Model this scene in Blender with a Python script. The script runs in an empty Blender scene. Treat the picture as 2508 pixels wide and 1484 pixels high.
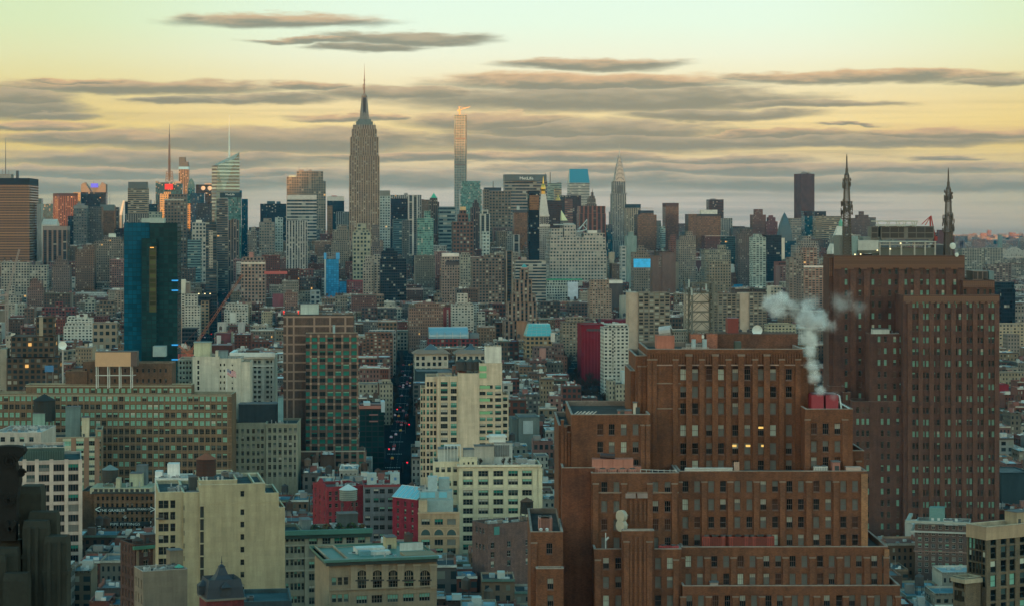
import bpy, bmesh, math, random
from math import sin, cos, tan, pi, radians, sqrt, atan, floor, ceil
from mathutils import Vector, Matrix
random.seed(7)
SC = bpy.context.scene
COL = SC.collection
# ------------------------------------------------------------------ camera
W0, H0 = 2508.0, 1484.0          # width and height the measurements below were taken at
FPX, UC, VH, HC = 5370.0, 1254.0, 530.0, 150.0   # focal length, centre column, eye level row, eye height
cam_d = bpy.data.cameras.new('camera')
cam = bpy.data.objects.new('camera', cam_d); COL.objects.link(cam)
cam_d.sensor_width = 36.0
cam_d.lens = 36.0 * FPX / W0
cam_d.shift_y = -(H0 / 2 - VH) / W0
cam_d.clip_start = 1.0; cam_d.clip_end = 80000.0
cam.location = (0, 0, HC); cam.rotation_euler = (radians(90), 0, 0)
SC.camera = cam
SC.render.resolution_x, SC.render.resolution_y = 1024, 605
SC.view_settings.view_transform = 'Standard'; SC.view_settings.look = 'None'
SC.view_settings.exposure = 0.78; SC.view_settings.gamma = 1.0
SC.render.engine = 'CYCLES'
cy = SC.cycles
cy.max_bounces = 4; cy.diffuse_bounces = 1; cy.glossy_bounces = 2; cy.transmission_bounces = 2
cy.volume_bounces = 2; cy.transparent_max_bounces = 8
cy.use_denoising = True
try:
    cy.denoiser = 'OPENIMAGEDENOISE'; cy.denoising_input_passes = 'RGB_ALBEDO_NORMAL'
except Exception: pass
cy.sample_clamp_indirect = 4.0
cy.caustics_reflective = False; cy.caustics_refractive = False

def lin(c):
    return tuple(((x/255.0)/12.92 if x/255.0 <= .04045 else ((x/255.0+.055)/1.055)**2.4) for x in c)

# ------------------------------------------------------------------ node helper
class NT:
    def __init__(s, tree): s.t = tree; s.n = tree.nodes; s.l = tree.links
    def node(s, typ, **kw):
        n = s.n.new(typ)
        for k, v in kw.items(): setattr(n, k, v)
        return n
    def put(s, sock, v):
        if v is None: return
        if isinstance(v, bpy.types.NodeSocket): s.l.new(v, sock)
        else:
            if sock.type == 'RGBA' and len(v) == 3: v = (*v, 1)
            sock.default_value = v
    def m(s, op, a, b=None, c=None, clamp=False):
        n = s.n.new('ShaderNodeMath'); n.operation = op; n.use_clamp = clamp
        s.put(n.inputs[0], a); s.put(n.inputs[1], b); s.put(n.inputs[2], c)
        return n.outputs[0]
    def mix(s, f, a, b, blend='MIX'):
        n = s.n.new('ShaderNodeMix'); n.data_type = 'RGBA'; n.blend_type = blend
        s.put(n.inputs[0], f)
        for i, v in ((6, a), (7, b)):
            if not isinstance(v, bpy.types.NodeSocket) and len(v) == 3: v = (*v, 1)
            s.put(n.inputs[i], v)
        return n.outputs[2]
    def mixf(s, f, a, b):
        n = s.n.new('ShaderNodeMix'); n.data_type = 'FLOAT'
        s.put(n.inputs[0], f); s.put(n.inputs[2], a); s.put(n.inputs[3], b)
        return n.outputs[0]
    def ramp(s, f, stops, interp='LINEAR'):
        n = s.n.new('ShaderNodeValToRGB'); cr = n.color_ramp; cr.interpolation = interp
        while len(cr.elements) < len(stops): cr.elements.new(0.5)
        for e, (p, c) in zip(cr.elements, stops):
            e.position = p; e.color = (*c, 1) if len(c) == 3 else c
        s.put(n.inputs[0], f); return n.outputs[0]
    def sstep(s, x, lo, hi):
        n = s.n.new('ShaderNodeMapRange'); n.interpolation_type = 'SMOOTHSTEP'
        s.put(n.inputs[0], x); s.put(n.inputs[1], lo); s.put(n.inputs[2], hi); return n.outputs[0]
    def comb(s, x, y, z):
        n = s.n.new('ShaderNodeCombineXYZ')
        for i, v in enumerate((x, y, z)): s.put(n.inputs[i], v)
        return n.outputs[0]
    def noise(s, vec, scale, detail=3, rough=.5, dim='3D'):
        n = s.n.new('ShaderNodeTexNoise'); n.noise_dimensions = dim
        s.put(n.inputs['Vector'], vec); n.inputs['Scale'].default_value = scale
        n.inputs['Detail'].default_value = detail; n.inputs['Roughness'].default_value = rough
        return n.outputs['Fac']

# ------------------------------------------------------------------ sky
SUN_AZ, SUN_EL = radians(205.6), radians(2.0)    # clockwise from the view direction; low in the south-west
world = bpy.data.worlds.new('World'); SC.world = world
world.use_nodes = True
wt = NT(world.node_tree); wt.n.clear()
tc = wt.node('ShaderNodeTexCoord')
sep = wt.node('ShaderNodeSeparateXYZ'); wt.l.new(tc.outputs['Generated'], sep.inputs[0])
dx, dy, dz = sep.outputs
az = wt.m('ARCTAN2', dx, dy)                      # 0 along +Y, positive to the east
el = wt.m('ARCSINE', dz)
def E(v): return atan((VH - v) / FPX)
def A(u): return atan((u - UC) / FPX)
# warp so cloud edges get ragged
cvec = wt.comb(wt.m('MULTIPLY', az, 17.0), wt.m('MULTIPLY', el, 85.0), 0.0)
n1 = wt.noise(cvec, 1.0, 6, .62)
cvec2 = wt.comb(wt.m('MULTIPLY', az, 42.0), wt.m('MULTIPLY', el, 240.0), 3.0)
n2 = wt.noise(cvec2, 1.0, 5, .6)
elw = wt.m('MULTIPLY_ADD', wt.m('SUBTRACT', n1, .5), .0080, el)
elw = wt.m('MULTIPLY_ADD', wt.m('SUBTRACT', n2, .5), .0042, elw)
base = wt.ramp(wt.m('MULTIPLY', el, 1/.35), [
    (0.0, lin((170,166,162))), (.035, lin((170,170,160))), (.068, lin((200,188,152))), (.10, lin((228,208,142))),
    (.145, lin((226,210,164))), (.175, lin((226,220,186))), (.21, lin((222,230,210))), (.25, lin((214,236,220))), (.30, lin((210,236,224))),
    (.55, lin((176,214,208))), (1.0, lin((84,128,138)))])
zen = wt.ramp(wt.m('MULTIPLY', el, 1/1.57), [(0.0, lin((150,190,184))), (.2, lin((120,176,186))), (.45, tuple(1.1*k for k in lin((36,138,172)))), (1.0, tuple(1.35*k for k in lin((14,128,166))))])
up = wt.sstep(el, .18, .42)
front = wt.mix(up, base, zen)
# the corners of the picture's sky are yellower than its middle
side = wt.sstep(wt.m('ABSOLUTE', wt.m('SUBTRACT', az, .03)), .07, .26)
front = wt.mix(wt.m('MULTIPLY', side, .6), front, wt.mix(1.0, front, lin((226,222,164)), 'MULTIPLY'))
# behind the camera: dusk blue-green with a warm band where the sun goes down
sun_az = ((SUN_AZ + pi) % (2*pi)) - pi
dsun = wt.m('ABSOLUTE', wt.m('SUBTRACT', wt.m('MODULO', wt.m('ADD', wt.m('SUBTRACT', az, sun_az), 5*pi), 2*pi), pi))
glow = wt.m('MULTIPLY', wt.sstep(dsun, 1.5, .25), wt.sstep(el, .30, -.01))
back = wt.ramp(wt.m('MULTIPLY', el, 1/1.57), [(0.0, lin((182,176,162))), (.06, lin((188,198,184))), (.2, lin((158,182,170))), (.42, lin((84,156,178))), (1.0, tuple(1.15*k for k in lin((14,128,166))))])
back = wt.mix(1.0, back, wt.mix(wt.sstep(el, .75, .2), (1.4,1.4,1.4), (4.7,4.45,3.95)), 'MULTIPLY')
back = wt.mix(glow, back, tuple(4.6*k for k in lin((255,190,120))))
isback = wt.sstep(wt.m('ABSOLUTE', az), .75, 1.7)
sky = wt.mix(isback, front, back)
CLOUDS = [  # u, v, half width, half height, warm
 (690,55,300,21,.75),(1000,96,235,15,.15),(760,101,170,8,.5),(900,118,165,10,0),(1440,158,255,15,.7),
 (330,219,410,19,.6),(210,207,160,8,1),(50,252,150,34,.15),(120,290,135,10,0),(50,275,180,22,0),(430,252,150,8,0),(650,244,220,12,.1),
 (760,215,130,10,.7),(1440,203,440,25,1),(2120,194,440,16,.9),(2440,206,140,10,.1),(1470,243,600,30,0),(980,230,260,18,.3),
 (1760,283,270,14,0),(1960,256,290,10,.1),(90,314,190,12,.7),(300,343,380,21,.45),(660,345,520,30,.2),(860,288,170,9,.7),(970,287,45,8,.7),
 (1200,300,250,26,.5),(1440,320,430,24,.1),(1500,348,700,22,.05),(1900,331,260,14,.6),(2000,349,640,14,.05),(2350,333,330,17,.7),
 (2080,312,90,4,.4),(400,392,480,20,.25),(1050,385,370,13,.45),(1400,386,320,15,.4),(1780,394,230,11,.2),(2320,391,100,5,.15),
 (300,425,700,14,.3),(1900,415,900,14,.25),(1100,440,900,20,.1),(2150,450,800,20,0),(100,455,700,18,0)]
r2min, shade, warm = None, None, None
for (u, v, ru, rv, wm) in CLOUDS:
    ax, ay = ru / FPX, rv * (1.3 if wm < .35 else 1.1) / FPX
    X = wt.m('MULTIPLY_ADD', az, 1/ax, -A(u)/ax)
    Y = wt.m('MULTIPLY_ADD', elw, 1/ay, -E(v)/ay)
    r2 = wt.m('MULTIPLY_ADD', Y, Y, wt.m('MULTIPLY', X, X))
    if r2min is None:
        r2min, shade, warm = r2, Y, wm
    else:
        lt = wt.m('LESS_THAN', r2, r2min)
        shade = wt.mixf(lt, shade, Y); warm = wt.mixf(lt, warm, wm)
        r2min = wt.m('MINIMUM', r2min, r2)
dens = wt.sstep(wt.m('ADD', r2min, wt.m('MULTIPLY', wt.m('SUBTRACT', n2, .5), 1.0)), 1.32, .26)
dens = wt.m('MULTIPLY', dens, .94)
# a thin layered deck low over the horizon and loose streaks elsewhere
deck = wt.m('MULTIPLY', wt.sstep(wt.noise(wt.comb(wt.m('MULTIPLY', az, 5.0), wt.m('MULTIPLY', el, 190.0), 9.0), 1.0, 4, .6), .44, .68), wt.sstep(el, .065, .03))
dens = wt.m('MAXIMUM', dens, wt.m('MULTIPLY', deck, .55))
tone = wt.sstep(wt.m('ADD', shade, wt.m('MULTIPLY', wt.m('SUBTRACT', n2, .5), 1.2)), -.35, .75)
ccol = wt.mix(tone, lin((106,113,108)), lin((152,146,130)))
ccol = wt.mix(wt.m('MULTIPLY', wt.m('MULTIPLY', tone, warm), .8), ccol, lin((208,166,128)))
sky = wt.mix(dens, sky, ccol)
below = wt.sstep(el, 0.0, -.01)
sky = wt.mix(below, sky, lin((120,124,120)))
# the physical sky gives a thin blue base under the dusk colours
nish = wt.node('ShaderNodeTexSky', sky_type='NISHITA'); nish.sun_disc = False
nish.sun_elevation = SUN_EL; nish.sun_rotation = SUN_AZ
bg1 = wt.node('ShaderNodeBackground'); wt.l.new(sky, bg1.inputs[0]); bg1.inputs[1].default_value = 0.62
bg2 = wt.node('ShaderNodeBackground'); wt.l.new(nish.outputs[0], bg2.inputs[0]); bg2.inputs[1].default_value = 0.05*.56
add = wt.node('ShaderNodeAddShader'); wt.l.new(bg1.outputs[0], add.inputs[0]); wt.l.new(bg2.outputs[0], add.inputs[1])
wo = wt.node('ShaderNodeOutputWorld'); wt.l.new(add.outputs[0], wo.inputs[0])
world.cycles.sampling_method = 'MANUAL'; world.cycles.sample_map_resolution = 1024

# ------------------------------------------------------------------ sun
sl = bpy.data.lights.new('sun', 'SUN'); sl.energy = 5.0; sl.angle = radians(0.3); sl.color = (1.0, .44, .13)
sun = bpy.data.objects.new('sun', sl); COL.objects.link(sun)
sdir = Vector((sin(SUN_AZ)*cos(SUN_EL), cos(SUN_AZ)*cos(SUN_EL), sin(SUN_EL)))
sun.location = sdir * 500; sun.rotation_euler = sdir.to_track_quat('Z', 'Y').to_euler()

# unseen cloud shape added behind the camera, blocking the low sun from the city
def sun_blocker_cloud():
    ph = (sin(SUN_AZ), cos(SUN_AZ)); pp = (-ph[1], ph[0]); L = 10000.0; rnd = random.Random(4)
    def top(p):
        if p > -2450: h = 915
        elif p > -2600: h = 886 + 17*(p+2600)/150
        elif p > -2960: h = 886
        elif p < -3150: h = 600
        else: h = 886 - (886-600)*(-2960-p)/190
        return h + (18*sin(p*.004)+12*sin(p*.011+1) if p > -1900 or p < -3600 else 0)
    ps = [-12000+i*400 for i in range(22)] + [-3400,-3200,-3150,-3050,-2960,-2800,-2600,-2450] + [-2000+i*400 for i in range(28)]
    n = 14; V, F = [], []
    for p in ps:
        t = top(p)
        for k in range(n):
            a = 2*pi*k/n; al = L + 420*cos(a)*(1+.1*sin(p*.003+k)); z = 250 + (t-250)*(.5+.5*sin(a))
            V.append((pp[0]*p+ph[0]*al, pp[1]*p+ph[1]*al, z))
    for i in range(len(ps)-1):
        for k in range(n):
            F.append((i*n+k, i*n+(k+1)%n, (i+1)*n+(k+1)%n, (i+1)*n+k))
    F.append(tuple(range(n))); F.append(tuple(range((len(ps)-1)*n, len(ps)*n))[::-1])
    me = bpy.data.meshes.new('sun_blocker_cloud'); me.from_pydata(V, [], F); me.polygons.foreach_set('use_smooth', [True]*len(F))
    m = bpy.data.materials.new('cloud'); m.use_nodes = True; t = NT(m.node_tree); t.n.clear()
    d = t.node('ShaderNodeBsdfDiffuse'); tr = t.node('ShaderNodeBsdfTranslucent'); mx = t.node('ShaderNodeMixShader'); o = t.node('ShaderNodeOutputMaterial')
    d.inputs[0].default_value = (.7,.66,.64,1); tr.inputs[0].default_value = (.8,.7,.6,1); mx.inputs[0].default_value = .4
    t.l.new(d.outputs[0], mx.inputs[1]); t.l.new(tr.outputs[0], mx.inputs[2]); t.l.new(mx.outputs[0], o.inputs[0])
    me.materials.append(m); o = bpy.data.objects.new('sun_blocker_cloud', me); COL.objects.link(o); o['kind'] = 'structure'
sun_blocker_cloud()
# ------------------------------------------------------------------ materials
def new_mat(name):
    m = bpy.data.materials.new(name); m.use_nodes = True
    t = NT(m.node_tree); b = t.n['Principled BSDF']
    return m, t, b
def attr_col(t):
    n = t.node('ShaderNodeAttribute'); n.attribute_name = 'Col'; return n.outputs['Color']
def uvsep(t):
    n = t.node('ShaderNodeUVMap'); s = t.node('ShaderNodeSeparateXYZ'); t.l.new(n.outputs[0], s.inputs[0]); return n.outputs[0], s.outputs[0], s.outputs[1]
STYLES = {  # bay, floor, window width share, window height share, glass, blinds share, lit share, spandrel factor, glass reflectance, roughness
 'grid':   (3.6, 3.9, .52, .55, (.020,.030,.035), .14, .010, 1.0, 0.25, .12),
 'small':  (3.0, 3.6, .42, .50, (.018,.026,.030), .12, .012, 1.0, 0.25, .12),
 'big':    (6.4, 6.6, .60, .56, (.020,.030,.036), .15, .010, 1.0, 0.25, .12),
 'ribbon': (6.0, 4.4, 1.0, .50, (.016,.030,.040), .15, .010, 1.0, 0.3, .10),
 'ribbon2':(9.0, 7.8, .98, .52, (.014,.024,.032), .10, .004, 1.0, 0.3, .10),
 'piers':  (4.4, 4.0, .50, .60, (.012,.022,.030), .15, .006, .30, 0.3, .10),
 'piers2': (9.5, 4.0, .62, .60, (.012,.020,.028), .10, .004, .22, 0.3, .10),
 'glass':  (3.2, 4.0, .92, .82, (.012,.050,.075), .10, .008, 1.0, 0.45, .06),
 'glassg': (3.2, 4.0, .92, .84, (.06,.14,.13), .08, .008, 1.0, 0.5, .06),
 'dark':   (3.2, 4.0, .86, .66, (.006,.012,.018), .05, .010, 1.0, 0.22, .08),
 'warm':   (3.0, 4.0, .80, .52, (.10,.055,.030), .0, .003, 1.0, 0.8, .14),  # amber glass colour carries the sunset reflection
 'loft':   (4.2, 4.0, .62, .60, (.018,.028,.032), .14, .012, 1.0, 0.25, .12),
 'tene':   (2.6, 3.3, .40, .52, (.016,.022,.026), .13, .014, 1.0, 0.25, .14),
 'slab':   (4.8, 2.9, .74, .60, (.030,.034,.034), .24, .016, 1.0, 0.2, .15),
 'lite':   (5.4, 5.6, .58, .50, (.03,.05,.055), .20, .008, 1.0, 0.3, .12),
 'blank':  (50., 60., .0, .0, (.02,.02,.02), .0, .0, 1.0, 0.25, .5),
 'esb':    (4.8, 4.6, .50, .60, (.050,.038,.030), .20, .004, .50, 0.5, .16),
}
MATS = {}
def facade(style):
    if style in MATS: return MATS[style]
    bay, flr, wx, wy, gl, bf, lf, spm, refl, rg = STYLES[style]
    m, t, b = new_mat('facade_' + style)
    uv, u, v = uvsep(t); col = attr_col(t)
    un = t.m('DIVIDE', u, bay); vn = t.m('DIVIDE', v, flr)
    cu, cv = t.m('FLOOR', un), t.m('FLOOR', vn)
    fu, fv = t.m('SUBTRACT', un, cu), t.m('SUBTRACT', vn, cv)
    inu = t.m('LESS_THAN', t.m('ABSOLUTE', t.m('SUBTRACT', fu, .5)), wx/2)
    inv = t.m('LESS_THAN', t.m('ABSOLUTE', t.m('SUBTRACT', fv, .46)), wy/2)
    win = t.m('MULTIPLY', inu, inv)
    oi = t.node('ShaderNodeObjectInfo')
    wn = t.node('ShaderNodeTexWhiteNoise', noise_dimensions='3D')
    t.l.new(t.comb(cu, cv, oi.outputs['Random']), wn.inputs['Vector'])
    rs = t.node('ShaderNodeSeparateColor'); t.l.new(wn.outputs['Color'], rs.inputs[0])
    r1, r2, r3 = rs.outputs
    blind = t.m('GREATER_THAN', r1, 1 - bf)
    lo, hi = (.7, 1.3) if bay > 300 or style in ('bluegl', 'greengl', 'net') else (.45, 1.7)
    g = t.mix(1.0, gl, t.mix(r2, (lo,lo,lo), (hi,hi,hi)), 'MULTIPLY')
    g = t.mix(blind, g, t.mix(r3, (.07,.08,.07), (.30,.31,.26)))
    nz = t.noise(uv, .045, 4, .6); nz2 = t.noise(uv, .9, 2, .6)
    wv = t.m('MULTIPLY_ADD', nz, .60, .27); wv = t.m('MULTIPLY', wv, t.m('MULTIPLY_ADD', nz2, .4, .8))
    wall = t.mix(1.0, col, t.comb(wv, wv, wv), 'MULTIPLY')
    if spm != 1.0:
        sp = t.mix(1.0, wall, (spm, spm, spm), 'MULTIPLY'); wall = t.mix(inu, wall, sp)
    t.put(b.inputs['Base Color'], t.mix(win, wall, g))
    t.put(b.inputs['Roughness'], t.mixf(win, .85, t.mixf(blind, rg, .5)))
    t.put(b.inputs['Specular IOR Level'], t.mixf(win, .08, refl))
    if lf > 0:
        lit = t.m('MULTIPLY', win, t.m('GREATER_THAN', r3, 1 - lf*.12))
        t.put(b.inputs['Emission Color'], lin((255,196,110))); t.put(b.inputs['Emission Strength'], t.m('MULTIPLY', lit, .55))
    MATS[style] = m; return m

def surf(name, rough=.85, metal=0.0, spec=.3, scale=.25, amt=.5, bump=0.0, fine=2.0):
    """a plain surface whose own colour comes from the 'Col' attribute, mottled"""
    if name in MATS: return MATS[name]
    m, t, b = new_mat(name)
    tcn = t.node('ShaderNodeTexCoord'); col = attr_col(t)
    a = t.noise(tcn.outputs['Object'], scale, 4, .6); f = t.noise(tcn.outputs['Object'], fine, 3, .6)
    w = t.m('MULTIPLY', t.m('MULTIPLY_ADD', a, amt*2, 1-amt), t.m('MULTIPLY_ADD', f, amt, 1-amt*.5))
    t.put(b.inputs['Base Color'], t.mix(1.0, col, t.comb(w, w, w), 'MULTIPLY'))
    b.inputs['Roughness'].default_value = rough; b.inputs['Metallic'].default_value = metal
    b.inputs['Specular IOR Level'].default_value = spec
    if bump:
        bn = t.node('ShaderNodeBump'); bn.inputs['Strength'].default_value = bump; bn.inputs['Distance'].default_value = .05
        t.l.new(f, bn.inputs['Height']); t.l.new(bn.outputs[0], b.inputs['Normal'])
    MATS[name] = m; return m
def M_roof(): return surf('roofing', .9, 0, .15, .16, .75)
def M_stone(): return surf('stone', .85, 0, .25, .15, .35)
def M_metal(): return surf('painted_metal', .5, .0, .5, .5, .3)
def M_steel(): return surf('steel', .35, .7, .5, .5, .3)
def M_brick():
    if 'brickwork' in MATS: return MATS['brickwork']
    m, t, b = new_mat('brickwork'); col = attr_col(t); uv, u, v = uvsep(t)
    bt = t.node('ShaderNodeTexBrick'); t.l.new(uv, bt.inputs['Vector']); bt.inputs['Scale'].default_value = 1.0
    bt.inputs['Brick Width'].default_value = .42; bt.inputs['Row Height'].default_value = .16; bt.inputs['Mortar Size'].default_value = .02
    for i, c in ((1, (.72,.72,.72)), (2, (1.2,1.16,1.1)), (3, (.8,.82,.85))): bt.inputs[i].default_value = (*c, 1)
    big = t.noise(uv, .06, 5, .6)
    st = t.noise(t.comb(t.m('MULTIPLY', u, .9), t.m('MULTIPLY', v, .06), 0.0), 1.0, 4, .6)
    mid = t.noise(uv, .55, 4, .65)
    w = t.m('MULTIPLY', t.m('MULTIPLY_ADD', big, 1.0, .48), t.m('MULTIPLY_ADD', st, .9, .55))
    w = t.m('MULTIPLY', w, t.m('MULTIPLY_ADD', mid, .7, .65))
    pat = t.sstep(t.noise(uv, .16, 3, .55), .50, .62)
    c = t.mix(t.m('MULTIPLY', pat, .55), col, t.mix(1.0, col, (.62,.74,.90), 'MULTIPLY')); c = t.mix(1.0, c, bt.outputs['Color'], 'MULTIPLY')
    t.put(b.inputs['Base Color'], t.mix(1.0, c, t.comb(w, w, w), 'MULTIPLY'))
    b.inputs['Roughness'].default_value = .88; b.inputs['Specular IOR Level'].default_value = .2
    MATS['brickwork'] = m; return m
def M_plaster():
    if 'plaster' in MATS: return MATS['plaster']
    m, t, b = new_mat('plaster'); col = attr_col(t); uv, u, v = uvsep(t)
    big = t.noise(uv, .07, 5, .6)
    st = t.noise(t.comb(t.m('MULTIPLY', u, .55), t.m('MULTIPLY', v, .045), 0.0), 1.0, 5, .65)
    fine = t.noise(uv, 1.6, 4, .65)
    pb = t.node('ShaderNodeTexBrick'); t.l.new(uv, pb.inputs['Vector']); pb.inputs['Scale'].default_value = 1.0; pb.inputs['Brick Width'].default_value = 3.4; pb.inputs['Row Height'].default_value = 1.5; pb.inputs['Mortar Size'].default_value = .03; pb.inputs['Bias'].default_value = 0.0
    for i, c in ((1, (.93,.93,.94)), (2, (1.03,1.03,1.02)), (3, (.90,.90,.88))): pb.inputs[i].default_value = (*c, 1)
    w = t.m('MULTIPLY', t.m('MULTIPLY_ADD', big, .8, .60), t.m('MULTIPLY_ADD', st, .95, .52))
    w = t.m('MULTIPLY', w, t.m('MULTIPLY_ADD', fine, .3, .85))
    t.put(b.inputs['Base Color'], t.mix(1.0, t.mix(1.0, col, pb.outputs['Color'], 'MULTIPLY'), t.comb(w, w, w), 'MULTIPLY'))
    b.inputs['Roughness'].default_value = .9; b.inputs['Specular IOR Level'].default_value = .2
    MATS['plaster'] = m; return m
def flat(name, c, rough=.6, metal=0, spec=.4, emit=None, es=0, noise=.35, scale=3.0):
    if name in MATS: return MATS[name]
    m, t, b = new_mat(name)
    tcn = t.node('ShaderNodeTexCoord'); a = t.noise(tcn.outputs['Object'], scale, 3, .6)
    w = t.m('MULTIPLY_ADD', a, noise*2, 1-noise)
    t.put(b.inputs['Base Color'], t.mix(1.0, c, t.comb(w, w, w), 'MULTIPLY'))
    b.inputs['Roughness'].default_value = rough; b.inputs['Metallic'].default_value = metal; b.inputs['Specular IOR Level'].default_value = spec
    if emit: b.inputs['Emission Color'].default_value = (*emit, 1); b.inputs['Emission Strength'].default_value = es
    MATS[name] = m; return m

# ------------------------------------------------------------------ mesh builder
class MB:
    def __init__(s, col=(.3,.3,.3)):
        s.v, s.f, s.uv, s.c, s.mi = [], [], [], [], []; s.col = col
    def face(s, pts, col=None, mi=0, uv=None):
        n = len(s.v); s.v += [tuple(p) for p in pts]; s.f.append(tuple(range(n, n+len(pts))))
        if uv is None:
            a, b_ = Vector(pts[0]), Vector(pts[1]); d = b_ - a
            L = sqrt(d.x*d.x + d.y*d.y)
            if L > 1e-6: d = Vector((d.x/L, d.y/L, 0))
            else: d = Vector((1,0,0))
            nrm = (Vector(pts[1])-a).cross(Vector(pts[2])-a)
            if abs(nrm.z) > .9*nrm.length: uv = [(p[0], p[1]) for p in pts]
            else: uv = [((Vector(p)-a).dot(d), p[2]) for p in pts]
        s.uv += uv; s.c.append(col or s.col); s.mi.append(mi)
    def wallq(s, p, q, z0, z1, col=None, mi=0, bay=0, zt=None, uo=0):
        """vertical face between plan points p and q (seen from outside, p on the left), windows fitted to whole bays"""
        L = sqrt((q[0]-p[0])**2 + (q[1]-p[1])**2); k = 1.0
        if bay: k = max(1, round(L/bay))*bay/L if L > 1e-6 else 1
        zt = z1 if zt is None else zt
        s.face([(p[0],p[1],z0),(q[0],q[1],z0),(q[0],q[1],z1),(p[0],p[1],z1)], col, mi,
               [(uo,z0-zt),(uo+L*k,z0-zt),(uo+L*k,z1-zt),(uo,z1-zt)])
    def box(s, x0, x1, y0, y1, z0, z1, col=None, mi=0, bay=0, top=True, bot=False, uo=0, tc=None, tmi=None):
        if x1 < x0: x0, x1 = x1, x0
        if y1 < y0: y0, y1 = y1, y0
        P = [(x0,y0),(x1,y0),(x1,y1),(x0,y1)]
        for i in range(4): s.wallq(P[i], P[(i+1)%4], z0, z1, col, mi, bay, uo=uo)
        if top: s.face([(x,y,z1) for x,y in P], tc or col, mi if tmi is None else tmi)
        if bot: s.face([(x,y,z0) for x,y in P[::-1]], col, mi)
    def prism(s, poly, z0, z1, col=None, mi=0, bay=0, top=True, bot=False, poly2=None, tc=None):
        """plan polygon (counter-clockwise) raised from z0 to z1, optionally to another polygon"""
        n = len(poly); p2 = poly2 or poly
        for i in range(n):
            a, b_ = poly[i], poly[(i+1)%n]; c, d = p2[(i+1)%n], p2[i]
            if poly2 is None: s.wallq(a, b_, z0, z1, col, mi, bay)
            else: s.face([(*a,z0),(*b_,z0),(*c,z1),(*d,z1)], col, mi)
        if top: s.face([(*p,z1) for p in p2], tc or col, mi)
        if bot: s.face([(*p,z0) for p in poly[::-1]], col, mi)
    def ring(s, cx, cy, prof, n=12, col=None, mi=0, rot=0.0):
        """turned shape: prof = [(radius, z), ...] from bottom to top"""
        for (r0, z0), (r1, z1) in zip(prof[:-1], prof[1:]):
            for i in range(n):
                a, b_ = 2*pi*i/n+rot, 2*pi*(i+1)/n+rot
                q = [(cx+r0*cos(a),cy+r0*sin(a),z0),(cx+r0*cos(b_),cy+r0*sin(b_),z0),(cx+r1*cos(b_),cy+r1*sin(b_),z1),(cx+r1*cos(a),cy+r1*sin(a),z1)]
                if r1 < 1e-5: q = q[:3]
                elif r0 < 1e-5: q = [q[0], q[2], q[3]]
                s.face(q, col, mi)
        r, z = prof[-1]
        if r > 1e-5: s.face([(cx+r*cos(2*pi*i/n+rot),cy+r*sin(2*pi*i/n+rot),z) for i in range(n)], col, mi)
        r, z = prof[0]
        if r > 1e-5: s.face([(cx+r*cos(-2*pi*i/n+rot),cy+r*sin(-2*pi*i/n+rot),z) for i in range(n)], col, mi)
    def bar(s, a, b_, w, col=None, mi=0, n=4, w2=None):
        a, b_ = Vector(a), Vector(b_); d = (b_-a)
        if d.length < 1e-6: return
        d.normalize(); up = Vector((0,0,1)) if abs(d.z) < .95 else Vector((0,1,0))
        r = d.cross(up).normalized(); q = r.cross(d)
        w2 = w if w2 is None else w2; A_, B_ = [], []
        for i in range(n):
            t = 2*pi*(i+.5)/n; o = (r*cos(t) + q*sin(t))*.7071
            A_.append(a + o*w); B_.append(b_ + o*w2)
        for i in range(n):
            j = (i+1) % n; s.face([A_[i], A_[j], B_[j], B_[i]][::-1], col, mi)
        s.face(A_, col, mi); s.face(B_[::-1], col, mi)
    def build(s, name, mats, parent=None, smooth=False, loc=None):
        me = bpy.data.meshes.new(name); me.from_pydata(s.v, [], s.f)
        if not isinstance(mats, (list, tuple)): mats = [mats]
        for m in mats: me.materials.append(m)
        me.polygons.foreach_set('material_index', s.mi)
        if smooth: me.polygons.foreach_set('use_smooth', [True]*len(s.f))
        uvl = me.uv_layers.new(name='UVMap'); uvl.data.foreach_set('uv', [x for p in s.uv for x in p])
        ca = me.color_attributes.new('Col', 'FLOAT_COLOR', 'CORNER'); arr = []
        for f, c in zip(s.f, s.c): arr += [c[0], c[1], c[2], 1.0]*len(f)
        ca.data.foreach_set('color', arr)
        me.update()
        o = bpy.data.objects.new(name, me); COL.objects.link(o)
        if parent is not None: o.parent = parent
        if loc is not None: o.location = loc
        return o
def tag(o, label=None, cat=None, group=None, kind=None):
    if label: o['label'] = label
    if cat: o['category'] = cat
    if group: o['group'] = group
    if kind: o['kind'] = kind
    return o
def empty(name, loc=(0,0,0), rz=0.0, parent=None):
    o = bpy.data.objects.new(name, None); COL.objects.link(o); o.location = loc; o.rotation_euler = (0,0,rz); o.empty_display_size = 1
    if parent is not None: o.parent = parent
    return o
def text_mesh(s, size, depth=.05):
    c = bpy.data.curves.new('txt', 'FONT'); c.body = s; c.size = size; c.extrude = depth; c.align_x = 'CENTER'; c.align_y = 'CENTER'; c.resolution_u = 2
    o = bpy.data.objects.new('txt', c); COL.objects.link(o)
    me = bpy.data.meshes.new_from_object(o); COL.objects.unlink(o); bpy.data.objects.remove(o); bpy.data.curves.remove(c)
    return me
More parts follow.
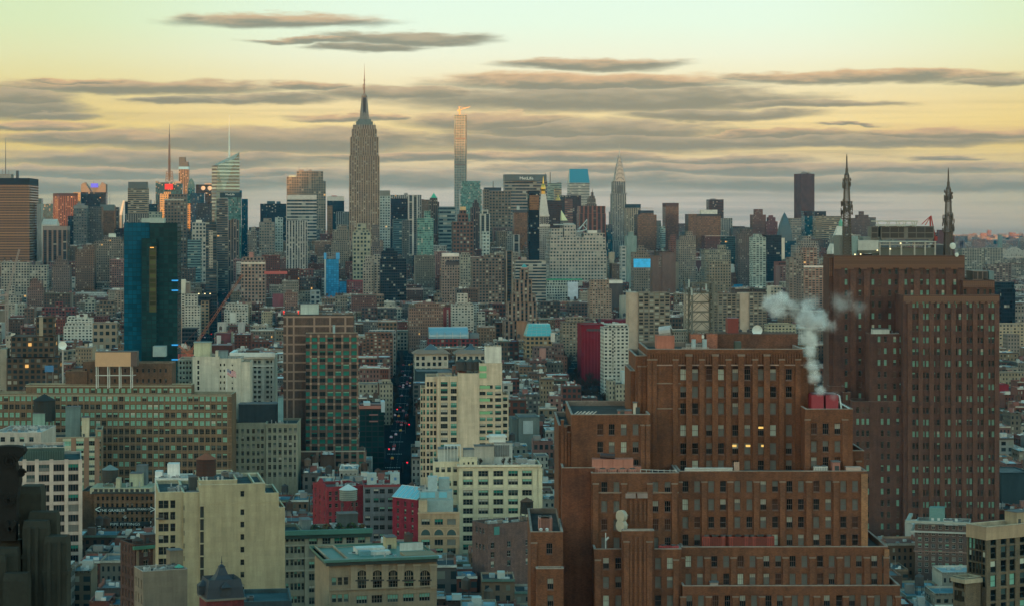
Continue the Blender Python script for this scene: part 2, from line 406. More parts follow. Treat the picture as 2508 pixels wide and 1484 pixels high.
def lettering(s, mat, parent, loc, width, height, rz=0.0, depth=.05, name='lettering'):
    """raised letters standing on a front that faces -y, fitted to width x height"""
    me = text_mesh(s, 1.0, depth); me.materials.clear(); me.materials.append(mat)
    xs = [v.co.x for v in me.vertices]; ys = [v.co.y for v in me.vertices]
    cx, cy_ = (min(xs)+max(xs))/2, (min(ys)+max(ys))/2; sx, sy = width/(max(xs)-min(xs)), height/(max(ys)-min(ys))
    for v in me.vertices: v.co = Vector(((v.co.x-cx)*sx, -v.co.z, (v.co.y-cy_)*sy))
    o = bpy.data.objects.new(name, me); COL.objects.link(o); o.parent = parent; o.location = loc; o.rotation_euler = (0,0,rz)
    return o

# ------------------------------------------------------------------ measuring: rows and columns of the survey turned into metres
REG = {'D':(1,0,1,0),'R1':(3.464,0,3.464,230.6),'R2':(2.815,627.4,2.815,131.8),'R3':(3.464,1254.7,3.464,230.6),'R4':(3.4647,1882,3.4647,329.5),
 'M1':(3.754,0,3.754,593.1),'M2':(3.754,627.4,3.754,593.1),'M3':(3.754,1254.7,3.754,593.1),'M4':(3.754,1882,3.754,724.9),
 'F1':(2.995,0,2.995,988.5),'F2':(2.995,627.4,2.995,988.5),'F3':(2.995,1254.7,2.995,988.5),'F4':(2.995,1882,2.995,988.5)}
FOOT, OCC = [], []     # ground already built on; what must stay unhidden
class Bld:
    """a building standing at survey column u and distance D, its front turned by a degrees; local x runs along the front, y goes back"""
    def __init__(s, name, label, cat, reg, ax, D, a=5.4, group=None):
        s.reg = REG[reg]; s.D = D; s.a = radians(a); s.c, s.s = cos(s.a), sin(s.a)
        k = (s.U(ax)-UC)/FPX; s.P = (k*D, D)
        s.tops = {}
        s.root = empty(name, (s.P[0], s.P[1], 0), s.a)
        tag(s.root, label, cat, group)
    def U(s, zx): return s.reg[1] + zx/s.reg[0]
    def V(s, zy): return s.reg[3] + zy/s.reg[2]
    def x(s, zx, y=0.0):
        k = (s.U(zx)-UC)/FPX; c, n = s.c, s.s
        return (k*(s.P[1]+y*c) - s.P[0] + y*n)/(c - k*n)
    def y(s, zx, x=0.0):
        k = (s.U(zx)-UC)/FPX; c, n = s.c, s.s
        return (k*(s.P[1]+x*n) - s.P[0] - x*c)/(-n - k*c)
    def z(s, zy, x=0.0, y=0.0):
        Y = s.P[1] + x*s.s + y*s.c
        return HC - (s.V(zy)-VH)*Y/FPX
    def w(s, x, y): return (s.P[0]+x*s.c-y*s.s, s.P[1]+x*s.s+y*s.c)
    def foot(s, x0, x1, y0, y1): FOOT.append((s, x0, x1, y0, y1))
    def occ(s, zx0, zx1, zybot): OCC.append((s.U(zx0), s.U(zx1), s.V(zybot), s.D))
    def part(s, name, mb, mat, parent=None, smooth=False): return mb.build(name, mat, parent or s.root, smooth)

def tower(label, reg, D, tiers, style, col, a=5.4, vb=None, name='office_tower', cat='tower', roof=(.12,.12,.12), zref='all', group=None, cap=None, stuff=()):
    """tiers: (left, right, top row[, setback, depth]) from the lowest and widest up; cap: (rows, colour) a plain band at the very top"""
    b = Bld(name, label, cat, reg, tiers[0][0], D, a, group)
    bay = STYLES[style][0]; mb, rf = MB(col), MB(roof); done = []; mats = [facade(style), M_stone()]
    for i, t in enumerate(tiers):
        l, r, top = t[:3]; ins = t[3] if len(t) > 3 else 0.0; dep = t[4] if len(t) > 4 else 38.0
        x0, x1 = b.x(l, ins), b.x(r, ins); z1 = b.z(top, (x0+x1)/2, ins); z0 = 0.0
        for (p0, p1, q0, q1, zz) in done:
            if x0 < p1-1.6 and x1 > p0+1.6 and ins < q1-.1 and ins+dep > q0+.1: z0 = max(z0, zz)
        if z1 <= z0: continue
        zc = z1
        if cap and i == len(tiers)-1: zc = b.z(cap[0], (x0+x1)/2, ins)
        mb.box(x0, x1, ins, ins+dep, z0, zc, col, 0, bay, top=False)
        if zc < z1: mb.box(x0, x1, ins, ins+dep, zc, z1, cap[1], 1, top=False)
        rf.face([(x0+.4,ins+.4,z1-.6),(x1-.4,ins+.4,z1-.6),(x1-.4,ins+dep-.4,z1-.6),(x0+.4,ins+dep-.4,z1-.6)])
        rim = MB(col)
        for q in ((x0,x1,ins,ins+.4),(x0,x1,ins+dep-.4,ins+dep),(x0,x0+.4,ins+.4,ins+dep-.4),(x1-.4,x1,ins+.4,ins+dep-.4)):
            rf.box(*q, z1-.6, z1+.003, tuple(.8*k for k in (cap[1] if cap and i == len(tiers)-1 else col)))
        done.append((x0, x1, ins, ins+dep, z1)); b.foot(x0, x1, ins, ins+dep); b.tops[(x0, x1, ins, ins+dep)] = z1
    b.wall = b.part('wall', mb, mats); b.roofo = b.part('roof', rf, M_roof())
    b.tiers = done
    b.occ(tiers[0][0], tiers[0][1], vb if vb is not None else tiers[0][2]+10)
    for k in stuff: k(b)
    return b
def rbox(l, r, top, bot, ins=8, dep=14, col=(.2,.2,.2), name='mechanical_house', mat=None, style=None):
    """a plant house on a roof: part of the building"""
    def f(b):
        x0, x1 = b.x(l, ins), b.x(r, ins); mb = MB(col)
        mb.box(x0, x1, ins, ins+dep, b.z(bot, x0, ins), b.z(top, x0, ins), col, 0, STYLES[style][0] if style else 0)
        b.part(name, mb, facade(style) if style else (mat or M_stone()))
    return f
def mast(cx, top, bot, w=1.0, w2=.3, ins=12, col=(.12,.12,.12), name='antenna', rings=0):
    def f(b):
        x = b.x(cx, ins); z0, z1 = b.z(bot, x, ins), b.z(top, x, ins); mb = MB(col)
        mb.bar((x,ins,z0), (x,ins,z1), w*1.4, n=6, w2=w2*1.4)
        for i in range(rings):
            zz = z0 + (z1-z0)*(i+.5)/rings; mb.box(x-w*1.1, x+w*1.1, ins-w*1.1, ins+w*1.1, zz, zz+w*.5)
        b.part(name, mb, M_metal())
    return f
# ------------------------------------------------------------------ midtown skyline, surveyed tower by tower
STYLES['penn'] = (400., 5.2, 1.0, .46, (.19,.11,.06), .0, .0, 1.0, .8, .15)  # golden window bands hold the sunset reflection in the glass colour
STYLES['park'] = (4.67, 4.75, .66, .66, (.03,.085,.10), .0, .0, 1.0, .4, .10)
GREY, TAN, BROWN, DKBLUE, PALE, RED = (.17,.165,.15), (.24,.21,.165), (.15,.10,.075), (.03,.05,.065), (.46,.46,.42), (.17,.075,.055)
def R1(*a, **k): return tower(a[0], 'R1', *a[1:], **k)
def R2(*a, **k): return tower(a[0], 'R2', *a[1:], **k)
def R3(*a, **k): return tower(a[0], 'R3', *a[1:], **k)
def R4(*a, **k): return tower(a[0], 'R4', *a[1:], **k)

# --- west side, far left of the view
R1('huge bronze glass slab with fine vertical lines and black crown at the picture edge', 4400, [(-40,250,715,0,150)], 'penn', (.13,.075,.05), vb=1420, cap=(770,(.02,.02,.022)),
   stuff=[rbox(-30,95,680,716,30,40,(.25,.23,.2)), mast(48,370,680,1.2,.3,50,rings=3), rbox(135,156,652,716,30,10,(.1,.1,.1),'vent_tower'), mast(20,640,680,.6,.4,45,name='short_antenna'), mast(75,645,680,.6,.4,45,name='short_antenna')])
R1('narrow teal glass block right behind the huge bronze slab', 5600, [(308,352,888)], 'glass', DKBLUE, vb=1040)
R1('low dark blue box tower between the bronze slab and the sunlit strip', 6000, [(345,478,935),(395,477,933,2,30)], 'glass', (.02,.035,.05), vb=1060, stuff=[mast(440,905,935,1.5,1,10)])
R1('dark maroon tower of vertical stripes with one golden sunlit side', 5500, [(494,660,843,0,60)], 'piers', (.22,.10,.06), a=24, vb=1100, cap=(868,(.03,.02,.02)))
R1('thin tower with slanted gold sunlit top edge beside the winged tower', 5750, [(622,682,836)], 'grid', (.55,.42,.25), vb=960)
b = R1('black tower with flared wing crown and blue lit sign', 5600, [(686,898,835,0,50)], 'dark', (.03,.035,.045), vb=955)
mb = MB((.09,.09,.085))
x0, x1 = b.x(686), b.x(898); zb, zt = b.z(836), b.z(768)
for sx, xa, xb in ((1, x0, x0+26), (-1, x1, x1-26)):
    for y0 in (0, 30):
        for (p, q) in (((xa, xb), 1),):
            mb.face([(xa,y0,zb),(xb,y0,zb),(xa+sx*10,y0,zb+26),(xa,y0,zt)][::sx], (.09,.09,.085)); mb.face([(xa,y0+16,zb),(xb,y0+16,zb),(xa+sx*10,y0+16,zb+26),(xa,y0+16,zt)][::-sx], (.17,.17,.15))
            mb.face([(xa,y0,zb),(xa,y0,zt),(xa,y0+16,zt),(xa,y0+16,zb)][::sx]); mb.face([(xa,y0,zt),(xa+sx*10,y0,zb+26),(xa+sx*10,y0+16,zb+26),(xa,y0+16,zt)][::sx])
            mb.face([(xa+sx*10,y0,zb+26),(xb,y0,zb),(xb,y0+16,zb),(xa+sx*10,y0+16,zb+26)][::sx])
b.part('wing', mb, M_metal())
mb = MB(); mb.box(b.x(722,5), b.x(862,5), 5, 40, b.z(836), b.z(795), (.10,.11,.11)); b.part('upper_block', mb, M_stone())
mb = MB(); mb.box(b.x(770,3), b.x(831,3), 3, 10, b.z(794), b.z(760)); b.part('lit_sign', mb, flat('sign_blue', (.02,.03,.10), emit=lin((70,80,215)), es=0.66, noise=.4, scale=.12))
mast(795,735,762,.8,.3,6)(b); mast(885,740,768,.8,.3,6)(b)
R1('pale gridded concrete tower with taller blank top above the old brown slab', 4600, [(624,734,945,0,34)], 'lite', (.21,.2,.18), vb=1280, cap=(972,(.22,.22,.2)), stuff=[rbox(650,712,930,946)])
R1('wide gray brown tower joined to the pale gridded tower', 4640, [(735,862,957,0,40)], 'grid', (.16,.145,.125), vb=1280)
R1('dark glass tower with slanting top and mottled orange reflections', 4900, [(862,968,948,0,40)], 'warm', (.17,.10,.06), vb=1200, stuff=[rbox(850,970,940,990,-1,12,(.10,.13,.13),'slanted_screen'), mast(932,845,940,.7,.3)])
R1('dim brown block right of the slanting glass tower', 5000, [(968,1002,962)], 'piers', BROWN, vb=1060)
b = R1('pale needle shaped spire tower standing alone', 5300, [(1012,1034,1030)], 'blank', (.3,.33,.3), vb=1060)
mb = MB((.32,.35,.33)); x0, x1 = b.x(1012), b.x(1034); mb.prism([(x0,0),(x1,0),(x1,20),(x0,20)], b.z(1030), b.z(905), poly2=[(x0+8,8),(x0+12,8),(x0+12,12),(x0+8,12)]); b.part('spire', mb, M_metal())
R1('small black box tower left of the beige slab', 5100, [(1060,1084,914)], 'dark', (.02,.03,.04), vb=1020)
b = R1('beige office slab whose dark roof screen slants down to the right', 4700, [(1084,1252,800,0,45)], 'ribbon', (.40,.335,.23), vb=1010)
mb = MB((.06,.075,.075)); x0, x1 = b.x(1088), b.x(1246); z0 = b.z(800)
mb.face([(x0,-.6,z0-.1),(x1,-.6,b.z(806)),(x1,-.6,b.z(747)),(x0,-.6,b.z(747))]); mb.face([(x0,-.6,b.z(747)),(x1,-.6,b.z(747)),(x1,40,b.z(747)),(x0,40,b.z(747))]); mb.face([(x1,-.6,z0),(x1,40,z0),(x1,40,b.z(747)),(x1,-.6,b.z(747))]); mb.face([(x0,40,z0),(x0,-.6,z0),(x0,-.6,b.z(747)),(x0,40,b.z(747))])
b.part('roof_screen', mb, M_metal())
R1('gray podium block with pale ribs under the beige slab', 4400, [(1072,1266,1018,0,40)], 'piers', (.26,.27,.25), vb=1090)
R1('teal roofed low block with plant frames beside the beige slab', 4900, [(1252,1335,935)], 'dark', (.06,.09,.09), vb=1000, stuff=[rbox(1268,1284,900,936), mast(1310,905,935,.8,.5)])
R1('pale green flat block below the gold sunlit tower', 4300, [(1262,1366,1000)], 'lite', (.3,.38,.33), vb=1060)
# the tower with the tall mast and the red lit sign
b = R1('dark tower with red lit sign carrying the tall lattice mast', 5700, [(1320,1340,742,0,40),(1340,1475,752,3,40),(1475,1545,760,2,40)], 'glass', (.05,.06,.065), vb=830,
   stuff=[rbox(1480,1535,742,762)])
mb = MB((.10,.10,.10)); ym = 20; xm = b.x(1437, ym)
def lattice(mb, xc, yc, z0, z1, w0, w1, n, t, face=None):
    """square lattice mast: four legs, ring bars and diagonals"""
    zs = [z0+(z1-z0)*i/n for i in range(n+1)]
    for i in range(n+1):
        h = (w0+(w1-w0)*i/n)/2; Q = [(xc-h,yc-h,zs[i]),(xc+h,yc-h,zs[i]),(xc+h,yc+h,zs[i]),(xc-h,yc+h,zs[i])]
        for j in range(4): mb.bar(Q[j], Q[(j+1)%4], t*.7)
        if i < n:
            g = (w0+(w1-w0)*(i+1)/n)/2; R = [(xc-g,yc-g,zs[i+1]),(xc+g,yc-g,zs[i+1]),(xc+g,yc+g,zs[i+1]),(xc-g,yc+g,zs[i+1])]
            for j in range(4):
                mb.bar(Q[j], R[j], t); mb.bar(Q[j], R[(j+1)%4], t*.6); mb.bar(Q[(j+1)%4], R[j], t*.6)
lattice(mb, xm, ym, b.z(745), b.z(655), 19, 15, 4, 1.3)
b.part('lattice_base', mb, M_metal())
mb = MB((.05,.05,.05)); lattice(mb, xm, ym, b.z(700), b.z(430), 6.5, 3.4, 14, .9); mb.bar((xm,ym,b.z(740)),(xm,ym,b.z(430)),3.2,n=6)
mb.bar((xm,ym,b.z(432)),(xm,ym,b.z(340)),2.6,n=6); mb.bar((xm,ym,b.z(340)),(xm,ym,b.z(250)),1.5,w2=.5,n=6); b.part('antenna', mb, M_metal())
mb = MB(); mb.box(b.x(1398,-2), b.x(1467,-2), -2, 4, b.z(812), b.z(764)); b.part('lit_sign', mb, flat('sign_red', (.06,.004,.004), emit=lin((235,20,30)), es=0.54, noise=.9, scale=.16))
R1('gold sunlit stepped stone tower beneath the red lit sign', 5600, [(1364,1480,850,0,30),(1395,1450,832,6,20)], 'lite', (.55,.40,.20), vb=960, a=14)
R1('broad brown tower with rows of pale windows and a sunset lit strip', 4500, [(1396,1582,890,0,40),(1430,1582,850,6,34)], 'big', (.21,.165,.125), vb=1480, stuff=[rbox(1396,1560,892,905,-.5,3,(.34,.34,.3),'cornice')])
b = R1('tall slim tower with black notched cap and striped shaft', 5900, [(1516,1600,632,0,40)], 'piers', (.30,.24,.17), vb=760)
mb = MB((.02,.04,.055)); zt = b.z(632); mb.box(b.x(1518), b.x(1572), 1, 39, zt, b.z(537)); mb.box(b.x(1572)+.01, b.x(1598), 1, 39, zt, b.z(577)); b.part('cap', mb, M_metal())
mb = MB(); mb.box(b.x(1516)-.3, b.x(1600)+.3, -.5, 40, b.z(640), b.z(618)); b.part('lit_band', mb, flat('band_blue', (.1,.25,.35), emit=lin((60,150,190)), es=0.15))
b = R1('greenish tower ending in a rounded pointed dome', 5800, [(1590,1652,800,0,40)], 'glassg', (.1,.13,.11), vb=930)
mb = MB((.10,.15,.12)); xm = (b.x(1590)+b.x(1652))/2; r = (b.x(1652)-b.x(1590))/2; zz = b.z(800); h = b.z(716)-zz; mb.ring(xm, r, [(r,zz),(r*.93,zz+h*.35),(r*.72,zz+h*.65),(r*.38,zz+h*.87),(0,zz+h)], 14); b.part('dome', mb, M_metal(), smooth=True)
b = R1('wide black tower with two white roof dishes', 5600, [(1660,1796,770,0,50)], 'dark', (.05,.055,.06), vb=1060, stuff=[rbox(1735,1795,758,772)])
for u in (1724, 1780):
    mb = MB((.30,.31,.29)); x = b.x(u, -1.5); z = b.z(801); mb.ring(0, 0, [(0,-1.2),(5.2,0),(5.6,1.4),(0,.6)], 14); o = b.part('dish', mb, M_metal(), smooth=True); o.location = (x,-1.5,z); o.rotation_euler = (radians(80),0,0)
R1('squat dark teal block in front of the tower with the roof dishes', 5200, [(1617,1732,842)], 'glass', (.03,.05,.06), vb=930)
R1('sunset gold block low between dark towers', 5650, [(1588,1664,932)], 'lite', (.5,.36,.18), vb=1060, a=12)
R1('tall dark tower in shade beside the crystal tower foot', 4650, [(1662,1792,925)], 'grid', (.11,.09,.085), vb=1060)
# crystal tower
b = Bld('office_tower', 'tall faceted pale green glass tower with slanted top and white spire', 'tower', 'R1', 1793, 5270, 5.4)
def pt(u, v, y): x = b.x(u, y); return (x, y, b.z(v, x, y))
def pg(u, y): return (b.x(u, y), y, 0.0)
mb = MB((.36,.36,.27)); Q = STYLES['glassg']
for P, c in (([pg(1790,14), pg(1806,0), pt(1845,605,4), pt(1797,610,16)], (.34,.27,.2)), ([pg(1806,0), pg(1880,0), pt(1898,840,0), pt(1992,552,12), pt(1845,605,4)], (.36,.40,.30)),
             ([pg(1880,0), pg(2038,16), pt(2031,495,20), pt(1992,552,12), pt(1898,840,0)], (.40,.31,.2)), ([pg(2038,16), pg(2038,60), pt(2030,505,56), pt(2031,495,20)], (.3,.3,.24)),
             ([pg(2038,60), pg(1790,60), pt(1797,615,56), pt(2030,505,56)], (.3,.3,.24)), ([pg(1790,60), pg(1790,14), pt(1797,610,16), pt(1797,615,56)], (.3,.3,.24))):
    o = Vector(P[0]); d = (Vector(P[1])-o); d.z = 0; d.normalize()
    mb.face(P, c, 0, [((Vector(p)-o).dot(d), p[2]) for p in P])
STYLES['crys'] = (60., 8.2, 1.0, .45, (.20,.25,.19), .3, .0, 1.0, 1.0, .12)
b.part('wall', mb, facade('crys'))
mb = MB((.25,.28,.24)); mb.face([pt(1797,610,16),pt(1845,605,4),pt(1992,552,12),pt(2031,495,20),pt(2030,505,56),pt(1797,615,56)]); b.part('roof', mb, M_metal())
mb = MB((.55,.6,.55)); x = b.x(1945,25); mb.bar((x,25,b.z(590,x,25)),(x,25,b.z(330,x,25)),4.6,n=6,w2=2.0); mb.bar((x,25,b.z(330,x,25)),(x,25,b.z(182,x,25)),1.6,n=6,w2=.5); b.part('spire', mb, M_metal())
b.occ(1790,2038,1060); b.foot(0,66,0,60)
b = R1('green glass tower with dark sign band standing before the crystal tower', 5000, [(1866,2046,838,0,40)], 'glassg', (.10,.13,.09), vb=1400, cap=(878,(.03,.04,.042)))
lettering('MetLife', flat('white_letters', (.75,.76,.72), noise=.1), b.root, (b.x(1952,-.4), -.4, b.z(854)), b.x(1988)-b.x(1913), b.z(846)-b.z(862))
R1('dark teal pair of tower tops right of the green glass tower', 5400, [(2046,2102,892),(2030,2052,820,4,20)], 'glass', (.02,.05,.06), vb=1400)
R1('slim brown tower with fine horizontal lines before the green glass', 4300, [(1836,1932,890,0,36)], 'ribbon', (.20,.165,.13), vb=1420, stuff=[rbox(1850,1930,882,892)])
R1('dark tower with one bright column of windows down its front', 3300, [(1746,1836,1085,0,30),(1810,1880,1160,2,30)], 'ribbon', (.10,.095,.085), vb=1484, stuff=[rbox(1772,1806,1158,1484,-1,2,(.5,.46,.38),'window_bay',style='grid')])
R1('white gridded loft tower left of the dark striped tower', 3900, [(1630,1748,1092,0,30)], 'big', (.44,.46,.42), vb=1250, stuff=[rbox(1662,1712,1070,1094,8,10,(.5,.5,.45))])
R1('teal glass block below the white gridded loft tower', 3700, [(1590,1702,1240,0,30)], 'ribbon', (.2,.32,.33), vb=1440)
R1('brown brick tower top below the green glass tower', 4000, [(1936,2026,1070,0,30),(1960,2010,1062,5,14)], 'piers', (.24,.19,.16), vb=1400)
R1('gray stepped stone building at the foot of the dark teal pair', 4100, [(2100,2175,1160),(2130,2165,1130,5,14)], 'grid', (.25,.22,.19), vb=1290)
R1('brown columned office block with dark recessed stripes behind pale roofs', 4100, [(362,570,1122,0,50)], 'piers2', (.27,.20,.155), vb=1420, cap=(1156,(.2,.17,.15)))
b = R1('white hall with low sloping roof beside the bronze slab', 4500, [(312,350,930,0,30)], 'blank', (.5,.5,.46), vb=1290)
mb = MB((.55,.52,.46)); x0, x1 = b.x(346), b.x(480); mb.prism([(x0,4),(x1,4),(x1,60),(x0,60)], b.z(1110), b.z(1062), poly2=[(x0+3,20),(x0+30,20),(x0+30,40),(x0+3,40)]); mb.box(x0,x1,4,60,0,b.z(1110)-.01); b.part('hall_roof', mb, M_metal())
R1('dark gray tower with rounded left side behind the brown columned block', 4700, [(572,624,1035)], 'dark', (.08,.08,.085), vb=1280)
R1('stepped brown brick office building below the gray brown tower', 3500, [(640,800,1325,0,34),(700,805,1280,4,26)], 'small', (.2,.135,.1), vb=1484, stuff=[rbox(730,775,1268,1284)])
R1('gray building with light roof huts right of the stepped brown one', 3600, [(800,1040,1250,0,34),(870,1020,1215,4,26)], 'grid', (.23,.2,.165), vb=1400, stuff=[rbox(922,980,1185,1216,6,10,(.45,.5,.45))])

# --- centre
R2('dark navy flat topped office slab with two roof drums', 5000, [(28,207,1036,0,45)], 'dark', (.02,.03,.045), vb=1290, stuff=[rbox(75,130,1018,1037,8,12,(.03,.06,.08)), rbox(140,168,1020,1037,8,12,(.03,.06,.08))])
R2('gray apartment tower with stepped top before the navy slab', 4400, [(20,126,1162,0,30),(50,105,1136,4,18)], 'lite', (.3,.27,.23), vb=1290)
R2('pale teal tower with grid of panes before the navy slab', 4450, [(130,184,1130,0,26)], 'lite', (.42,.52,.5), vb=1290)
b = R2('broad limestone slab tower with stepped crown and lit old windows', 5830, [(210,480,880,0,40),(210,462,850,3,30),(280,462,812,5,24)], 'big', (.30,.265,.20), vb=980,
   stuff=[rbox(296,330,800,813), rbox(362,384,800,813), mast(296,778,812,.8,.4,10,name='flagpole'), mast(352,790,812,.6,.4,10,name='flagpole'), rbox(225,275,842,851,4,8,(.35,.45,.38))])
R2('white tower of dark horizontal bands with tall blank parapet', 5200, [(213,417,975,0,40)], 'ribbon2', (.58,.55,.48), vb=1290, cap=(1003,(.46,.44,.40)))
R2('black tower with bright vertical steel ribs and two visible faces', 3800, [(207,268,1152,0,40),(269,354,1150,2,40)], 'piers', (.50,.52,.50), vb=1484)
R2('black glass tower with pale gray cap right of the limestone slab', 5500, [(490,607,985,0,40)], 'dark', (.03,.04,.05), vb=1240, cap=(1016,(.42,.41,.38)), stuff=[rbox(520,556,980,986,8,10,(.25,.05,.04))])
R2('sunset mottled brown glass strip against the gray capped tower', 5300, [(490,526,1050)], 'warm', (.35,.22,.13), vb=1240)  # orange sunset reflection is put into wall and glass colour
R2('teal gray ribbed office block left of the spired tower', 4700, [(552,642,1090,0,34)], 'piers', (.28,.33,.33), vb=1290)
R2('tan stepped stone building with pyramid of setbacks left of the spired tower', 4000, [(522,642,1290,0,40),(528,636,1215,4,30),(560,625,1180,10,18)], 'grid', (.29,.26,.21), vb=1400)
# the spired tower
b = R2('tallest gray stone tower with stepped top, mooring mast and antenna', 4500, [(600,876,1290,0,60),(643,851,705,6,44),(650,844,575,8,40),(660,832,520,10,36),(668,825,492,12,32)], 'esb', (.40,.315,.235), vb=1400)
ym = 28; xm = b.x(746, ym)
def zz(v): return b.z(v, xm, ym)
k = 4500/FPX/2.815
mb = MB((.13,.15,.14)); mb.box(xm-58*k, xm+58*k, ym-14, ym+14, zz(493), zz(470)); mb.box(xm-46*k, xm+46*k, ym-12, ym+12, zz(470), zz(455)); b.part('observation_deck', mb, M_stone())
mb = MB((.20,.18,.155)); mb.ring(xm, ym, [(30*k,zz(456)),(27*k,zz(430)),(22*k,zz(395)),(20*k,zz(340)),(19*k,zz(300)),(21*k,zz(298)),(21*k,zz(292)),(15*k,zz(286)),(8*k,zz(276))], 16)
for j in range(4):
    t = pi/4+j*pi/2; mb.bar((xm+30*k*cos(t),ym+30*k*sin(t),zz(456)),(xm+20*k*cos(t),ym+20*k*sin(t),zz(300)),7,w2=3)
mb.box(xm-3, xm+3, ym-23*k, ym-14*k, zz(445), zz(305), (.06,.045,.04)); b.part('mooring_mast', mb, M_stone())
mb = MB((.14,.11,.09)); mb.bar((xm,ym,zz(280)),(xm,ym,zz(150)),7.5*k*2*.5,n=8,w2=4*k); mb.bar((xm,ym,zz(150)),(xm,ym,zz(68)),3.4*k,n=6,w2=.8*k)
for v in (262,235,210,180): mb.ring(xm, ym, [(6.5*k,zz(v+8)),(6.5*k,zz(v))], 8)
mb.box(xm-11*k, xm-7*k, ym-1, ym+1, zz(250), zz(212)); b.part('antenna', mb, M_metal())
for i in range(9):
    mb = MB((.3,.27,.23)) if i == 0 else mb
    u = 676+i*17.5; mb.box(b.x(u-2,11.4), b.x(u+2,11.4), 11.4, 11.9, b.z(580), b.z(486-(8 if i in (0,8) else 0)))
b.part('pier', mb, M_stone())
R2('cream and green gridded loft tower standing before the spired tower', 3700, [(668,788,1230,0,36),(680,778,1215,4,28),(695,760,1172,10,18)], 'big', (.40,.42,.32), vb=1470)
R2('brown stone shoulder building right of the cream gridded tower', 3950, [(788,874,1330,0,36),(800,850,1180,10,20)], 'grid', (.25,.2,.17), vb=1400)
R2('bright white gridded slab tower with gray cap', 4600, [(852,924,945,0,34)], 'lite', (.72,.80,.76), vb=1340, cap=(982,(.24,.23,.2)))
R2('deep black glass tower mirroring a red glow near its top', 5000, [(928,1052,1000,0,44)], 'dark', (.05,.03,.03), vb=1350)
R2('striped pale crest of a slab behind the black glass tower', 5150, [(928,1140,975,0,30)], 'piers', (.42,.42,.4), vb=1002, stuff=[rbox(1020,1045,962,976)])
R2('white ribbed tower of tall vertical piers', 4500, [(1050,1112,977,0,34)], 'piers2', (.60,.60,.55), vb=1390)
R2('dark teal ribbon window block before the black glass tower', 4300, [(945,1050,1142,0,34)], 'ribbon', (.10,.17,.19), vb=1390)
R2('brown glass tower right of the white ribbed tower', 5200, [(1113,1160,1005),(1160,1196,1008,2)], 'warm', (.2,.17,.13), vb=1120)
b = R2('slim brown brick tower under a green copper pyramid', 4700, [(1193,1262,1022,0,30),(1200,1250,995,3,22)], 'piers', (.19,.145,.11), vb=1200)
mb = MB((.05,.36,.22)); x0, x1 = b.x(1204,4), b.x(1248,4); xm = (x0+x1)/2; mb.prism([(x0,4),(x1,4),(x1,22),(x0,22)], b.z(997), b.z(962), poly2=[(xm-.3,12.7),(xm+.3,12.7),(xm+.3,13.3),(xm-.3,13.3)]); b.part('pyramid_roof', mb, M_metal())
R2('pale green glass apartment tower with open crown frame', 3900, [(1113,1222,1135,0,30),(1160,1202,1085,4,14)], 'glassg', (.40,.55,.44), vb=1390)
R2('small dim block left of the white ribbed tower foot', 4200, [(1010,1054,1150)], 'grid', (.14,.14,.13), vb=1300)
R2('teal office block with strong horizontal window bands', 4600, [(1262,1371,1056,0,40)], 'ribbon2', (.22,.31,.31), vb=1300)
# the needle tower under construction
b = Bld('office_tower', 'very slender white concrete grid tower lit gold at the top', 'tower', 'R2', 1370, 6300, 5.4)
x1 = b.x(1448); mb = MB((.42,.42,.37)); zt = b.z(422); ys = x1
for v0, v1 in ((1180, 770), (764, 590), (584, 422)):
    mb.box(0, x1, 0, ys, 0 if v0 == 1180 else b.z(v0), b.z(v1), None, 0, 4.67)
b.part('wall', mb, facade('park'))
mb = MB((.10,.06,.05))
for v0, v1 in ((770,764),(590,584)): mb = MB((.10,.06,.05)); mb.box(.6, x1-.6, .6, ys-.6, b.z(v0)-.2, b.z(v1)+.2); b.part('open_floor', mb, M_metal())
mb = MB((.35,.3,.24)); mb.box(x1+.05, x1+2.6, 8, 14, 0, b.z(417)); b.part('hoist_mast', mb, M_metal())
b.occ(1370,1450,1100); b.foot(0,x1,0,ys)
c = Bld('tower_crane', 'small orange tower crane on top of the slender white tower', 'crane', 'R2', 1404, 6310, 5.4)
mb = MB((.6,.33,.10)); z0 = b.z(421); mb.bar((0,10,z0-1),(0,10,c.z(385,0,10)),3.2); c.part('tower_mast', mb, M_metal())
mb = MB((.6,.36,.12)); mb.bar((0,10,c.z(390,0,10)),(c.x(1476,10),10,c.z(366,0,10)),2.2,w2=1.2); mb.bar((0,10,c.z(390,0,10)),(c.x(1388,10),10,c.z(396,0,10)),3.6); mb.bar((0,10,c.z(388,0,10)),(c.x(1398,10),10,c.z(366,0,10)),1.8); mb.bar((c.x(1398,10),10,c.z(366,0,10)),(c.x(1450,10),10,c.z(377,0,10)),.7); c.part('jib', mb, M_metal())
R2('tall pale teal glass slab with ribbed crown right of the needle tower', 5400, [(1408,1556,935,0,40),(1416,1546,880,3,30)], 'glassg', (.26,.36,.32), vb=1130)
b = R2('red brown brick apartment tower with lantern top and cream cap', 3900, [(1357,1496,1160,0,40),(1392,1462,1110,8,20),(1404,1448,1080,11,14)], 'big', (.20,.115,.085), vb=1390)
mb = MB((.5,.36,.18)); mb.box(b.x(1408,13), b.x(1446,13), 13, 22, b.z(1080), b.z(1056)); b.part('cap', mb, M_stone())
R2('thin dark brown gothic tower right of the lantern top', 4400, [(1482,1546,1060,0,24),(1494,1536,1030,3,16),(1505,1526,1008,6,8)], 'piers', (.15,.105,.09), vb=1350)
R2('narrow white tower with dark vertical slots', 4200, [(1546,1612,1105,0,24),(1556,1600,1077,3,14)], 'piers2', (.55,.58,.53), vb=1330)
R2('white teal block at the foot of the narrow white tower', 3600, [(1563,1610,1228,0,24)], 'lite', (.48,.58,.56), vb=1340)
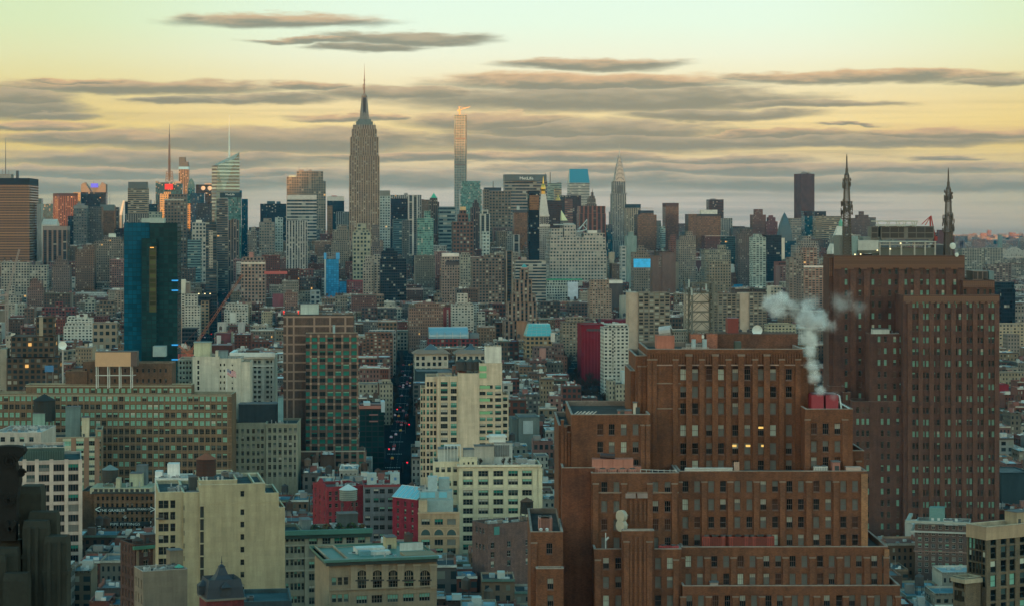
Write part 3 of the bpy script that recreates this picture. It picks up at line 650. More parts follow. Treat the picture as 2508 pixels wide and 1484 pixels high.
R2('broad brown office tower with flat dark top and rows of lit windows', 4800, [(1572,1606,938,0,50),(1606,1756,948,2,50)], 'big', (.23,.19,.14), vb=1300, stuff=[rbox(1576,1690,924,946,6,30,(.04,.05,.06)), mast(1634,882,926,1.4,1.0,20)])

# --- east side
b = R3('wide gray slab tower with dark sign crown and faceted sides', 5450, [(-62,296,740,4,46),(50,190,738,-2,20)], 'ribbon2', (.36,.33,.27), vb=960)
mb = MB((.06,.075,.075)); x0, x1 = b.x(-64), b.x(294); mb.prism([(x0,6),(x0+30,0),(x1-30,0),(x1,6),(x1,46),(x0,46)], b.z(738), b.z(683)); b.part('crown', mb, M_metal())
lettering('MetLife', flat('white_letters', (.75,.76,.72)), b.root, (b.x(121,-.6), -.6, b.z(716)), b.x(178)-b.x(64), b.z(704)-b.z(728))
mast(280,668,684,.8,.5,8)(b)
R3('pale green slab tower with antenna right of the sign crown', 5900, [(304,418,757,0,34)], 'ribbon', (.36,.50,.42), vb=860, stuff=[mast(322,664,758,1.6,1.2,12), rbox(380,416,750,758)])
R3('gold sunlit block against the pale green slab', 5750, [(364,419,806,0,20)], 'ribbon', (.60,.45,.25), vb=860, a=10)  # gold-lit patch of the slab, its sunlight put into the wall colour
b = R3('white tower with blue glass roof slanting steeply to the front', 6100, [(484,656,755,0,50)], 'ribbon', (.66,.68,.60), vb=945)
mb = MB((.10,.24,.27)); x0, x1 = b.x(484), b.x(656); zt, zc = b.z(637, 0, 40), b.z(755); xb0, xb1 = b.x(486,40), b.x(640,40)
mb.face([(x0,-.2,zc),(x1,-.2,zc),(xb1,40,zt),(xb0,40,zt)]); mb.face([(x1,-.2,zc),(x1,50,zc),(xb1,50,zt),(xb1,40,zt)]); mb.face([(xb0,40,zt),(xb1,40,zt),(xb1,50,zt),(xb0,50,zt)]); mb.face([(x0,50,zc),(x0,-.2,zc),(xb0,40,zt),(xb0,50,zt)]); mb.face([(x1,50,zc),(x0,50,zc),(xb0,50,zt),(xb1,50,zt)])
b.part('slanted_roof', mb, flat('roof_glass', (.06,.19,.24), rough=.25, spec=.8, noise=.1))
R3('very thin black glass tower with copper reflections near its top', 3680, [(140,230,822,0,22)], 'dark', (.02,.018,.016), vb=1400, cap=(846,(.02,.02,.022)), stuff=[rbox(146,226,860,985,-.4,1.2,(.26,.13,.06),'painted_copper_reflection',style='warm')])  # copper panel paints the orange reflection onto the black glass
# white campanile
b = Bld('clock_tower', 'white stone campanile with steep pyramid roof and gilded lantern', 'tower', 'R3', 229, 3790, 5.4)
xa, xb = b.x(229), b.x(316); mb = MB((.50,.47,.42)); mb.box(xa, xb, 0, xb-xa, 0, b.z(1125), None, 0, 3.6)
mb.box(xa-.8, xb+.8, -.8, xb-xa+.8, b.z(1125), b.z(1108), None, 1); mb.box(xa+1, xb-1, 1, xb-xa-1, b.z(1108), b.z(1040), None, 0, 3.6); mb.box(xa, xb, 0, xb-xa, b.z(1040), b.z(1026), None, 1)
b.part('wall', mb, [facade('small'), M_stone()])
w = xb-xa; xm = b.x(243, w/2); xc = (xa+xb)/2; mb = MB((.48,.46,.42)); mb.prism([(xa+1,1),(xb-1,1),(xb-1,w-1),(xa+1,w-1)], b.z(1026), b.z(850), poly2=[(xc-4.5,w/2-4),(xc+3,w/2-4),(xc+3,w/2+4),(xc-4.5,w/2+4)]); b.part('pyramid_roof', mb, M_stone())
mb = MB((.42,.29,.07)); mb.ring(xc-1, w/2, [(3.6,b.z(850)),(3.6,b.z(825)),(4.6,b.z(806)),(4.4,b.z(795)),(3.2,b.z(775)),(1.4,b.z(762)),(1.0,b.z(740)),(.3,b.z(700))], 10); b.part('gilded_lantern', mb, surf('gilding', .3, .8, .5, .5, .2), smooth=True)
b.occ(229,316,1450); b.foot(xa,xb,0,w)
mb = MB((.06,.05,.05))
for i in range(5): mb.box(xa+2+i*(w-4)/5+.6, xa+2+(i+1)*(w-4)/5-.6, .7, 1.1, b.z(1100), b.z(1048))
b.part('arcade', mb, M_stone())
R3('dark tower with rows of amber windows left of the black thin tower', 4300, [(16,138,985,0,36)], 'warm', (.16,.09,.06), vb=1190, cap=(1008,(.05,.05,.055)), stuff=[rbox(40,62,950,986,8,8,(.3,.35,.35))])
R3('slim black and white striped block below the amber window tower', 3900, [(8,62,1195,0,26)], 'piers2', (.45,.47,.45), vb=1340)
R3('dark brown glass block behind the campanile', 4500, [(278,422,905,0,40)], 'dark', (.07,.045,.04), vb=1110)
b = R3('small gilded spire of a hidden tower above the dark brown block', 4550, [(372,404,904,4,10)], 'blank', (.5,.4,.2), vb=908)
mb = MB((.36,.25,.08)); xm = b.x(388,9); mb.ring(xm, 9, [(5.5,b.z(904)),(4.2,b.z(885)),(2.0,b.z(872)),(.4,b.z(850))], 8); b.part('gilded_spire', mb, MATS['gilding'])
R3('dark tower with brick red striped face and black flank', 5000, [(424,584,862,0,46)], 'dark', (.03,.035,.045), vb=1100, stuff=[rbox(446,512,893,1100,-.5,1,(.24,.12,.09),'striped_bay',style='ribbon'), rbox(468,496,845,863)])
b = R3('low tower with a pale green triangular roof', 4300, [(420,476,1075,0,30)], 'grid', (.2,.19,.16), vb=1110)
mb = MB((.50,.52,.30)); x0, x1 = b.x(421), b.x(470); mb.prism([(x0,1),(x1,1),(x1,28),(x0,28)], b.z(1075), b.z(990), poly2=[(x0,13),(x0+.8,13),(x0+.8,15),(x0,15)]); b.part('triangular_roof', mb, M_metal())
b = R3('broad red brown office slab of vertical piers', 4600, [(568,794,1015,0,45),(572,790,952,2,40)], 'piers2', (.33,.14,.10), vb=1150)
b = R3('old brown stepped tower with lantern spire behind the red brown slab', 5200, [(632,716,935,0,30),(644,708,888,4,22),(655,700,866,7,16),(670,690,835,11,8)], 'piers', (.24,.19,.15), vb=955, stuff=[mast(680,805,838,1.5,.3,14)])
# white stepped block
b = R3('huge white limestone block with stepped wings and small square windows', 3700, [(318,800,1330,0,70),(322,792,1215,4,64),(330,430,1140,8,40),(358,608,1160,7,44),(608,768,1180,7,40),(440,540,1112,10,30)], 'lite', (.54,.51,.45), vb=1470,
  stuff=[rbox(358,530,1105,1114,14,20,(.3,.36,.36)), rbox(440,520,1098,1112,16,14,(.32,.38,.38)), rbox(640,720,1158,1182,14,16,(.5,.5,.46)), rbox(720,756,1155,1182,16,10,(.1,.11,.12)), mast(566,1140,1162,.8,.6)])
c = Bld('derrick_crane', 'pale blue roof derrick on the white limestone block', 'crane', 'R3', 560, 3720, 5.4)
mb = MB((.35,.48,.50)); zz0 = c.z(1150,0,12); mb.bar((0,12,zz0-4),(c.x(634,12),12,c.z(1066,0,12)),1.3); mb.bar((c.x(634,12),12,c.z(1066,0,12)),(c.x(632,12),12,c.z(1150,0,12)),.7); mb.bar((0,12,zz0),(c.x(600,12),12,c.z(1112,0,12)),.9); mb.bar((c.x(600,12),12,c.z(1112,0,12)),(c.x(632,12),12,c.z(1150,0,12)),.9); mb.bar((0,12,zz0-4),(c.x(632,12),12,c.z(1152,0,12)),1.4); c.part('jib', mb, M_metal())
# art deco tower
b = R3('slender white brick tower with tiers of arched steel crown and needle', 5310, [(842,980,1245,0,60),(849,967,846,8,36),(855,961,742,10,32)], 'piers', (.45,.44,.40), vb=1400)
ym = 26; xm = b.x(908, ym); k = 5310/FPX/3.464
mb = MB((.30,.30,.29)); dk = (.03,.03,.035)
def archp(hw, zb, zt, d):
    n = 10; prof = [(-hw, zb)] + [(-hw*cos(pi*i/n), zb+(zt-zb)*(.25+.75*sin(pi*i/n))) for i in range(n+1)] + [(hw, zb)]
    for i in range(len(prof)-1):
        (a0, z0), (a1, z1) = prof[i], prof[i+1]
        mb.face([(xm+a0,ym-d,z0),(xm+a0,ym+d,z0),(xm+a1,ym+d,z1),(xm+a1,ym-d,z1)][::-1]); mb.face([(xm-d,ym+a0,z0),(xm+d,ym+a0,z0),(xm+d,ym+a1,z1),(xm-d,ym+a1,z1)])
    for s_ in (-1, 1):
        P = [(xm+a, ym+s_*d, z) for a, z in prof]; mb.face(P if s_ > 0 else P[::-1])
        P = [(xm+s_*d, ym+a, z) for a, z in prof]; mb.face(P if s_ < 0 else P[::-1])
    for i in range(1, 8):
        t = pi*i/8; r0, r1 = .62, .84; da = .13
        for s_ in (-1,):
            f = lambda q, r: (xm-hw*r*cos(q), ym+s_*(d+.25), zb+(zt-zb)*(.25+.75*r*sin(q)))
            mb.face([f(t-da,r0), f(t+da,r0), f(t,r1+.08)][::-1], dk)
for hw, v0, v1 in ((44,752,700),(39,715,662),(33,678,628),(27,645,595),(20,612,562),(13,580,528)): archp(hw*k, b.z(v0,xm,ym), b.z(v1,xm,ym), hw*k*1.02)
b.part('arched_crown', mb, M_steel())
mb = MB((.28,.28,.27)); mb.ring(xm, ym, [(8*k,b.z(555,xm,ym)),(5*k,b.z(515,xm,ym)),(2*k,b.z(470,xm,ym)),(.5*k,b.z(424,xm,ym))], 8); b.part('needle', mb, M_steel())
mb = MB((.12,.11,.10)); x0 = b.x(886, 9.8); x1 = b.x(932, 9.8); mb.box(x0, x1, 9.5, 9.95, b.z(845), b.z(775)); mb.ring(0,0,[(.1,0)],3); b.part('tall_window_arch', mb, M_stone())
mb = MB((.32,.32,.31))
for u in (850, 966): mb.bar((b.x(u,8),8,b.z(850)),(b.x(u+(-5 if u < 900 else 5),6),6,b.z(842)),2.2)
b.part('gargoyle', mb, M_steel())
R3('dark strip of a tower hidden behind the needle topped tower', 5500, [(836,850,1000)], 'dark', DKBLUE, vb=1110)
R3('dark teal block between the red brown slab and the needle topped tower', 4700, [(800,850,1110,0,30)], 'glass', (.02,.06,.07), vb=1320)
R3('beige tower of fine vertical piers right of the needle topped tower', 5000, [(967,1090,968,0,40),(1060,1197,968,6,34)], 'piers', (.50,.43,.33), vb=1240, stuff=[rbox(968,1090,936,969,10,24,(.03,.045,.055))])
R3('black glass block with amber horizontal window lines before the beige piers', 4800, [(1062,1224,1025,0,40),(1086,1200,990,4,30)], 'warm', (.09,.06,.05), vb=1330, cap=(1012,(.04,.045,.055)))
R3('blank pale teal slab with no windows', 3600, [(974,1056,1205,0,30),(992,1030,1172,4,16)], 'blank', (.26,.36,.34), vb=1390)
R3('small pale office block left of the blank teal slab', 3500, [(925,966,1290,0,20)], 'lite', (.42,.46,.45), vb=1380)
R3('tan stepped hotel with chimneys below the blank teal slab', 3300, [(1036,1170,1345,0,36),(1070,1140,1310,6,20),(1078,1118,1286,8,12)], 'grid', (.25,.21,.17), vb=1400)
R3('slim pale striped tower left of the dark red tower', 4900, [(1264,1300,1125,0,20)], 'ribbon', (.36,.5,.48), vb=1330)
R3('low gray pair of roofs left of the slim pale striped tower', 5400, [(1196,1264,1098),(1230,1262,1075,4,16)], 'grid', (.22,.22,.2), vb=1130)
R3('dark red tower with ribbed top and amber window lines', 5200, [(1300,1412,926,0,46)], 'warm', (.14,.065,.05), vb=1330, cap=(954,(.09,.045,.035)), stuff=[mast(1368,915,927,.8,.5)])
R3('dim low tower with mauve roof right of the dark red tower', 5600, [(1408,1496,1100)], 'grid', (.16,.12,.12), vb=1160)
b = R3('wide black and brown office block with white roof box', 4900, [(1494,1566,1020,0,44),(1566,1768,1020,-2,44)], 'warm', (.13,.075,.055), vb=1340, cap=(1038,(.05,.04,.04)), stuff=[rbox(1604,1740,984,1021,8,20,(.5,.5,.45))])
R3('dark maroon tower behind the white roof box', 5650, [(1670,1793,896,0,40)], 'dark', (.10,.05,.045), vb=1050, stuff=[rbox(1688,1726,888,897)])
R3('pale gray ribbed block right of the brown office block', 5200, [(1774,1868,1055,0,34)], 'piers', (.34,.36,.34), vb=1200)
R3('teal slope roofed block before the pale gray ribs', 4300, [(1790,1918,1210,0,30)], 'dark', (.04,.10,.11), vb=1350)
R3('tan brick tower with setback top near the wide brown office block', 3900, [(1412,1558,1240,0,30),(1432,1556,1205,4,24),(1480,1530,1165,8,14)], 'grid', (.33,.28,.23), vb=1370)
R3('red brick pair of apartment towers left of the tan setback tower', 4000, [(1344,1412,1245,0,26),(1352,1390,1195,3,20)], 'small', (.27,.12,.09), vb=1350)
R3('low tan apartment block with bulkhead before the wide brown office block', 3600, [(1634,1852,1325,0,34),(1755,1812,1282,8,16)], 'grid', (.30,.28,.22), vb=1430)
R3('dim gray apartment row right of the pale gray ribs', 5000, [(1870,2040,1140,0,30),(1935,1975,1130,4,12)], 'small', (.16,.13,.12), vb=1200)
R3('brick brown tower with stepped head near the east end', 5300, [(2040,2152,1025,0,34),(2060,2125,978,5,20)], 'small', (.23,.115,.09), vb=1190)
R3('white teal apartment tower with balconies', 3400, [(2040,2152,1215,0,26),(2060,2115,1190,4,14)], 'slab', (.48,.60,.55), vb=1484)
R3('brown mid block left of the white teal tower', 3900, [(1920,2038,1180,0,30),(1945,2030,1150,6,16)], 'small', (.17,.13,.115), vb=1290)
R4('dark tall brown red monolith tower with gray left flank', 5800, [(277,391,336,0,40)], 'blank', (.15,.085,.075), a=20, vb=650, stuff=[rbox(296,324,322,337), rbox(340,360,326,337), mast(300,310,325,1,.6)])
R4('black glass box behind the monolith foot', 5500, [(300,372,652,0,30)], 'dark', (.012,.02,.03), vb=690)
R4('black low slab right of the monolith', 5700, [(394,490,654,0,30)], 'dark', (.02,.025,.03), vb=700)
R4('teal glass block in front of the monolith', 5000, [(308,402,694,0,34)], 'glass', (.03,.10,.11), vb=860)
R4('beige office slab of horizontal bands left of the twin masts', 4900, [(402,452,696,0,30),(450,622,694,1,44)], 'ribbon', (.38,.32,.22), vb=830)
b = R4('dark teal tower tapering to a pointed dome', 4600, [(80,236,905,0,50)], 'glass', (.02,.045,.06), vb=1050)
mb = MB((.03,.06,.075)); xm = (b.x(80)+b.x(236))/2; r = (b.x(236)-b.x(80))/2
mb.ring(xm, 25, [(r*1.0,b.z(905)),(r*.96,b.z(850)),(r*.72,b.z(775)),(r*.42,b.z(715)),(r*.16,b.z(678)),(0,b.z(662))], 4, rot=pi/4); b.part('pointed_dome', mb, M_metal())
R4('red brown apartment tower with stepped mauve roof at the left of the pointed dome', 5300, [(-20,78,740,0,30),(0,60,705,4,20),(8,40,688,8,10)], 'small', (.24,.10,.09), vb=850)
R4('pale low apartment block right of the pointed dome', 5200, [(190,278,712)], 'lite', (.33,.3,.26), vb=820)
R4('dark block with one pale corner column', 3700, [(-10,112,858,0,30)], 'dark', (.03,.045,.06), vb=1050, stuff=[rbox(112,138,880,1060,0,6,(.5,.46,.38),'corner_column')])
R4('stone apartment house with stepped pale terraces right of the corner column', 3300, [(235,430,945,0,36),(280,420,905,5,24),(300,360,865,8,14)], 'grid', (.33,.31,.28), vb=1010)
b = R4('pale stone tower with sloping pyramid shoulders and green lantern', 3600, [(556,640,860,0,30)], 'piers', (.42,.44,.40), vb=1020)
mb = MB((.45,.47,.43)); x0, x1 = b.x(535), b.x(650); mb.prism([(x0,-4),(x1,-4),(x1,32),(x0,32)], 0, b.z(990)); mb.prism([(x0,-4),(x1,-4),(x1,32),(x0,32)], b.z(990), b.z(860), poly2=[(x0+9,1),(x1-3,1),(x1-3,26),(x0+9,26)]); mb.prism([(b.x(572),3),(b.x(640),3),(b.x(640),20),(b.x(572),20)], b.z(860), b.z(780), poly2=[(b.x(600),8),(b.x(630),8),(b.x(630),16),(b.x(600),16)]); b.part('sloping_shoulder', mb, M_stone())
mb = MB((.08,.28,.20)); mb.ring(b.x(614,10), 10, [(3.5,b.z(782)),(3.5,b.z(745)),(1.2,b.z(728)),(.3,b.z(715))], 8); b.part('lantern', mb, M_metal())
R4('clump of brown apartment towers with stepped heads between the masts', 5000, [(700,860,712,0,30),(756,850,685,4,22),(776,810,655,8,12)], 'small', (.19,.13,.115), vb=850)
R4('lower gray apartment wing right of the brown clump', 5100, [(850,912,705,0,20)], 'small', (.18,.15,.13), vb=780)
R4('dark red house top beside the right mast', 4800, [(1428,1580,860,0,30),(1446,1500,812,5,16)], 'blank', (.16,.08,.075), vb=930)
# ------------------------------------------------------------------ near buildings: walls with real window openings
GL = {'dark':(.012,.018,.020),'deep':(.006,.009,.010),'sky':(.05,.085,.085),'green':(.020,.17,.135),'mint':(.19,.42,.33),'blind':(.36,.36,.31),'pale':(.46,.50,.42),'brown':(.07,.035,.025),'gray':(.13,.14,.13)}  # mint and sky panes carry the reflected sky in their colour
def glassm(k):
    n = 'glass_' + k
    if k == 'lit': return flat('glass_lit', (.3,.2,.08), emit=lin((255,205,110)), es=0.54, noise=.6, scale=1.2)
    if k in ('blind','pale','gray'): return flat(n, GL[k], rough=.35, spec=.5, noise=.25, scale=1.5)
    return flat(n, GL[k], rough=.06, spec=.5, noise=.3, scale=.8)
UNITS = {}
def unit_window(nx, ny, frame, top, low, split):
    """one window 1 x 1, facing -y: frame, glazing bars, lower glass and a blind or upper glass down to 'split'"""
    key = (nx, ny, frame, top, low, split)
    if key in UNITS: return UNITS[key]
    mb = MB(frame); t = .06
    for q in ((-.5,-.5+t,-.5,.5),(.5-t,.5,-.5,.5),(-.5+t,.5-t,-.5,-.5+t),(-.5+t,.5-t,.5-t,.5)): mb.box(q[0],q[1],-.05,.03,q[2],q[3], bot=True)
    for i in range(1, nx): x = -.5+i/nx; mb.box(x-.018,x+.018,-.03,.03,-.5+t,.5-t, top=False)
    for i in range(1, ny): z = -.5+i/ny; mb.box(-.5+t,.5-t,-.035,.03,z-.018,z+.018, bot=True)
    zs = .5 - split
    if split < 1: mb.face([(-.5,.02,-.5),(.5,.02,-.5),(.5,.02,zs),(-.5,.02,zs)], (1,1,1), 1)
    if split > 0: mb.face([(-.5,.018,zs),(.5,.018,zs),(.5,.018,.5),(-.5,.018,.5)], (1,1,1), 2)
    o = mb.build('window', [M_metal(), glassm(low), glassm(top)]); me = o.data; bpy.data.objects.remove(o)
    UNITS[key] = (me, mb, [M_metal(), glassm(low), glassm(top)]); return UNITS[key]
def pick(rnd, table):
    r = rnd.random()*sum(w for w, _ in table)
    for w, v in table:
        r -= w
        if r <= 0: return v
    return table[-1][1]
def in_frame(b, p):
    X, Y = b.w(p[0], p[1])
    u = UC+FPX*X/Y; v = VH+FPX*(HC-p[2])/Y
    return -10 < u < W0+10 and -10 < v < H0+10
def put_windows(b, wins, table, nx=3, ny=2, frame=(.10,.10,.10), seed=1, name='window'):
    """the hundred that show largest each as a part, the rest as one part"""
    rnd = random.Random(seed); vis = [w for w in wins if in_frame(b, w[0])]
    vis.sort(key=lambda w: -w[2]*w[3]/max(1, b.w(w[0][0], w[0][1])[1])**2 + .00000001*w[0][2]*-1)
    for w in vis[:100]:
        top, low, sp = pick(rnd, table(w[0], rnd) if callable(table) else table); me, mbu, ms = unit_window(nx, ny, frame, top, low, sp)
        o = bpy.data.objects.new(name, me); COL.objects.link(o); o.parent = b.root; o.location = w[0]; o.rotation_euler = (0,0,w[1]); o.scale = (w[2], 1, w[3])
    rest = vis[100:]
    if rest:
        M = MB(); mats = []
        for w in rest:
            top, low, sp = pick(rnd, table(w[0], rnd) if callable(table) else table); me, mbu, ms = unit_window(nx, ny, frame, top, low, sp); c, s = cos(w[1]), sin(w[1])
            for m in ms:
                if m not in mats: mats.append(m)
            n = len(M.v)
            for (x, y, z) in mbu.v:
                x *= w[2]; M.v.append((w[0][0]+x*c-y*s, w[0][1]+x*s+y*c, w[0][2]+z*w[3]))
            M.f += [tuple(i+n for i in f) for f in mbu.f]; M.uv += mbu.uv; M.c += mbu.c; M.mi += [mats.index(ms[i]) for i in mbu.mi]
        o = M.build(name, mats, b.root); o['kind'] = 'stuff'
def wall_grid(mb, wins, o, d, L, z0, z1, cols, rows, rev=.35, col=None, mi=0, skip=None):
    """upright wall from plan point o along unit vector d (o is its left end seen from outside) with openings where cols and rows cross"""
    nx, ny = d[1], -d[0]; ang = math.atan2(d[1], d[0])
    cols = sorted([(max(0,a), min(L,b)) for a, b in cols if b > .1 and a < L-.1]); rows = sorted([(max(z0,a), min(z1,b)) for a, b in rows if b > z0+.1 and a < z1-.1])
    def P(t, z, k=0.0): return (o[0]+d[0]*t-nx*k, o[1]+d[1]*t-ny*k, z)
    def Q(t0, t1, a, b):
        if t1-t0 > 1e-4 and b-a > 1e-4: mb.face([P(t0,a),P(t1,a),P(t1,b),P(t0,b)], col, mi, [(t0,a),(t1,a),(t1,b),(t0,b)])
    z = z0
    for (ra, rb) in rows:
        Q(0, L, z, ra); t = 0
        for (ca, cb) in cols:
            if skip and skip((ca+cb)/2, (ra+rb)/2): continue
            Q(t, ca, ra, rb); t = cb
            for q in ([P(ca,ra),P(ca,ra,rev),P(ca,rb,rev),P(ca,rb)], [P(cb,ra,rev),P(cb,ra),P(cb,rb),P(cb,rb,rev)], [P(ca,ra),P(cb,ra),P(cb,ra,rev),P(ca,ra,rev)], [P(ca,rb,rev),P(cb,rb,rev),P(cb,rb),P(ca,rb)]): mb.face(q, col, mi)
            c = P((ca+cb)/2, (ra+rb)/2, rev); wins.append((c, ang, cb-ca, rb-ra))
        Q(t, L, ra, rb); z = rb
    Q(0, L, z, z1)
def block(b, mb, wins, x0, x1, y0, y1, z0, z1, fc=(), fr=(), lc=(), lr=None, rc=(), col=None, rev=.35, skip=None, mi=0):
    """box with window openings on its front (fc x fr), left (lc) and right (rc) faces; columns in local metres, rows as heights"""
    lr = fr if lr is None else lr
    wall_grid(mb, wins, (x0,y0), (1,0), x1-x0, z0, z1, [(a-x0,c-x0) for a, c in fc], fr, rev, col, mi, skip)
    wall_grid(mb, wins, (x0,y1), (0,-1), y1-y0, z0, z1, [(y1-c,y1-a) for a, c in lc], lr, rev, col, mi)
    wall_grid(mb, wins, (x1,y0), (0,1), y1-y0, z0, z1, [(a-y0,c-y0) for a, c in rc], lr, rev, col, mi)
    mb.wallq((x1,y1), (x0,y1), z0, z1, col, mi)
def roofing(mb, x0, x1, y0, y1, z, ph=1.0, pw=.4, col=None, coping=None):
    """flat roof a little below its parapet; the parapet stands on the wall line, its coping 3 cm proud"""
    mb.face([(x0+pw,y0+pw,z-ph),(x1-pw,y0+pw,z-ph),(x1-pw,y1-pw,z-ph),(x0+pw,y1-pw,z-ph)], col)
    c = coping or (.3,.28,.25); e = .06
    for q in ((x0-e,x1+e,y0-e,y0+pw),(x0-e,x1+e,y1-pw,y1+e),(x0-e,x0+pw,y0+pw,y1-pw),(x1-pw,x1+e,y0+pw,y1-pw)): mb.box(*q, z, z+.18, c, bot=True)
    for A_, B_ in (((x1-pw,y0+pw),(x0+pw,y0+pw)),((x0+pw,y1-pw),(x1-pw,y1-pw)),((x0+pw,y0+pw),(x0+pw,y1-pw)),((x1-pw,y1-pw),(x1-pw,y0+pw))): mb.wallq(A_, B_, z-ph, z, tuple(.7*k for k in c))
def spans(cs, w): return [(c-w/2, c+w/2) for c in cs]
def cols_from(b, zxs, w, y): return spans([b.x(q, y) for q in zxs], w)
def rows_from(b, zys, h, x, y): return spans([b.z(q, x, y) for q in zys], h)
def even(a, c, n, w): return spans([a+(c-a)*(i+.5)/n for i in range(n)], w)
def water_tank(b, x, y, z, r=2.0, h=3.4, leg=2.2, col=(.07,.045,.035), roofc=(.09,.06,.05), mat=None):
    t = empty('water_tank', (x,y,z), 0, b.root)
    mb = MB(col); mb.ring(0,0,[(r*1.02,leg),(r,leg+h)],16)
    for i in range(5): mb.ring(0,0,[(r*1.035,leg+h*(i+.5)/5),(r*1.035,leg+h*(i+.5)/5+.09)],16,(.03,.03,.03))
    mb.build('barrel', M_stone(), t)
    mb = MB(roofc); mb.ring(0,0,[(r*1.1,leg+h),(.05,leg+h+r*.62)],16); mb.build('cone_roof', M_stone(), t)
    mb = MB((.05,.05,.05)); q = r*.72
    for sx in (-1,1):
        for sy in (-1,1): mb.bar((sx*q,sy*q,0),(sx*q,sy*q,leg),.22)
        mb.bar((sx*q,-q,0),(sx*q,q,leg),.12); mb.bar((-q,sx*q,0),(q,sx*q,leg),.12); mb.bar((sx*q,-q,leg-.1),(sx*q,q,leg-.1),.2); mb.bar((-q,sx*q,leg-.1),(q,sx*q,leg-.1),.2)
    mb.build('frame', M_metal(), t); return t
def plant_box(b, x, y, z, w=3.0, d=2.0, h=1.6, col=(.30,.33,.33), name='air_handler'):
    mb = MB(col); mb.box(x,x+w,y,y+d,z+.25,z+h, bot=True)
    n = max(1, int(w/1.6))
    for i in range(n): mb.ring(x+w*(i+.5)/n, y+d/2, [(.55,z+h),(.6,z+h+.25)], 10, (.08,.09,.09))
    for i in range(int(w/.4)): mb.box(x+.15+i*.4, x+.35+i*.4, y-.03, y, z+.5, z+h-.2, tuple(.45*k for k in col))
    for q in (x+.2, x+w-.35): mb.box(q, q+.15, y+.1, y+d-.1, z, z+.25, (.05,.05,.05))
    return b.part(name, mb, M_metal())
def hut(b, x0, x1, y0, y1, z, h, col, name='roof_house', door=True, mat=None):
    mb = MB(col); mb.box(x0,x1,y0,y1,z,z+h); mb.box(x0-.15,x1+.15,y0-.15,y1+.15,z+h,z+h+.2,(.14,.14,.14), bot=True)
    if door: mb.box(x0+.5,x0+1.5,y0-.05,y0,z+.1,z+2.2,(.06,.07,.07))
    return b.part(name, mb, mat or M_plaster())
def pipe(b, x, y, z, h, r=.15, col=(.35,.36,.35)):
    mb = MB(col); mb.bar((x,y,z),(x,y,z+h),r*2,n=8); mb.ring(x,y,[(r*1.2,z+h-.05),(r*2,z+h+.15),(r*.5,z+h+.4)],8); return b.part('vent_pipe', mb, M_metal())
def clutter(b, x0, x1, y0, y1, z, n, seed):
    """the odds and ends on a flat roof"""
    r = random.Random(seed)
    for i in range(n):
        x, y = r.uniform(x0, x1), r.uniform(y0, y1); k = r.random()
        if k < .40: plant_box(b, x, y, z, r.uniform(1.4,3.6), r.uniform(1.2,2.0), r.uniform(.9,1.7), r.choice([(.30,.33,.33),(.42,.45,.44),(.2,.24,.25),(.24,.2,.17)]))
        elif k < .75: pipe(b, x, y, z, r.uniform(.8,2.2), r.uniform(.08,.22))
        else:
            mb = MB(r.choice([(.4,.43,.42),(.25,.2,.17),(.32,.36,.37)])); w, d, h = r.uniform(1.2,2.4), r.uniform(1.2,2.2), r.uniform(.5,1.1); mb.box(x,x+w,y,y+d,z,z+h); mb.box(x+.1,x+w-.1,y+.1,y+d-.1,z+h,z+h+.12,(.12,.18,.2)); b.part('skylight', mb, M_metal())
# ------------------------------------------------------------------ the great red brick stepped tower, lower right
BR = (.160,.068,.038)
b = Bld('brick_tower', 'massive red brown brick stepped tower filling the lower right', 'tower', 'F3', 600, 503, 0.6)
mb, wins = MB(BR), []; rf = MB((.06,.05,.045)); tr = MB((.21,.15,.115)); pr = MB(tuple(1.04*k for k in BR))
CC = (.28,.23,.195); WW, WH = 1.42, 2.75
def sec(x0, x1, y0, dep, top, bot, wx=(), wy=(), left=(), w=WW, h=WH, col=None, piers=(), skip=None):
    X0, X1 = b.x(x0,y0), b.x(x1,y0); xm = (X0+X1)/2; z1 = b.z(top,xm,y0); z0 = 0 if bot is None else b.z(bot,xm,y0)
    block(b, mb, wins, X0, X1, y0, y0+dep, z0, z1, cols_from(b,wx,w,y0), rows_from(b,wy,h,xm,y0), spans(left,1.3), col=col, rev=.45, skip=skip)
    roofing(rf, X0, X1, y0, y0+dep, z1, 1.1, .45, (.07,.06,.055), CC)
    for p in piers:
        px = b.x(p,y0); pr.box(px-.62,px+.62,y0-.42,y0,z0,z1-2.6); tr.box(px-.75,px+.75,y0-.52,y0-.002,z1-2.6,z1-2.28,bot=True)
    # spandrel ribs and sill courses
    for c in wx:
        cx_ = b.x(c,y0)
        for r in wy: zr = b.z(r,xm,y0)-h/2; tr.box(cx_-w/2-.08,cx_+w/2+.08,y0-.12,y0+.3,zr-.16,zr-.003,(.15,.085,.065),bot=True)
    return X0, X1, z0, z1
w5 = [1300,1385,1492,1580,1690,1775,1880,1964,2074,2159,2309,2399,2494,2579,2679,2769]
s5 = sec(1250, 2844, 0.0, 60, 1335, None, w5, [1445,1580,1715], piers=[1252,1440,1636,1832,2019,2234,2446,2629,2830])
w4 = [1292,1378,1482,1570,1675,1763,1865,1952,2057,2144,2259,2344,2459,2544,2657,2735]
s4 = sec(1241, 2754, 5.0, 52, 1050, 1330, w4, [1155,1285], piers=[1250,1430,1622,1814,2004,2201,2401,2600,2742])
w3 = [1270,1357,1460,1547,1652,1740,1842,1929,2034,2119,2231,2319,2429,2516]
s3 = sec(1222, 2599, 11.0, 46, 495, 1045, w3, [605,738,868,998], piers=[1228,1408,1600,1791,1982,2175,2374])
X = b.x(2586,11.0); pr.box(X-.9,X+.62,10.5,11.0,s3[2],s3[3]-.5,(.30,.15,.08))  # lighter brick paints the lit corner strip into the colour
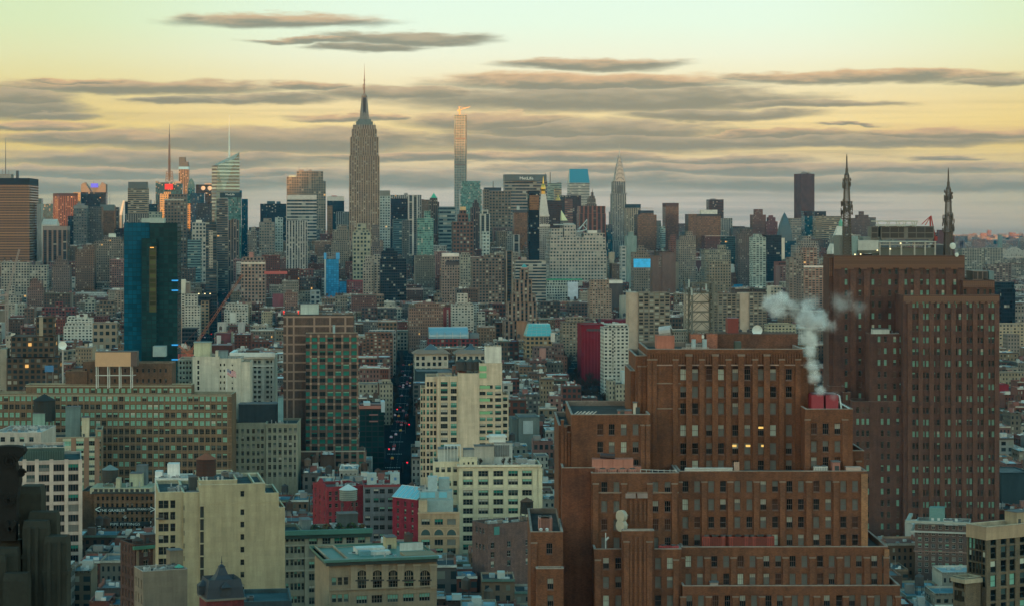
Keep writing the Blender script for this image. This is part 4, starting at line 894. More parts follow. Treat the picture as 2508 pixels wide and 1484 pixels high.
X = b.x(2738,5.0); pr.box(X-.3,X+.8,4.6,5.0,s4[2],s4[3]-.5,(.30,.15,.08))  # lit corner strip here too, put into the brick colour
# left projecting bay, two stages, with its central shaft
l4 = sec(600, 1240, 1.5, 50, 1066, None, [688,778,1070,1157], [1170,1308,1445,1580], piers=[628,1200], left=[6.5,12,17.5])
l3 = sec(580, 1221, 8.0, 47, 508, 1060, [675,765,1050,1140], [612,752,885,1020], piers=[612,1190,820,1010])
sh = sec(805, 1040, -1.2, 2.5, 932, None, (), (), piers=[838,1006])
for q in (870,905,940,975):
    px = b.x(q,-1.2); pr.box(px-.28,px+.28,-1.42,-1.2,0,sh[3]-1.2); px = b.x(q,8.0); pr.box(px-.28,px+.28,7.78,8.0,sh[3]+1,l3[3]-6.2)
X0_, X1_ = b.x(595,8), b.x(1221,8); z = b.z(648,0,8); tr.box(X0_,X1_,7.7,8.0,z-.2,z+.1,bot=True)
for q in (868,955): px = b.x(q,7.7); tr.box(px-1.2,px+1.2,7.55,7.75,b.z(690,0,8),b.z(655,0,8),(.28,.22,.2))
# shoulders beside the tower
la = sec(432, 1010, 16.0, 38, 80, 500, [645,730,818,905], [188,318,450], piers=[960,990])
lb = sec(340, 470, 19.0, 36, 160, None, (), ())
lc = sec(365, 606, 10.0, 44, 470, None, (), (), col=(.15,.058,.034))  # brick tinted darker to hold the shade on this wall
for q, t in ((368,20),(392,70),(416,110),(440,150)): px = b.x(q,18.6); zt = b.z(t+100,px,18.6); pr.box(px-.32,px+.32,18.2,19.0,0,zt); tr.box(px-.42,px+.42,18.1,19.05,zt,zt+.25,bot=True)
ra = sec(2150, 2497, 16.0, 38, 40, 495, [2214,2299,2386], [183,312,430], piers=[2165,2440])
rb = sec(2440, 2580, 20.0, 30, 345, 495, (), (), piers=[2540])
# tower
tw = [1255,1342,1445,1532,1637,1725,1825,1914]
t1 = sec(989, 2134, 24.0, 30, -399, 495, tw+[2030], [-215,-87,35,195,328,455], piers=[1296-100,1390,1585,1780,1975,2095,1010,1040], w=1.5, h=2.85,
         skip=lambda x, z: False)
ta = sec(905, 988, 25.5, 27, -350, 495, (), (), piers=[940,965]); tb = sec(2135, 2175, 25.5, 27, -343, 495, (), (), piers=[2150]); tcx = sec(2176, 2214, 27.0, 24, -200, 495, (), ())
td = sec(868, 904, 27.5, 23, -240, 495, (), ())
zt = t1[3]
for i in range(58):   # corbelled ribs under the tower parapet
    x = t1[0]+.6+i*(t1[1]-t1[0]-1.2)/57; pr.box(x-.16,x+.16,23.78,24.0,zt-3.6,zt-.9)
tr.box(t1[0],t1[1],23.7,24.0,zt-3.9,zt-3.6,(.30,.2,.16),bot=True)
for q in (1296,1488,1679,1867):
    px = b.x(q,23.6); pr.box(px-.7,px+.7,23.2,24.0,zt-34,zt-1.6); tr.box(px-.85,px+.85,23.05,24.0,zt-1.6,zt-1.1,bot=True)
for (x0,x1,v) in ((1035,1240,35),(1040,1235,-150)): z = b.z(v,0,24); tr.box(b.x(x0,24),b.x(x1,24),23.75,24.0,z-.14,z+.14,bot=True)
# pointed heads over the top row of tower windows
for c in tw:
    cx_ = b.x(c,24); z = b.z(-215,cx_,24)+2.85/2; mb.face([(cx_-.75,23.96,z),(cx_+.75,23.96,z),(cx_+.3,23.96,z+1.1),(cx_,23.96,z+1.5),(cx_-.3,23.96,z+1.1)],(.04,.022,.018))
# low wing at the far left
wa = sec(135, 372, -3.0, 40, 940, None, [272], [1062], piers=[160], h=2.6); wb = sec(175, 376, -6.0, 3.0, 1210, None, [280], [1320,1445,1575], h=2.7)
b.part('wall', mb, M_brick()); b.part('roof', rf, M_roof()); b.part('pier', pr, M_brick()); b.part('stone_trim', tr, M_stone())
T60 = [(20,('gray','gray',.5)),(7,('blind','dark',.5)),(4,('pale','pale',.5)),(7,('blind','gray',.35)),(10,('dark','dark',.5)),(8,('gray','dark',.5)),(6,('brown','brown',.5)),(3,('deep','deep',.4))]
put_windows(b, wins, T60, 3, 2, (.16,.10,.085), 11)
b.foot(b.x(135,-6), b.x(2844,0), -6, 62); b.occ(135, 2844, 1484)
HUD = b
def at60(zx, zy, y): x = b.x(zx, y); return x, b.z(zy, x, y)
# lit rooms
def lit_room(zx, zy, y, w=1.2, h=.5):
    x, z = at60(zx, zy, y); mb = MB(); mb.box(x-w/2,x+w/2,y+.36,y+.42,z-h/2,z+h/2); b.part('lamp_lit_pane', mb, glassm('lit'))
for q in ((1825,175,24),(1732,308,24),(1628,308,24),(1846,308,24)): lit_room(*q)
# roof houses of the tower
zr = t1[3]-1.1
def rh(l, r, top, y, d, col, name='roof_house', mat=None):
    mb = MB(col); x0, x1 = b.x(l,y), b.x(r,y); mb.box(x0,x1,y,y+d,zr,b.z(top,(x0+x1)/2,y)); return b.part(name, mb, mat or M_brick())
rh(1060,1190,-500,31,6,(.36,.14,.10),'salmon_plant_house',M_plaster()); rh(1310,1390,-510,33,6,(.33,.13,.085)); rh(1425,1505,-512,33,6,(.33,.13,.085)); rh(1505,2095,-512,40,10,(.16,.075,.05))
rh(1580,1660,-627,44,5,(.20,.035,.03),'rust_red_vent_stack',M_metal()); rh(1635,1680,-455,30,3,(.04,.06,.05),'dark_cabinet',M_metal())
mb = MB((.33,.35,.35)); x, z = at60(1120,-500,34); mb.bar((x-1.3,34,z+.9),(x+1.5,33.2,z+1.3),1.9,n=12); mb.bar((x+1.51,33.19,z+1.3),(x+1.55,33.18,z+1.31),1.6,(.03,.02,.02),n=12); b.part('exhaust_horn', mb, M_metal())
mb = MB((.34,.30,.27)); x0, _ = at60(1245,0,26); x1, _ = at60(1440,0,26); mb.box(x0,x1,26,26.4,zr+1.3,zr+1.5); mb.box(x0,x1,26,26.4,zr+.5,zr+.65)
for i in range(9): xx = x0+i*(x1-x0)/8; mb.bar((xx,26.2,zr),(xx,26.2,zr+1.5),.12)
b.part('railing', mb, M_metal())
for q in (1275,1345): x, _ = at60(q,0,29); plant_box(b, x, 29, zr, 2.2, 1.6, 2.2, (.25,.25,.24))
for q in (1330,1410):
    x, _ = at60(q,0,28.5); mb = MB((.28,.36,.38)); mb.bar((x,28.5,zr),(x,28.5,zr+3.3),.8,n=10); b.part('duct', mb, M_metal())
# steel lattice tower standing on the roof
c = Bld('lattice_mast', 'weathered steel lattice tower with dishes on the red brick roof', 'lattice tower', 'M3', 1735, 541, 5.0)
k = 541/FPX/3.754; mb = MB((.10,.10,.085)); zb = zr; zt = c.z(375,0,0); wm = 105*k*2; n = 7
for sx in (-1,1):
    for sy in (-1,1): mb.bar((sx*wm/2*.98,sy*wm/2,zb),(sx*wm/2*.9,sy*wm/2*.9,zt),.38)
zs = [zb+(zt-zb)*i/n for i in range(n+1)]
for i, z in enumerate(zs):
    h = wm/2*(.98-.08*i/n)
    for q in (-1,1): mb.bar((-h,q*h,z),(h,q*h,z),.2); mb.bar((q*h,-h,z),(q*h,h,z),.2)
    if i < n:
        g = wm/2*(.98-.08*(i+1)/n)
        for q in (-1,1):
            mb.bar((-h,q*h,z),(0,q*g,zs[i+1]),.15); mb.bar((h,q*h,z),(0,q*g,zs[i+1]),.15); mb.bar((q*h,-h,z),(q*g,0,zs[i+1]),.15); mb.bar((q*h,h,z),(q*g,0,zs[i+1]),.15)
for px in (-wm*.62, wm*.62):   # slender side legs of the same frame
    for s_ in (-1,1): mb.bar((px+s_*.5,0,zb),(px+s_*.5,0,zt+1.5),.16)
    for i in range(14): z = zb+(zt-zb)*i/14; mb.bar((px-.5,0,z),(px+.5,0,z+(zt-zb)/14),.1); mb.bar((px+.5,0,z),(px-.5,0,z+(zt-zb)/14),.1)
    mb.bar((px,0,zs[3]),(0,0,zs[3]),.18); mb.bar((px,0,zs[6]),(0,0,zs[6]),.18)
c.part('frame', mb, M_metal())
rnd = random.Random(3)
for i in range(11):
    mb = MB((.30,.34,.32) if i % 2 else (.08,.07,.06)); x, y, z = rnd.uniform(-wm*.7,wm*.7), rnd.choice([-1,1])*wm*.46, zt-rnd.uniform(0,3.4)
    if i % 3: mb.box(x-.2,x+.2,y-.2,y+.2,z,z+1.9,bot=True); nm = 'panel_antenna'
    else: mb.ring(x,y,[(.1,z),(.75,z+.1),(.75,z+.5)],10); nm = 'drum_antenna'
    c.part(nm, mb, M_metal())
# white dish on the tower roof
c = Bld('satellite_dish', 'white satellite dish on the rust red roof edge of the brick tower', 'dish', 'M3', 2255, 545, 5.0)
mb = MB((.62,.66,.62)); mb.ring(0,0,[(.05,0),(.8,.16),(1.25,.45),(1.3,.55),(.8,.25),(.05,.12)],18); o = c.part('reflector', mb, M_metal(), smooth=True); o.location = (0,0,c.z(812)); o.rotation_euler = (radians(78),0,radians(-20))
mb = MB((.12,.12,.12)); mb.bar((0,.5,zr),(0,.3,c.z(815)),.2); c.part('stand', mb, M_metal())
# round microwave dishes above the central shaft
for i, (v, lab) in enumerate(((820,'upper pale drum dish on the brick shaft of the stepped tower'),(890,'lower pale drum dish on the brick shaft of the stepped tower'))):
    c = Bld('drum_dish', lab, 'dish', 'F3', 848, 503, 5.0, 'drum dishes on the brick shaft'); mb = MB((.36,.34,.27))
    o = None; mb.ring(0,0,[(1.35,0),(1.4,.2),(1.4,1.1),(1.2,1.15)],20); o = c.part('drum', mb, M_metal()); o.location = (-.3,5.4,c.z(v,0,5.4)); o.rotation_euler = (radians(90),0,radians(-52))
    mb = MB((.15,.16,.16)); mb.bar((.9,6.2,c.z(v,0,6)),(.9,8,c.z(v,0,6)),.2); c.part('bracket', mb, M_metal())
# equipment on the setback roofs
zs_ = l3[3]-1.1; y = 10.5
x0, x1 = b.x(588,y), b.x(888,y); mb = MB((.40,.17,.125)); mb.box(x0,x1,y,y+3.2,zs_,b.z(405,x0,y)); mb.box(x1,x1+1.9,y+.6,y+3,zs_,b.z(462,x1,y))
for i in range(1,4): xx = x0+(x1-x0)*i/4; mb.box(xx-.06,xx+.06,y-.05,y,zs_,b.z(408,x0,y),(.22,.09,.07))
b.part('salmon_container', mb, M_plaster())
for q in (632,705,778,850): x = b.x(q,9.2); plant_box(b, x, 9.0, zs_, 2.0, 1.1, 1.9, (.40,.17,.13))
x = b.x(645,11); mb = MB((.05,.03,.03)); mb.bar((x,11,b.z(378,x,11)),(b.x(752,11),11,b.z(385,x,11)),.9,n=8); b.part('exhaust_duct', mb, M_metal())
mb = MB((.45,.47,.45)); x0, x1 = b.x(940,9.5), b.x(1200,9.5)
for i in range(7): xx = x0+i*(x1-x0)/6; mb.bar((xx,9.5,zs_),(xx,9.5,zs_+1.8),.12)
mb.bar((x0,9.5,zs_+1.8),(x1,9.5,zs_+1.5),.12); mb.bar((x0,9.5,zs_+.9),(x1,9.5,zs_+.9),.1); b.part('pipe_rack', mb, M_metal())
z3 = s3[3]-1.1; mb = MB((.5,.52,.5)); x0, x1 = b.x(1265,13), b.x(1615,13); mb.box(x0,x1,13,13.5,z3+.6,z3+1.5); mb.bar((x0,12.7,z3+1.7),(x1,12.7,z3+1.7),.2,n=6); b.part('white_duct', mb, M_metal())
for q in (1632,1646,1658):
    x = b.x(q,14); mb = MB((.42,.28,.22)); mb.bar((x,14,z3),(x,14,b.z(425,x,14)),.35,n=8); b.part('flue', mb, M_metal())
x = b.x(2215,13); plant_box(b, x, 13, z3, 1.6, 1.4, 2.0, (.5,.5,.47)); x = b.x(2265,13); plant_box(b, x, 13, z3, 1.6, 1.4, 2.0, (.5,.5,.47))
hut(b, b.x(2350,13), b.x(2405,13), 13, 16, z3, 3.0, (.33,.15,.12)); mb = MB((.42,.3,.25)); mb.box(b.x(2450,12.5),b.x(2560,12.5),12.5,15,z3+.8,z3+1.9); b.part('steel_platform', mb, M_metal())
z4 = s4[3]-1.1
for q in (1395,1450,1563,1620,1728,1785): x = b.x(q,6.5); plant_box(b, x, 6.5, z4, 4.4, 2.2, 3.3, (.27,.05,.035), 'red_cooling_unit')
zl = l4[3]-1.1
for q in (1075,1145): x = b.x(q,3); plant_box(b, x, 3, zl, 2.4, 1.6, 1.6, (.36,.05,.055), 'red_cooling_unit')
x = b.x(685,2.5); mb = MB((.5,.52,.5)); mb.bar((x,2.5,zl),(x,2.5,b.z(945,x,2.5)),.16,n=6); mb.bar((x,2.5,b.z(1000,x,2.5)),(b.x(708,2.5),2.5,b.z(978,x,2.5)),.35,n=8); b.part('davit', mb, M_metal())
x0, x1 = b.x(1450,3), b.x(1508,3); hut(b, x0, x1, 2, 4, s5[3]-1.1, 1.5, (.36,.31,.28), 'pale_plant_box', False)
zw = wa[3]-1.0
for q in (192,212,232,252): x = b.x(q,4); plant_box(b, x, 4, zw, 1.3, 5.0, 3.2, (.33,.15,.12), 'salmon_cooling_unit')
for q in (210,255): pipe(b, b.x(q,1), 1, zw, 1.0, .25, (.5,.5,.48))
for (q, t) in ((440,0),(480,12),(520,3)):
    x = b.x(q,20+t); mb = MB((.5,.42,.36))
    for j in range(3): mb.bar((x+j*.8,22,la[3]-.8),(x+1.6+j*.8,24,la[3]+.1),.18)
    b.part('steel_beam', mb, M_metal())
x0 = b.x(775,19); hut(b, x0, x0+3.2, 18, 21, la[3]-1.1, 1.8, (.25,.12,.1)); hut(b, b.x(890,24), b.x(915,24), 24, 26, la[3]-1.1, 3.2, (.5,.42,.34))
# red steel tanks on the right shoulder, where the steam comes from
zk = ra[3]-1.1
for q in ((2195,2285),(2300,2392)):
    mb = MB((.26,.025,.04)); x0, x1 = b.x(q[0],20), b.x(q[1],20); mb.box(x0,x1,20,26,zk,b.z(-64,x0,20)); mb.box(x0+.3,x1-.3,20.3,25.7,b.z(-64,x0,20),b.z(-64,x0,20)+.25,(.12,.03,.04)); b.part('red_cooling_tower', mb, M_metal())
mb = MB((.45,.55,.55)); x0 = b.x(2400,20); x1 = b.x(2440,20); mb.bar((x0,20,zk+4),(x0+.6,20,zk),.3); mb.bar((x0,20,zk+4),(x0,24,zk+4),.2); mb.bar((x0+.2,19,zk+2.2),(b.x(2490,17),17,zk+.9),.2); b.part('ladder_rail', mb, M_metal())
class NB(Bld):
    """near building of several masses, with real openings; sizes in survey units are scaled at the front plane"""
    def __init__(s, name, label, cat, reg, ax, D, a=5.0, col=(.3,.27,.2), coping=None, roofc=(.07,.08,.08), rev=.3):
        super().__init__(name, label, cat, reg, ax, D, a); s.mb, s.wins, s.rf, s.tr = MB(col), [], MB(roofc), MB(coping or (.3,.28,.24))
        s.k = D/FPX/s.reg[0]; s.coping = coping or tuple(.9*c for c in col); s.rev = rev; s.boxes = []
    def rows(s, spec):
        if isinstance(spec, tuple) and len(spec) == 3: f, st, n = spec; return [f+st*i for i in range(n)]
        return list(spec)
    def mass(s, l, r, top, y=0.0, dep=24, bot=None, cols=(), rows=(), w=20, h=20, left=0, right=0, lw=None, col=None, ph=1.0, skip=None, lrows=None):
        x0, x1 = s.x(l,y), s.x(r,y); xm = (x0+x1)/2; z1 = s.z(top,xm,y); z0 = 0 if bot is None else s.z(bot,xm,y); k = s.k
        if isinstance(cols, tuple) and len(cols) == 2 and isinstance(cols[0], int): fc = even(x0+.5, x1-.5, cols[0], cols[1]*k)
        else: fc = spans([s.x(c,y) for c in cols], w*k)
        rr = rows_from(s, s.rows(rows), h*k, xm, y); lw = (lw or w)*k
        lr = rr if lrows is None else rows_from(s, s.rows(lrows), h*k, xm, y)
        block(s, s.mb, s.wins, x0, x1, y, y+dep, z0, z1, fc, rr, even(y+.6,y+dep-.6,left,lw) if left else (), lr, even(y+.6,y+dep-.6,right,lw) if right else (), col, s.rev, skip)
        roofing(s.rf, x0, x1, y, y+dep, z1, ph, .4, None, s.coping)
        s.foot(x0, x1, y, y+dep); s.tops[(x0, x1, y, y+dep)] = z1; s.boxes.append((x0,x1,y,y+dep,z1-ph)); return x0, x1, y, y+dep, z1
    def band(s, l, r, zy, y, hgt=.35, out=.25, dep=None, col=None, left=True):
        """string course or cornice along the front (and left flank) standing proud of the wall"""
        x0, x1 = s.x(l,y), s.x(r,y); z = s.z(zy,(x0+x1)/2,y)
        s.tr.box(x0-(out if left else 0), x1, y-out, y-.004, z-hgt/2, z+hgt/2, col, bot=True)
        if dep: s.tr.box(x0-out, x0-.004, y-.004, y+dep, z-hgt/2, z+hgt/2, col, bot=True)
    def pier(s, zxs, w, t0, t1, y, out=.3, col=None):
        for q in zxs:
            x = s.x(q,y); z1 = s.z(t0,x,y); z0 = 0 if t1 is None else s.z(t1,x,y); s.tr.box(x-w/2, x+w/2, y-out, y-.004, z0, z1, col)
    def done(s, mat, table, nx=2, ny=2, frame=(.1,.1,.1), seed=1, trim=None, occ=None):
        s.part('wall', s.mb, mat); s.part('roof', s.rf, M_roof())
        if s.tr.f: s.part('trim', s.tr, trim or M_stone())
        if s.wins: put_windows(s, s.wins, table, nx, ny, frame, seed)
        if occ: s.occ(*occ)
        return s
PALEW = [(14,('mint','mint',.5)),(10,('pale','sky',.5)),(8,('mint','dark',.5)),(9,('dark','dark',.5)),(5,('sky','sky',.5)),(4,('blind','dark',.6)),(2,('deep','deep',.5))]
GREENW = [(12,('green','green',.5)),(7,('green','dark',.3)),(9,('dark','dark',.5)),(3,('deep','deep',.5)),(2,('mint','green',.3))]
LOFTW = [(10,('dark','dark',.5)),(6,('sky','dark',.4)),(5,('mint','dark',.4)),(4,('blind','dark',.4)),(3,('green','dark',.5)),(2,('gray','gray',.5))]
DARKW = [(12,('dark','dark',.5)),(5,('deep','deep',.5)),(2,('sky','dark',.4)),(1,('blind','dark',.5))]

# ------------------------------------------------------------------ brown telephone tower with the twin masts
b = NB('brick_tower', 'dark brown brick tower carrying twin lattice masts on its roof', 'tower', 'M4', 1241, 930, 0.0, (.092,.048,.038), (.13,.09,.075), (.05,.06,.06), .4)
rw = [1337,1373,1427,1463,1523,1563,1627,1663,1724,1762,1827,1863,1925,1965,2030,2066]; rr = (80,108,22)
m1 = b.mass(1241, 2124, -5, 0, 50, None, rw, rr, 25, 56)
m2 = b.mass(1788, 2080, -141, 14, 40, None, [1810,1930,1990,2040], [-38], 25, 50)
tr_ = [715,842,962,1024,1116,1176,1265,1322,1409,1466,1553,1607,1715]; t_rows = [-225,-127,-27] + [78+105*i for i in range(10)]
m3 = b.mass(600, 1805, -368, 20, 32, None, tr_, t_rows, 26, 56, skip=lambda x, z: False)
m4 = b.mass(557, 599, -350, 22, 14)
m5 = b.mass(930, 1255, 350, 6, 12, None, [1018,1076,1162,1218], (395,108,12), 26, 56)
m6 = b.mass(775, 1290, 968, 2, 16, None, [822,870,914,1047,1105,1190,1248], (1045,107,14), 26, 58)
m7 = b.mass(560, 700, 830, 14, 8, None, [], []); m8 = b.mass(688, 755, 885, 10, 12, None, [722], [930], 18, 50)
pr = MB((.11,.057,.043)); pk = MB((.17,.09,.058)); z = m3[4]
for i in range(120):
    x = m3[0]+.5+i*(m3[1]-m3[0]-1)/119; d = 4 if (i//6) % 2 else 6.5; pk.box(x-.28,x+.28,19.7,19.98,z-4.2-d*.25,z-.3)
for i in range(46): x = m1[0]+.5+i*(m1[1]-m1[0]-1)/45; pk.box(x-.45,x+.45,-.3,-.02,m1[4]-2.6-(.8 if i%3 else 0),m1[4]-.3)
for i in range(16): x = m2[0]+.5+i*(m2[1]-m2[0]-1)/15; pk.box(x-.35,x+.35,13.7,13.98,m2[4]-3,m2[4]-.3)
for i in range(10): pk.box(m4[0]+.4+i*.72-.2,m4[0]+.4+i*.72+.2,21.7,21.98,m4[4]-8,m4[4]-.3)
for q in [1300+100*i for i in range(9)]: x = b.x(q,0); pr.box(x-1.0,x+1.0,-.45,-.01,0,m1[4]-3.6)
for q in (780,905,1222,1365,1510,1660,1765): x = b.x(q,20); pr.box(x-1.3,x+1.3,19.45,19.69,0,m3[4]-6.5)
b.part('pier', pr, M_brick()); b.part('ribbed_parapet', pk, M_brick())
TPW = [(30,('mint','mint',.5)),(8,('mint','dark',.5)),(4,('mint','dark',.25)),(12,('deep','deep',.5)),(4,('brown','brown',.5)),(6,('pale','mint',.5)),(5,('dark','dark',.5))]
TPD = [(20,('deep','deep',.5)),(4,('brown','brown',.5)),(4,('dark','dark',.5)),(2,('mint','dark',.3))]
def ttab(p, r): q = math.sin(floor(p[2]/4.85)*12.9+ (0 if p[0] < 30 else 3.7))*43758.5; q -= floor(q); return TPD if q > .68 or (q > .5 and p[0] < 0) else TPW
b.done(M_brick(), ttab, 3, 4, (.10,.10,.085), 5, M_brick(), (470,2124,1484)); TEL = b
def r4(zx, y): return b.x(zx*1.0835, y)
def r4z(zy, y, x=0): return b.z(zy*1.0835-1484.2, x, y)
zr = m3[4]-1; mb = MB((.30,.33,.30))
def rb(l, r, t, bt, y, d, col, name, mat=None):
    m = MB(col); m.box(r4(l,y), r4(r,y), y, y+d, r4z(bt,y), r4z(t,y)); return b.part(name, m, mat or M_metal())
rb(600,700,858,1045,30,16,(.10,.12,.12),'plant_house'); rb(700,760,866,1045,29,10,(.16,.26,.26),'teal_plant_house'); rb(762,935,900,985,28,12,(.33,.36,.34),'plant_house'); rb(800,960,870,900,34,10,(.14,.17,.16),'plant_house')
rb(936,1420,965,1045,32,18,(.09,.11,.10),'plant_house'); rb(760,936,985,1010,26,3,(.05,.06,.05),'gallery'); rb(1420,1560,940,1045,36,12,(.07,.09,.11),'plant_house')
rb(936,1425,908,916,28,24,(.32,.36,.33),'platform')
m = MB((.30,.30,.27)); x0, x1 = r4(940,30), r4(1418,30)
for q in (945,1030,1128,1240,1330,1415): m.bar((r4(q,29),29,zr),(r4(q,29),29,r4z(908,29)),.6)
m.bar((r4(940,29),29,r4z(935,29)),(r4(1418,29),29,r4z(935,29)),.35); b.part('platform_leg', m, M_metal())
m = MB((.10,.10,.09)); m.box(r4(955,32),r4(1405,32),32,44,r4z(892,32),r4z(780,32)); m.box(r4(872,33),r4(932,33),33,43,r4z(892,32),r4z(782,32)); b.part('cooling_tower', m, M_metal())
for i, (l, r) in enumerate(((963,1028),(1036,1102),(1108,1150),(1185,1252),(1260,1325),(1332,1396),(878,926))):
    for (t, bt) in ((790,832),(840,878)):
        m = MB((.012,.013,.014)); yy = 31.85 if l > 900 else 32.85; m.box(r4(l,yy),r4(r,yy),yy,yy+.14,r4z(bt,yy),r4z(t,yy)); b.part('louvre_panel', m, M_metal())
m = MB((.33,.36,.32))
for t in (738,772): m.bar((r4(905 if t == 738 else 940,31),31,r4z(t,31)),(r4(1270 if t == 738 else 1240,31),31,r4z(t,31)),.5); m.bar((r4(905 if t == 738 else 940,31),41,r4z(t,31)),(r4(1270 if t == 738 else 1240,31),41,r4z(t,31)),.5)
for q in (925,1010,1030,1085,1105,1150,1170,1215,1235,1262): m.bar((r4(q,31),31,r4z(738,31)),(r4(q+(12 if int(q/5)%2 else -12),31),31,r4z(785,31)),.35)
b.part('steel_truss', m, M_metal())
def mast32(cx, top, bot, lab, secs):
    c = Bld('lattice_mast', lab, 'mast', 'R4', cx, 960, 4.0, 'twin masts on the brown tower'); k = 960/FPX/3.4647; m = MB((.060,.050,.042)); Z = lambda v: c.z(v)
    lattice(m, 0, 0, zr, Z(secs[0]), 3.5, 2.5, 20, .26); lattice(m, 0, 0, Z(secs[0]), Z(secs[1]), 2.4, 1.7, 11, .22)
    m.ring(0,0,[(1.2,Z(secs[1])),(1.0,Z(secs[1]-12)),(.5,Z(secs[2]-30))],8); c.part('lattice_shaft', m, M_metal())
    m = MB((.05,.045,.04)); m.bar((0,0,Z(secs[1])),(0,0,Z(secs[2]-60)),.9,n=8); m.bar((0,0,Z(secs[2]-60)),(0,0,Z(top+18)),.62,n=6,w2=.4); m.bar((0,0,Z(top+18)),(0,0,Z(top)),.25,n=4); c.part('aerial', m, M_metal())
    r = random.Random(int(cx)); m = MB((.055,.05,.045))
    for (va, vb_, n, R) in ((secs[1]+32, secs[1]+112, 26, 1.75), (secs[0]+5, secs[0]+150, 54, 2.5)):
        for i in range(n):
            a = r.uniform(0, 2*pi); v = r.uniform(va, vb_); x, y = R*cos(a), R*sin(a); m.box(x-.17,x+.17,y-.17,y+.17,Z(v),Z(v)+r.uniform(.9,1.8),bot=True); m.bar((x,y,Z(v)+.5),(x*.4,y*.4,Z(v)+.5),.12)
        for v in (va, vb_): m.ring(0,0,[(R,Z(v)),(R,Z(v)+.3)],12)
    c.part('panel_antenna', m, M_metal())
mast32(665, 168, 1030, 'taller left lattice mast with a long black aerial on the brown tower', (570,350,350))
mast32(1527, 285, 1030, 'shorter right lattice mast with a red ringed aerial on the brown tower', (685,465,465))
for q, v, s_, lb in ((1560,948,.85,'bigger white drum dish beside the right lattice mast'),(1595,1022,.55,'smaller white drum dish low at the right mast foot')):
    c = Bld('drum_dish', lb, 'dish', 'R4', q, 950, 4.0); m = MB((.5,.55,.5)); m.ring(0,0,[(s_*1.6,0),(s_*1.65,.3),(s_*1.65,s_*.8),(s_*.6,s_)],18); o = c.part('drum', m, M_metal()); o.location = (0,0,c.z(v)); o.rotation_euler = (radians(90),0,radians(18))
    m = MB((.1,.1,.1)); m.bar((0,2,zr),(0,2,c.z(v)),.5); c.part('stand', m, M_metal())
c = Bld('derrick_crane', 'red roof derrick crane beside the black cooling panels', 'crane', 'R4', 1420, 965, 4.0); m = MB((.34,.035,.03)); Z = lambda v: c.z(v)
m.bar((0,0,Z(905)),(c.x(1380,0),0,Z(692)),.5,w2=.4); m.bar((c.x(1380,0),0,Z(692)),(c.x(1300,0),0,Z(765)),.3); m.bar((c.x(1372,0),0,Z(700)),(c.x(1375,0),0,Z(780)),.6); m.bar((c.x(1380,0),0,Z(692)),(c.x(1330,0),0,Z(772)),.3); m.box(-.8,.6,-.6,.8,Z(905),Z(868)); c.part('jib', m, M_metal())
for q, v in ((735,1020),(783,1018),(1122,925),(650,1045),(1035,973),(925,985)):
    m = MB(); x = r4(q,25.5); m.box(x-.25,x+.25,25.4,25.9,r4z(v,25.5)-.25,r4z(v,25.5)+.25); b.part('flood_lamp', m, flat('lamp_white', (.4,.4,.3), emit=lin((255,225,160)), es=1.2))
rb(1735,1860,1160,1235,34,14,(.16,.12,.10),'louvre_house'); rb(1870,1915,1160,1240,36,10,(.10,.17,.18),'teal_tank')
for q in (1740,1782,1824): rb(q,q+32,1166,1228,33.8,.15,(.015,.015,.016),'louvre_panel')
hut(b, b.x(960,9), b.x(1110,9), 8, 14, m5[4]-1, 3.0, (.40,.45,.42), 'pale_roof_house', False); clutter(b, b.x(1120,9), b.x(1230,9), 8, 15, m5[4]-1, 4, 9)

# ------------------------------------------------------------------ long brown loft block, left
b = NB('loft_building', 'long brown brick loft block with rows of pale green windows', 'loft building', 'M1', 0, 1100, -1.0, (.155,.105,.065), (.27,.27,.2), (.06,.075,.07))
cw = [107+53.3*i for i in range(38)]
c1 = [-60+68*i for i in range(34)]
k = 3.754/2.995
rws = [1437] + [1484+15+71.5*i for i in range(12)]
m1 = b.mass(-200, 2130, 1395, 0, 16, None, [107+53.0*i for i in range(38)]+[0,54], (1437,75.0,16), 41, 46)
m2 = b.mass(238, 1760, 1310, 6, 9.5, None, [355+55.5*i for i in range(26)], [1362], 38, 44)
for i in range(39): b.pier([80.5+53.0*i], .42, 1400, None, 0, .25, (.19,.135,.085))
b.band(-200, 2130, 1408, 0, .5, .3); b.band(238, 1760, 1322, 6, .5, .3)
for i in range(12): b.band(-200, 2130, 1474+75.0*i, 0, .4, .16, col=(.19,.13,.085), left=False)
_zt = m1[4]
LT1 = [(30,('mint','mint',.5)),(5,('mint','dark',.4)),(3,('pale','mint',.5)),(2,('dark','dark',.5))]; LT2 = [(6,('mint','mint',.5)),(5,('mint','dark',.3)),(18,('dark','dark',.5)),(9,('deep','deep',.5)),(4,('sky','dark',.5))]
def ltab(p, r): i = int((_zt-p[2])/4.1); return LT1 if i in (0,2,3) or (i == 1 and p[0] > 60) or p[2] > _zt else LT2
b.done(M_brick(), ltab, 2, 3, (.14,.13,.10), 21, None, (-200, 2130, 1484))
LOFT = b; zr = m2[4]-1
mb = MB((.125,.078,.052)); x0, x1 = b.x(600,14), b.x(870,14)
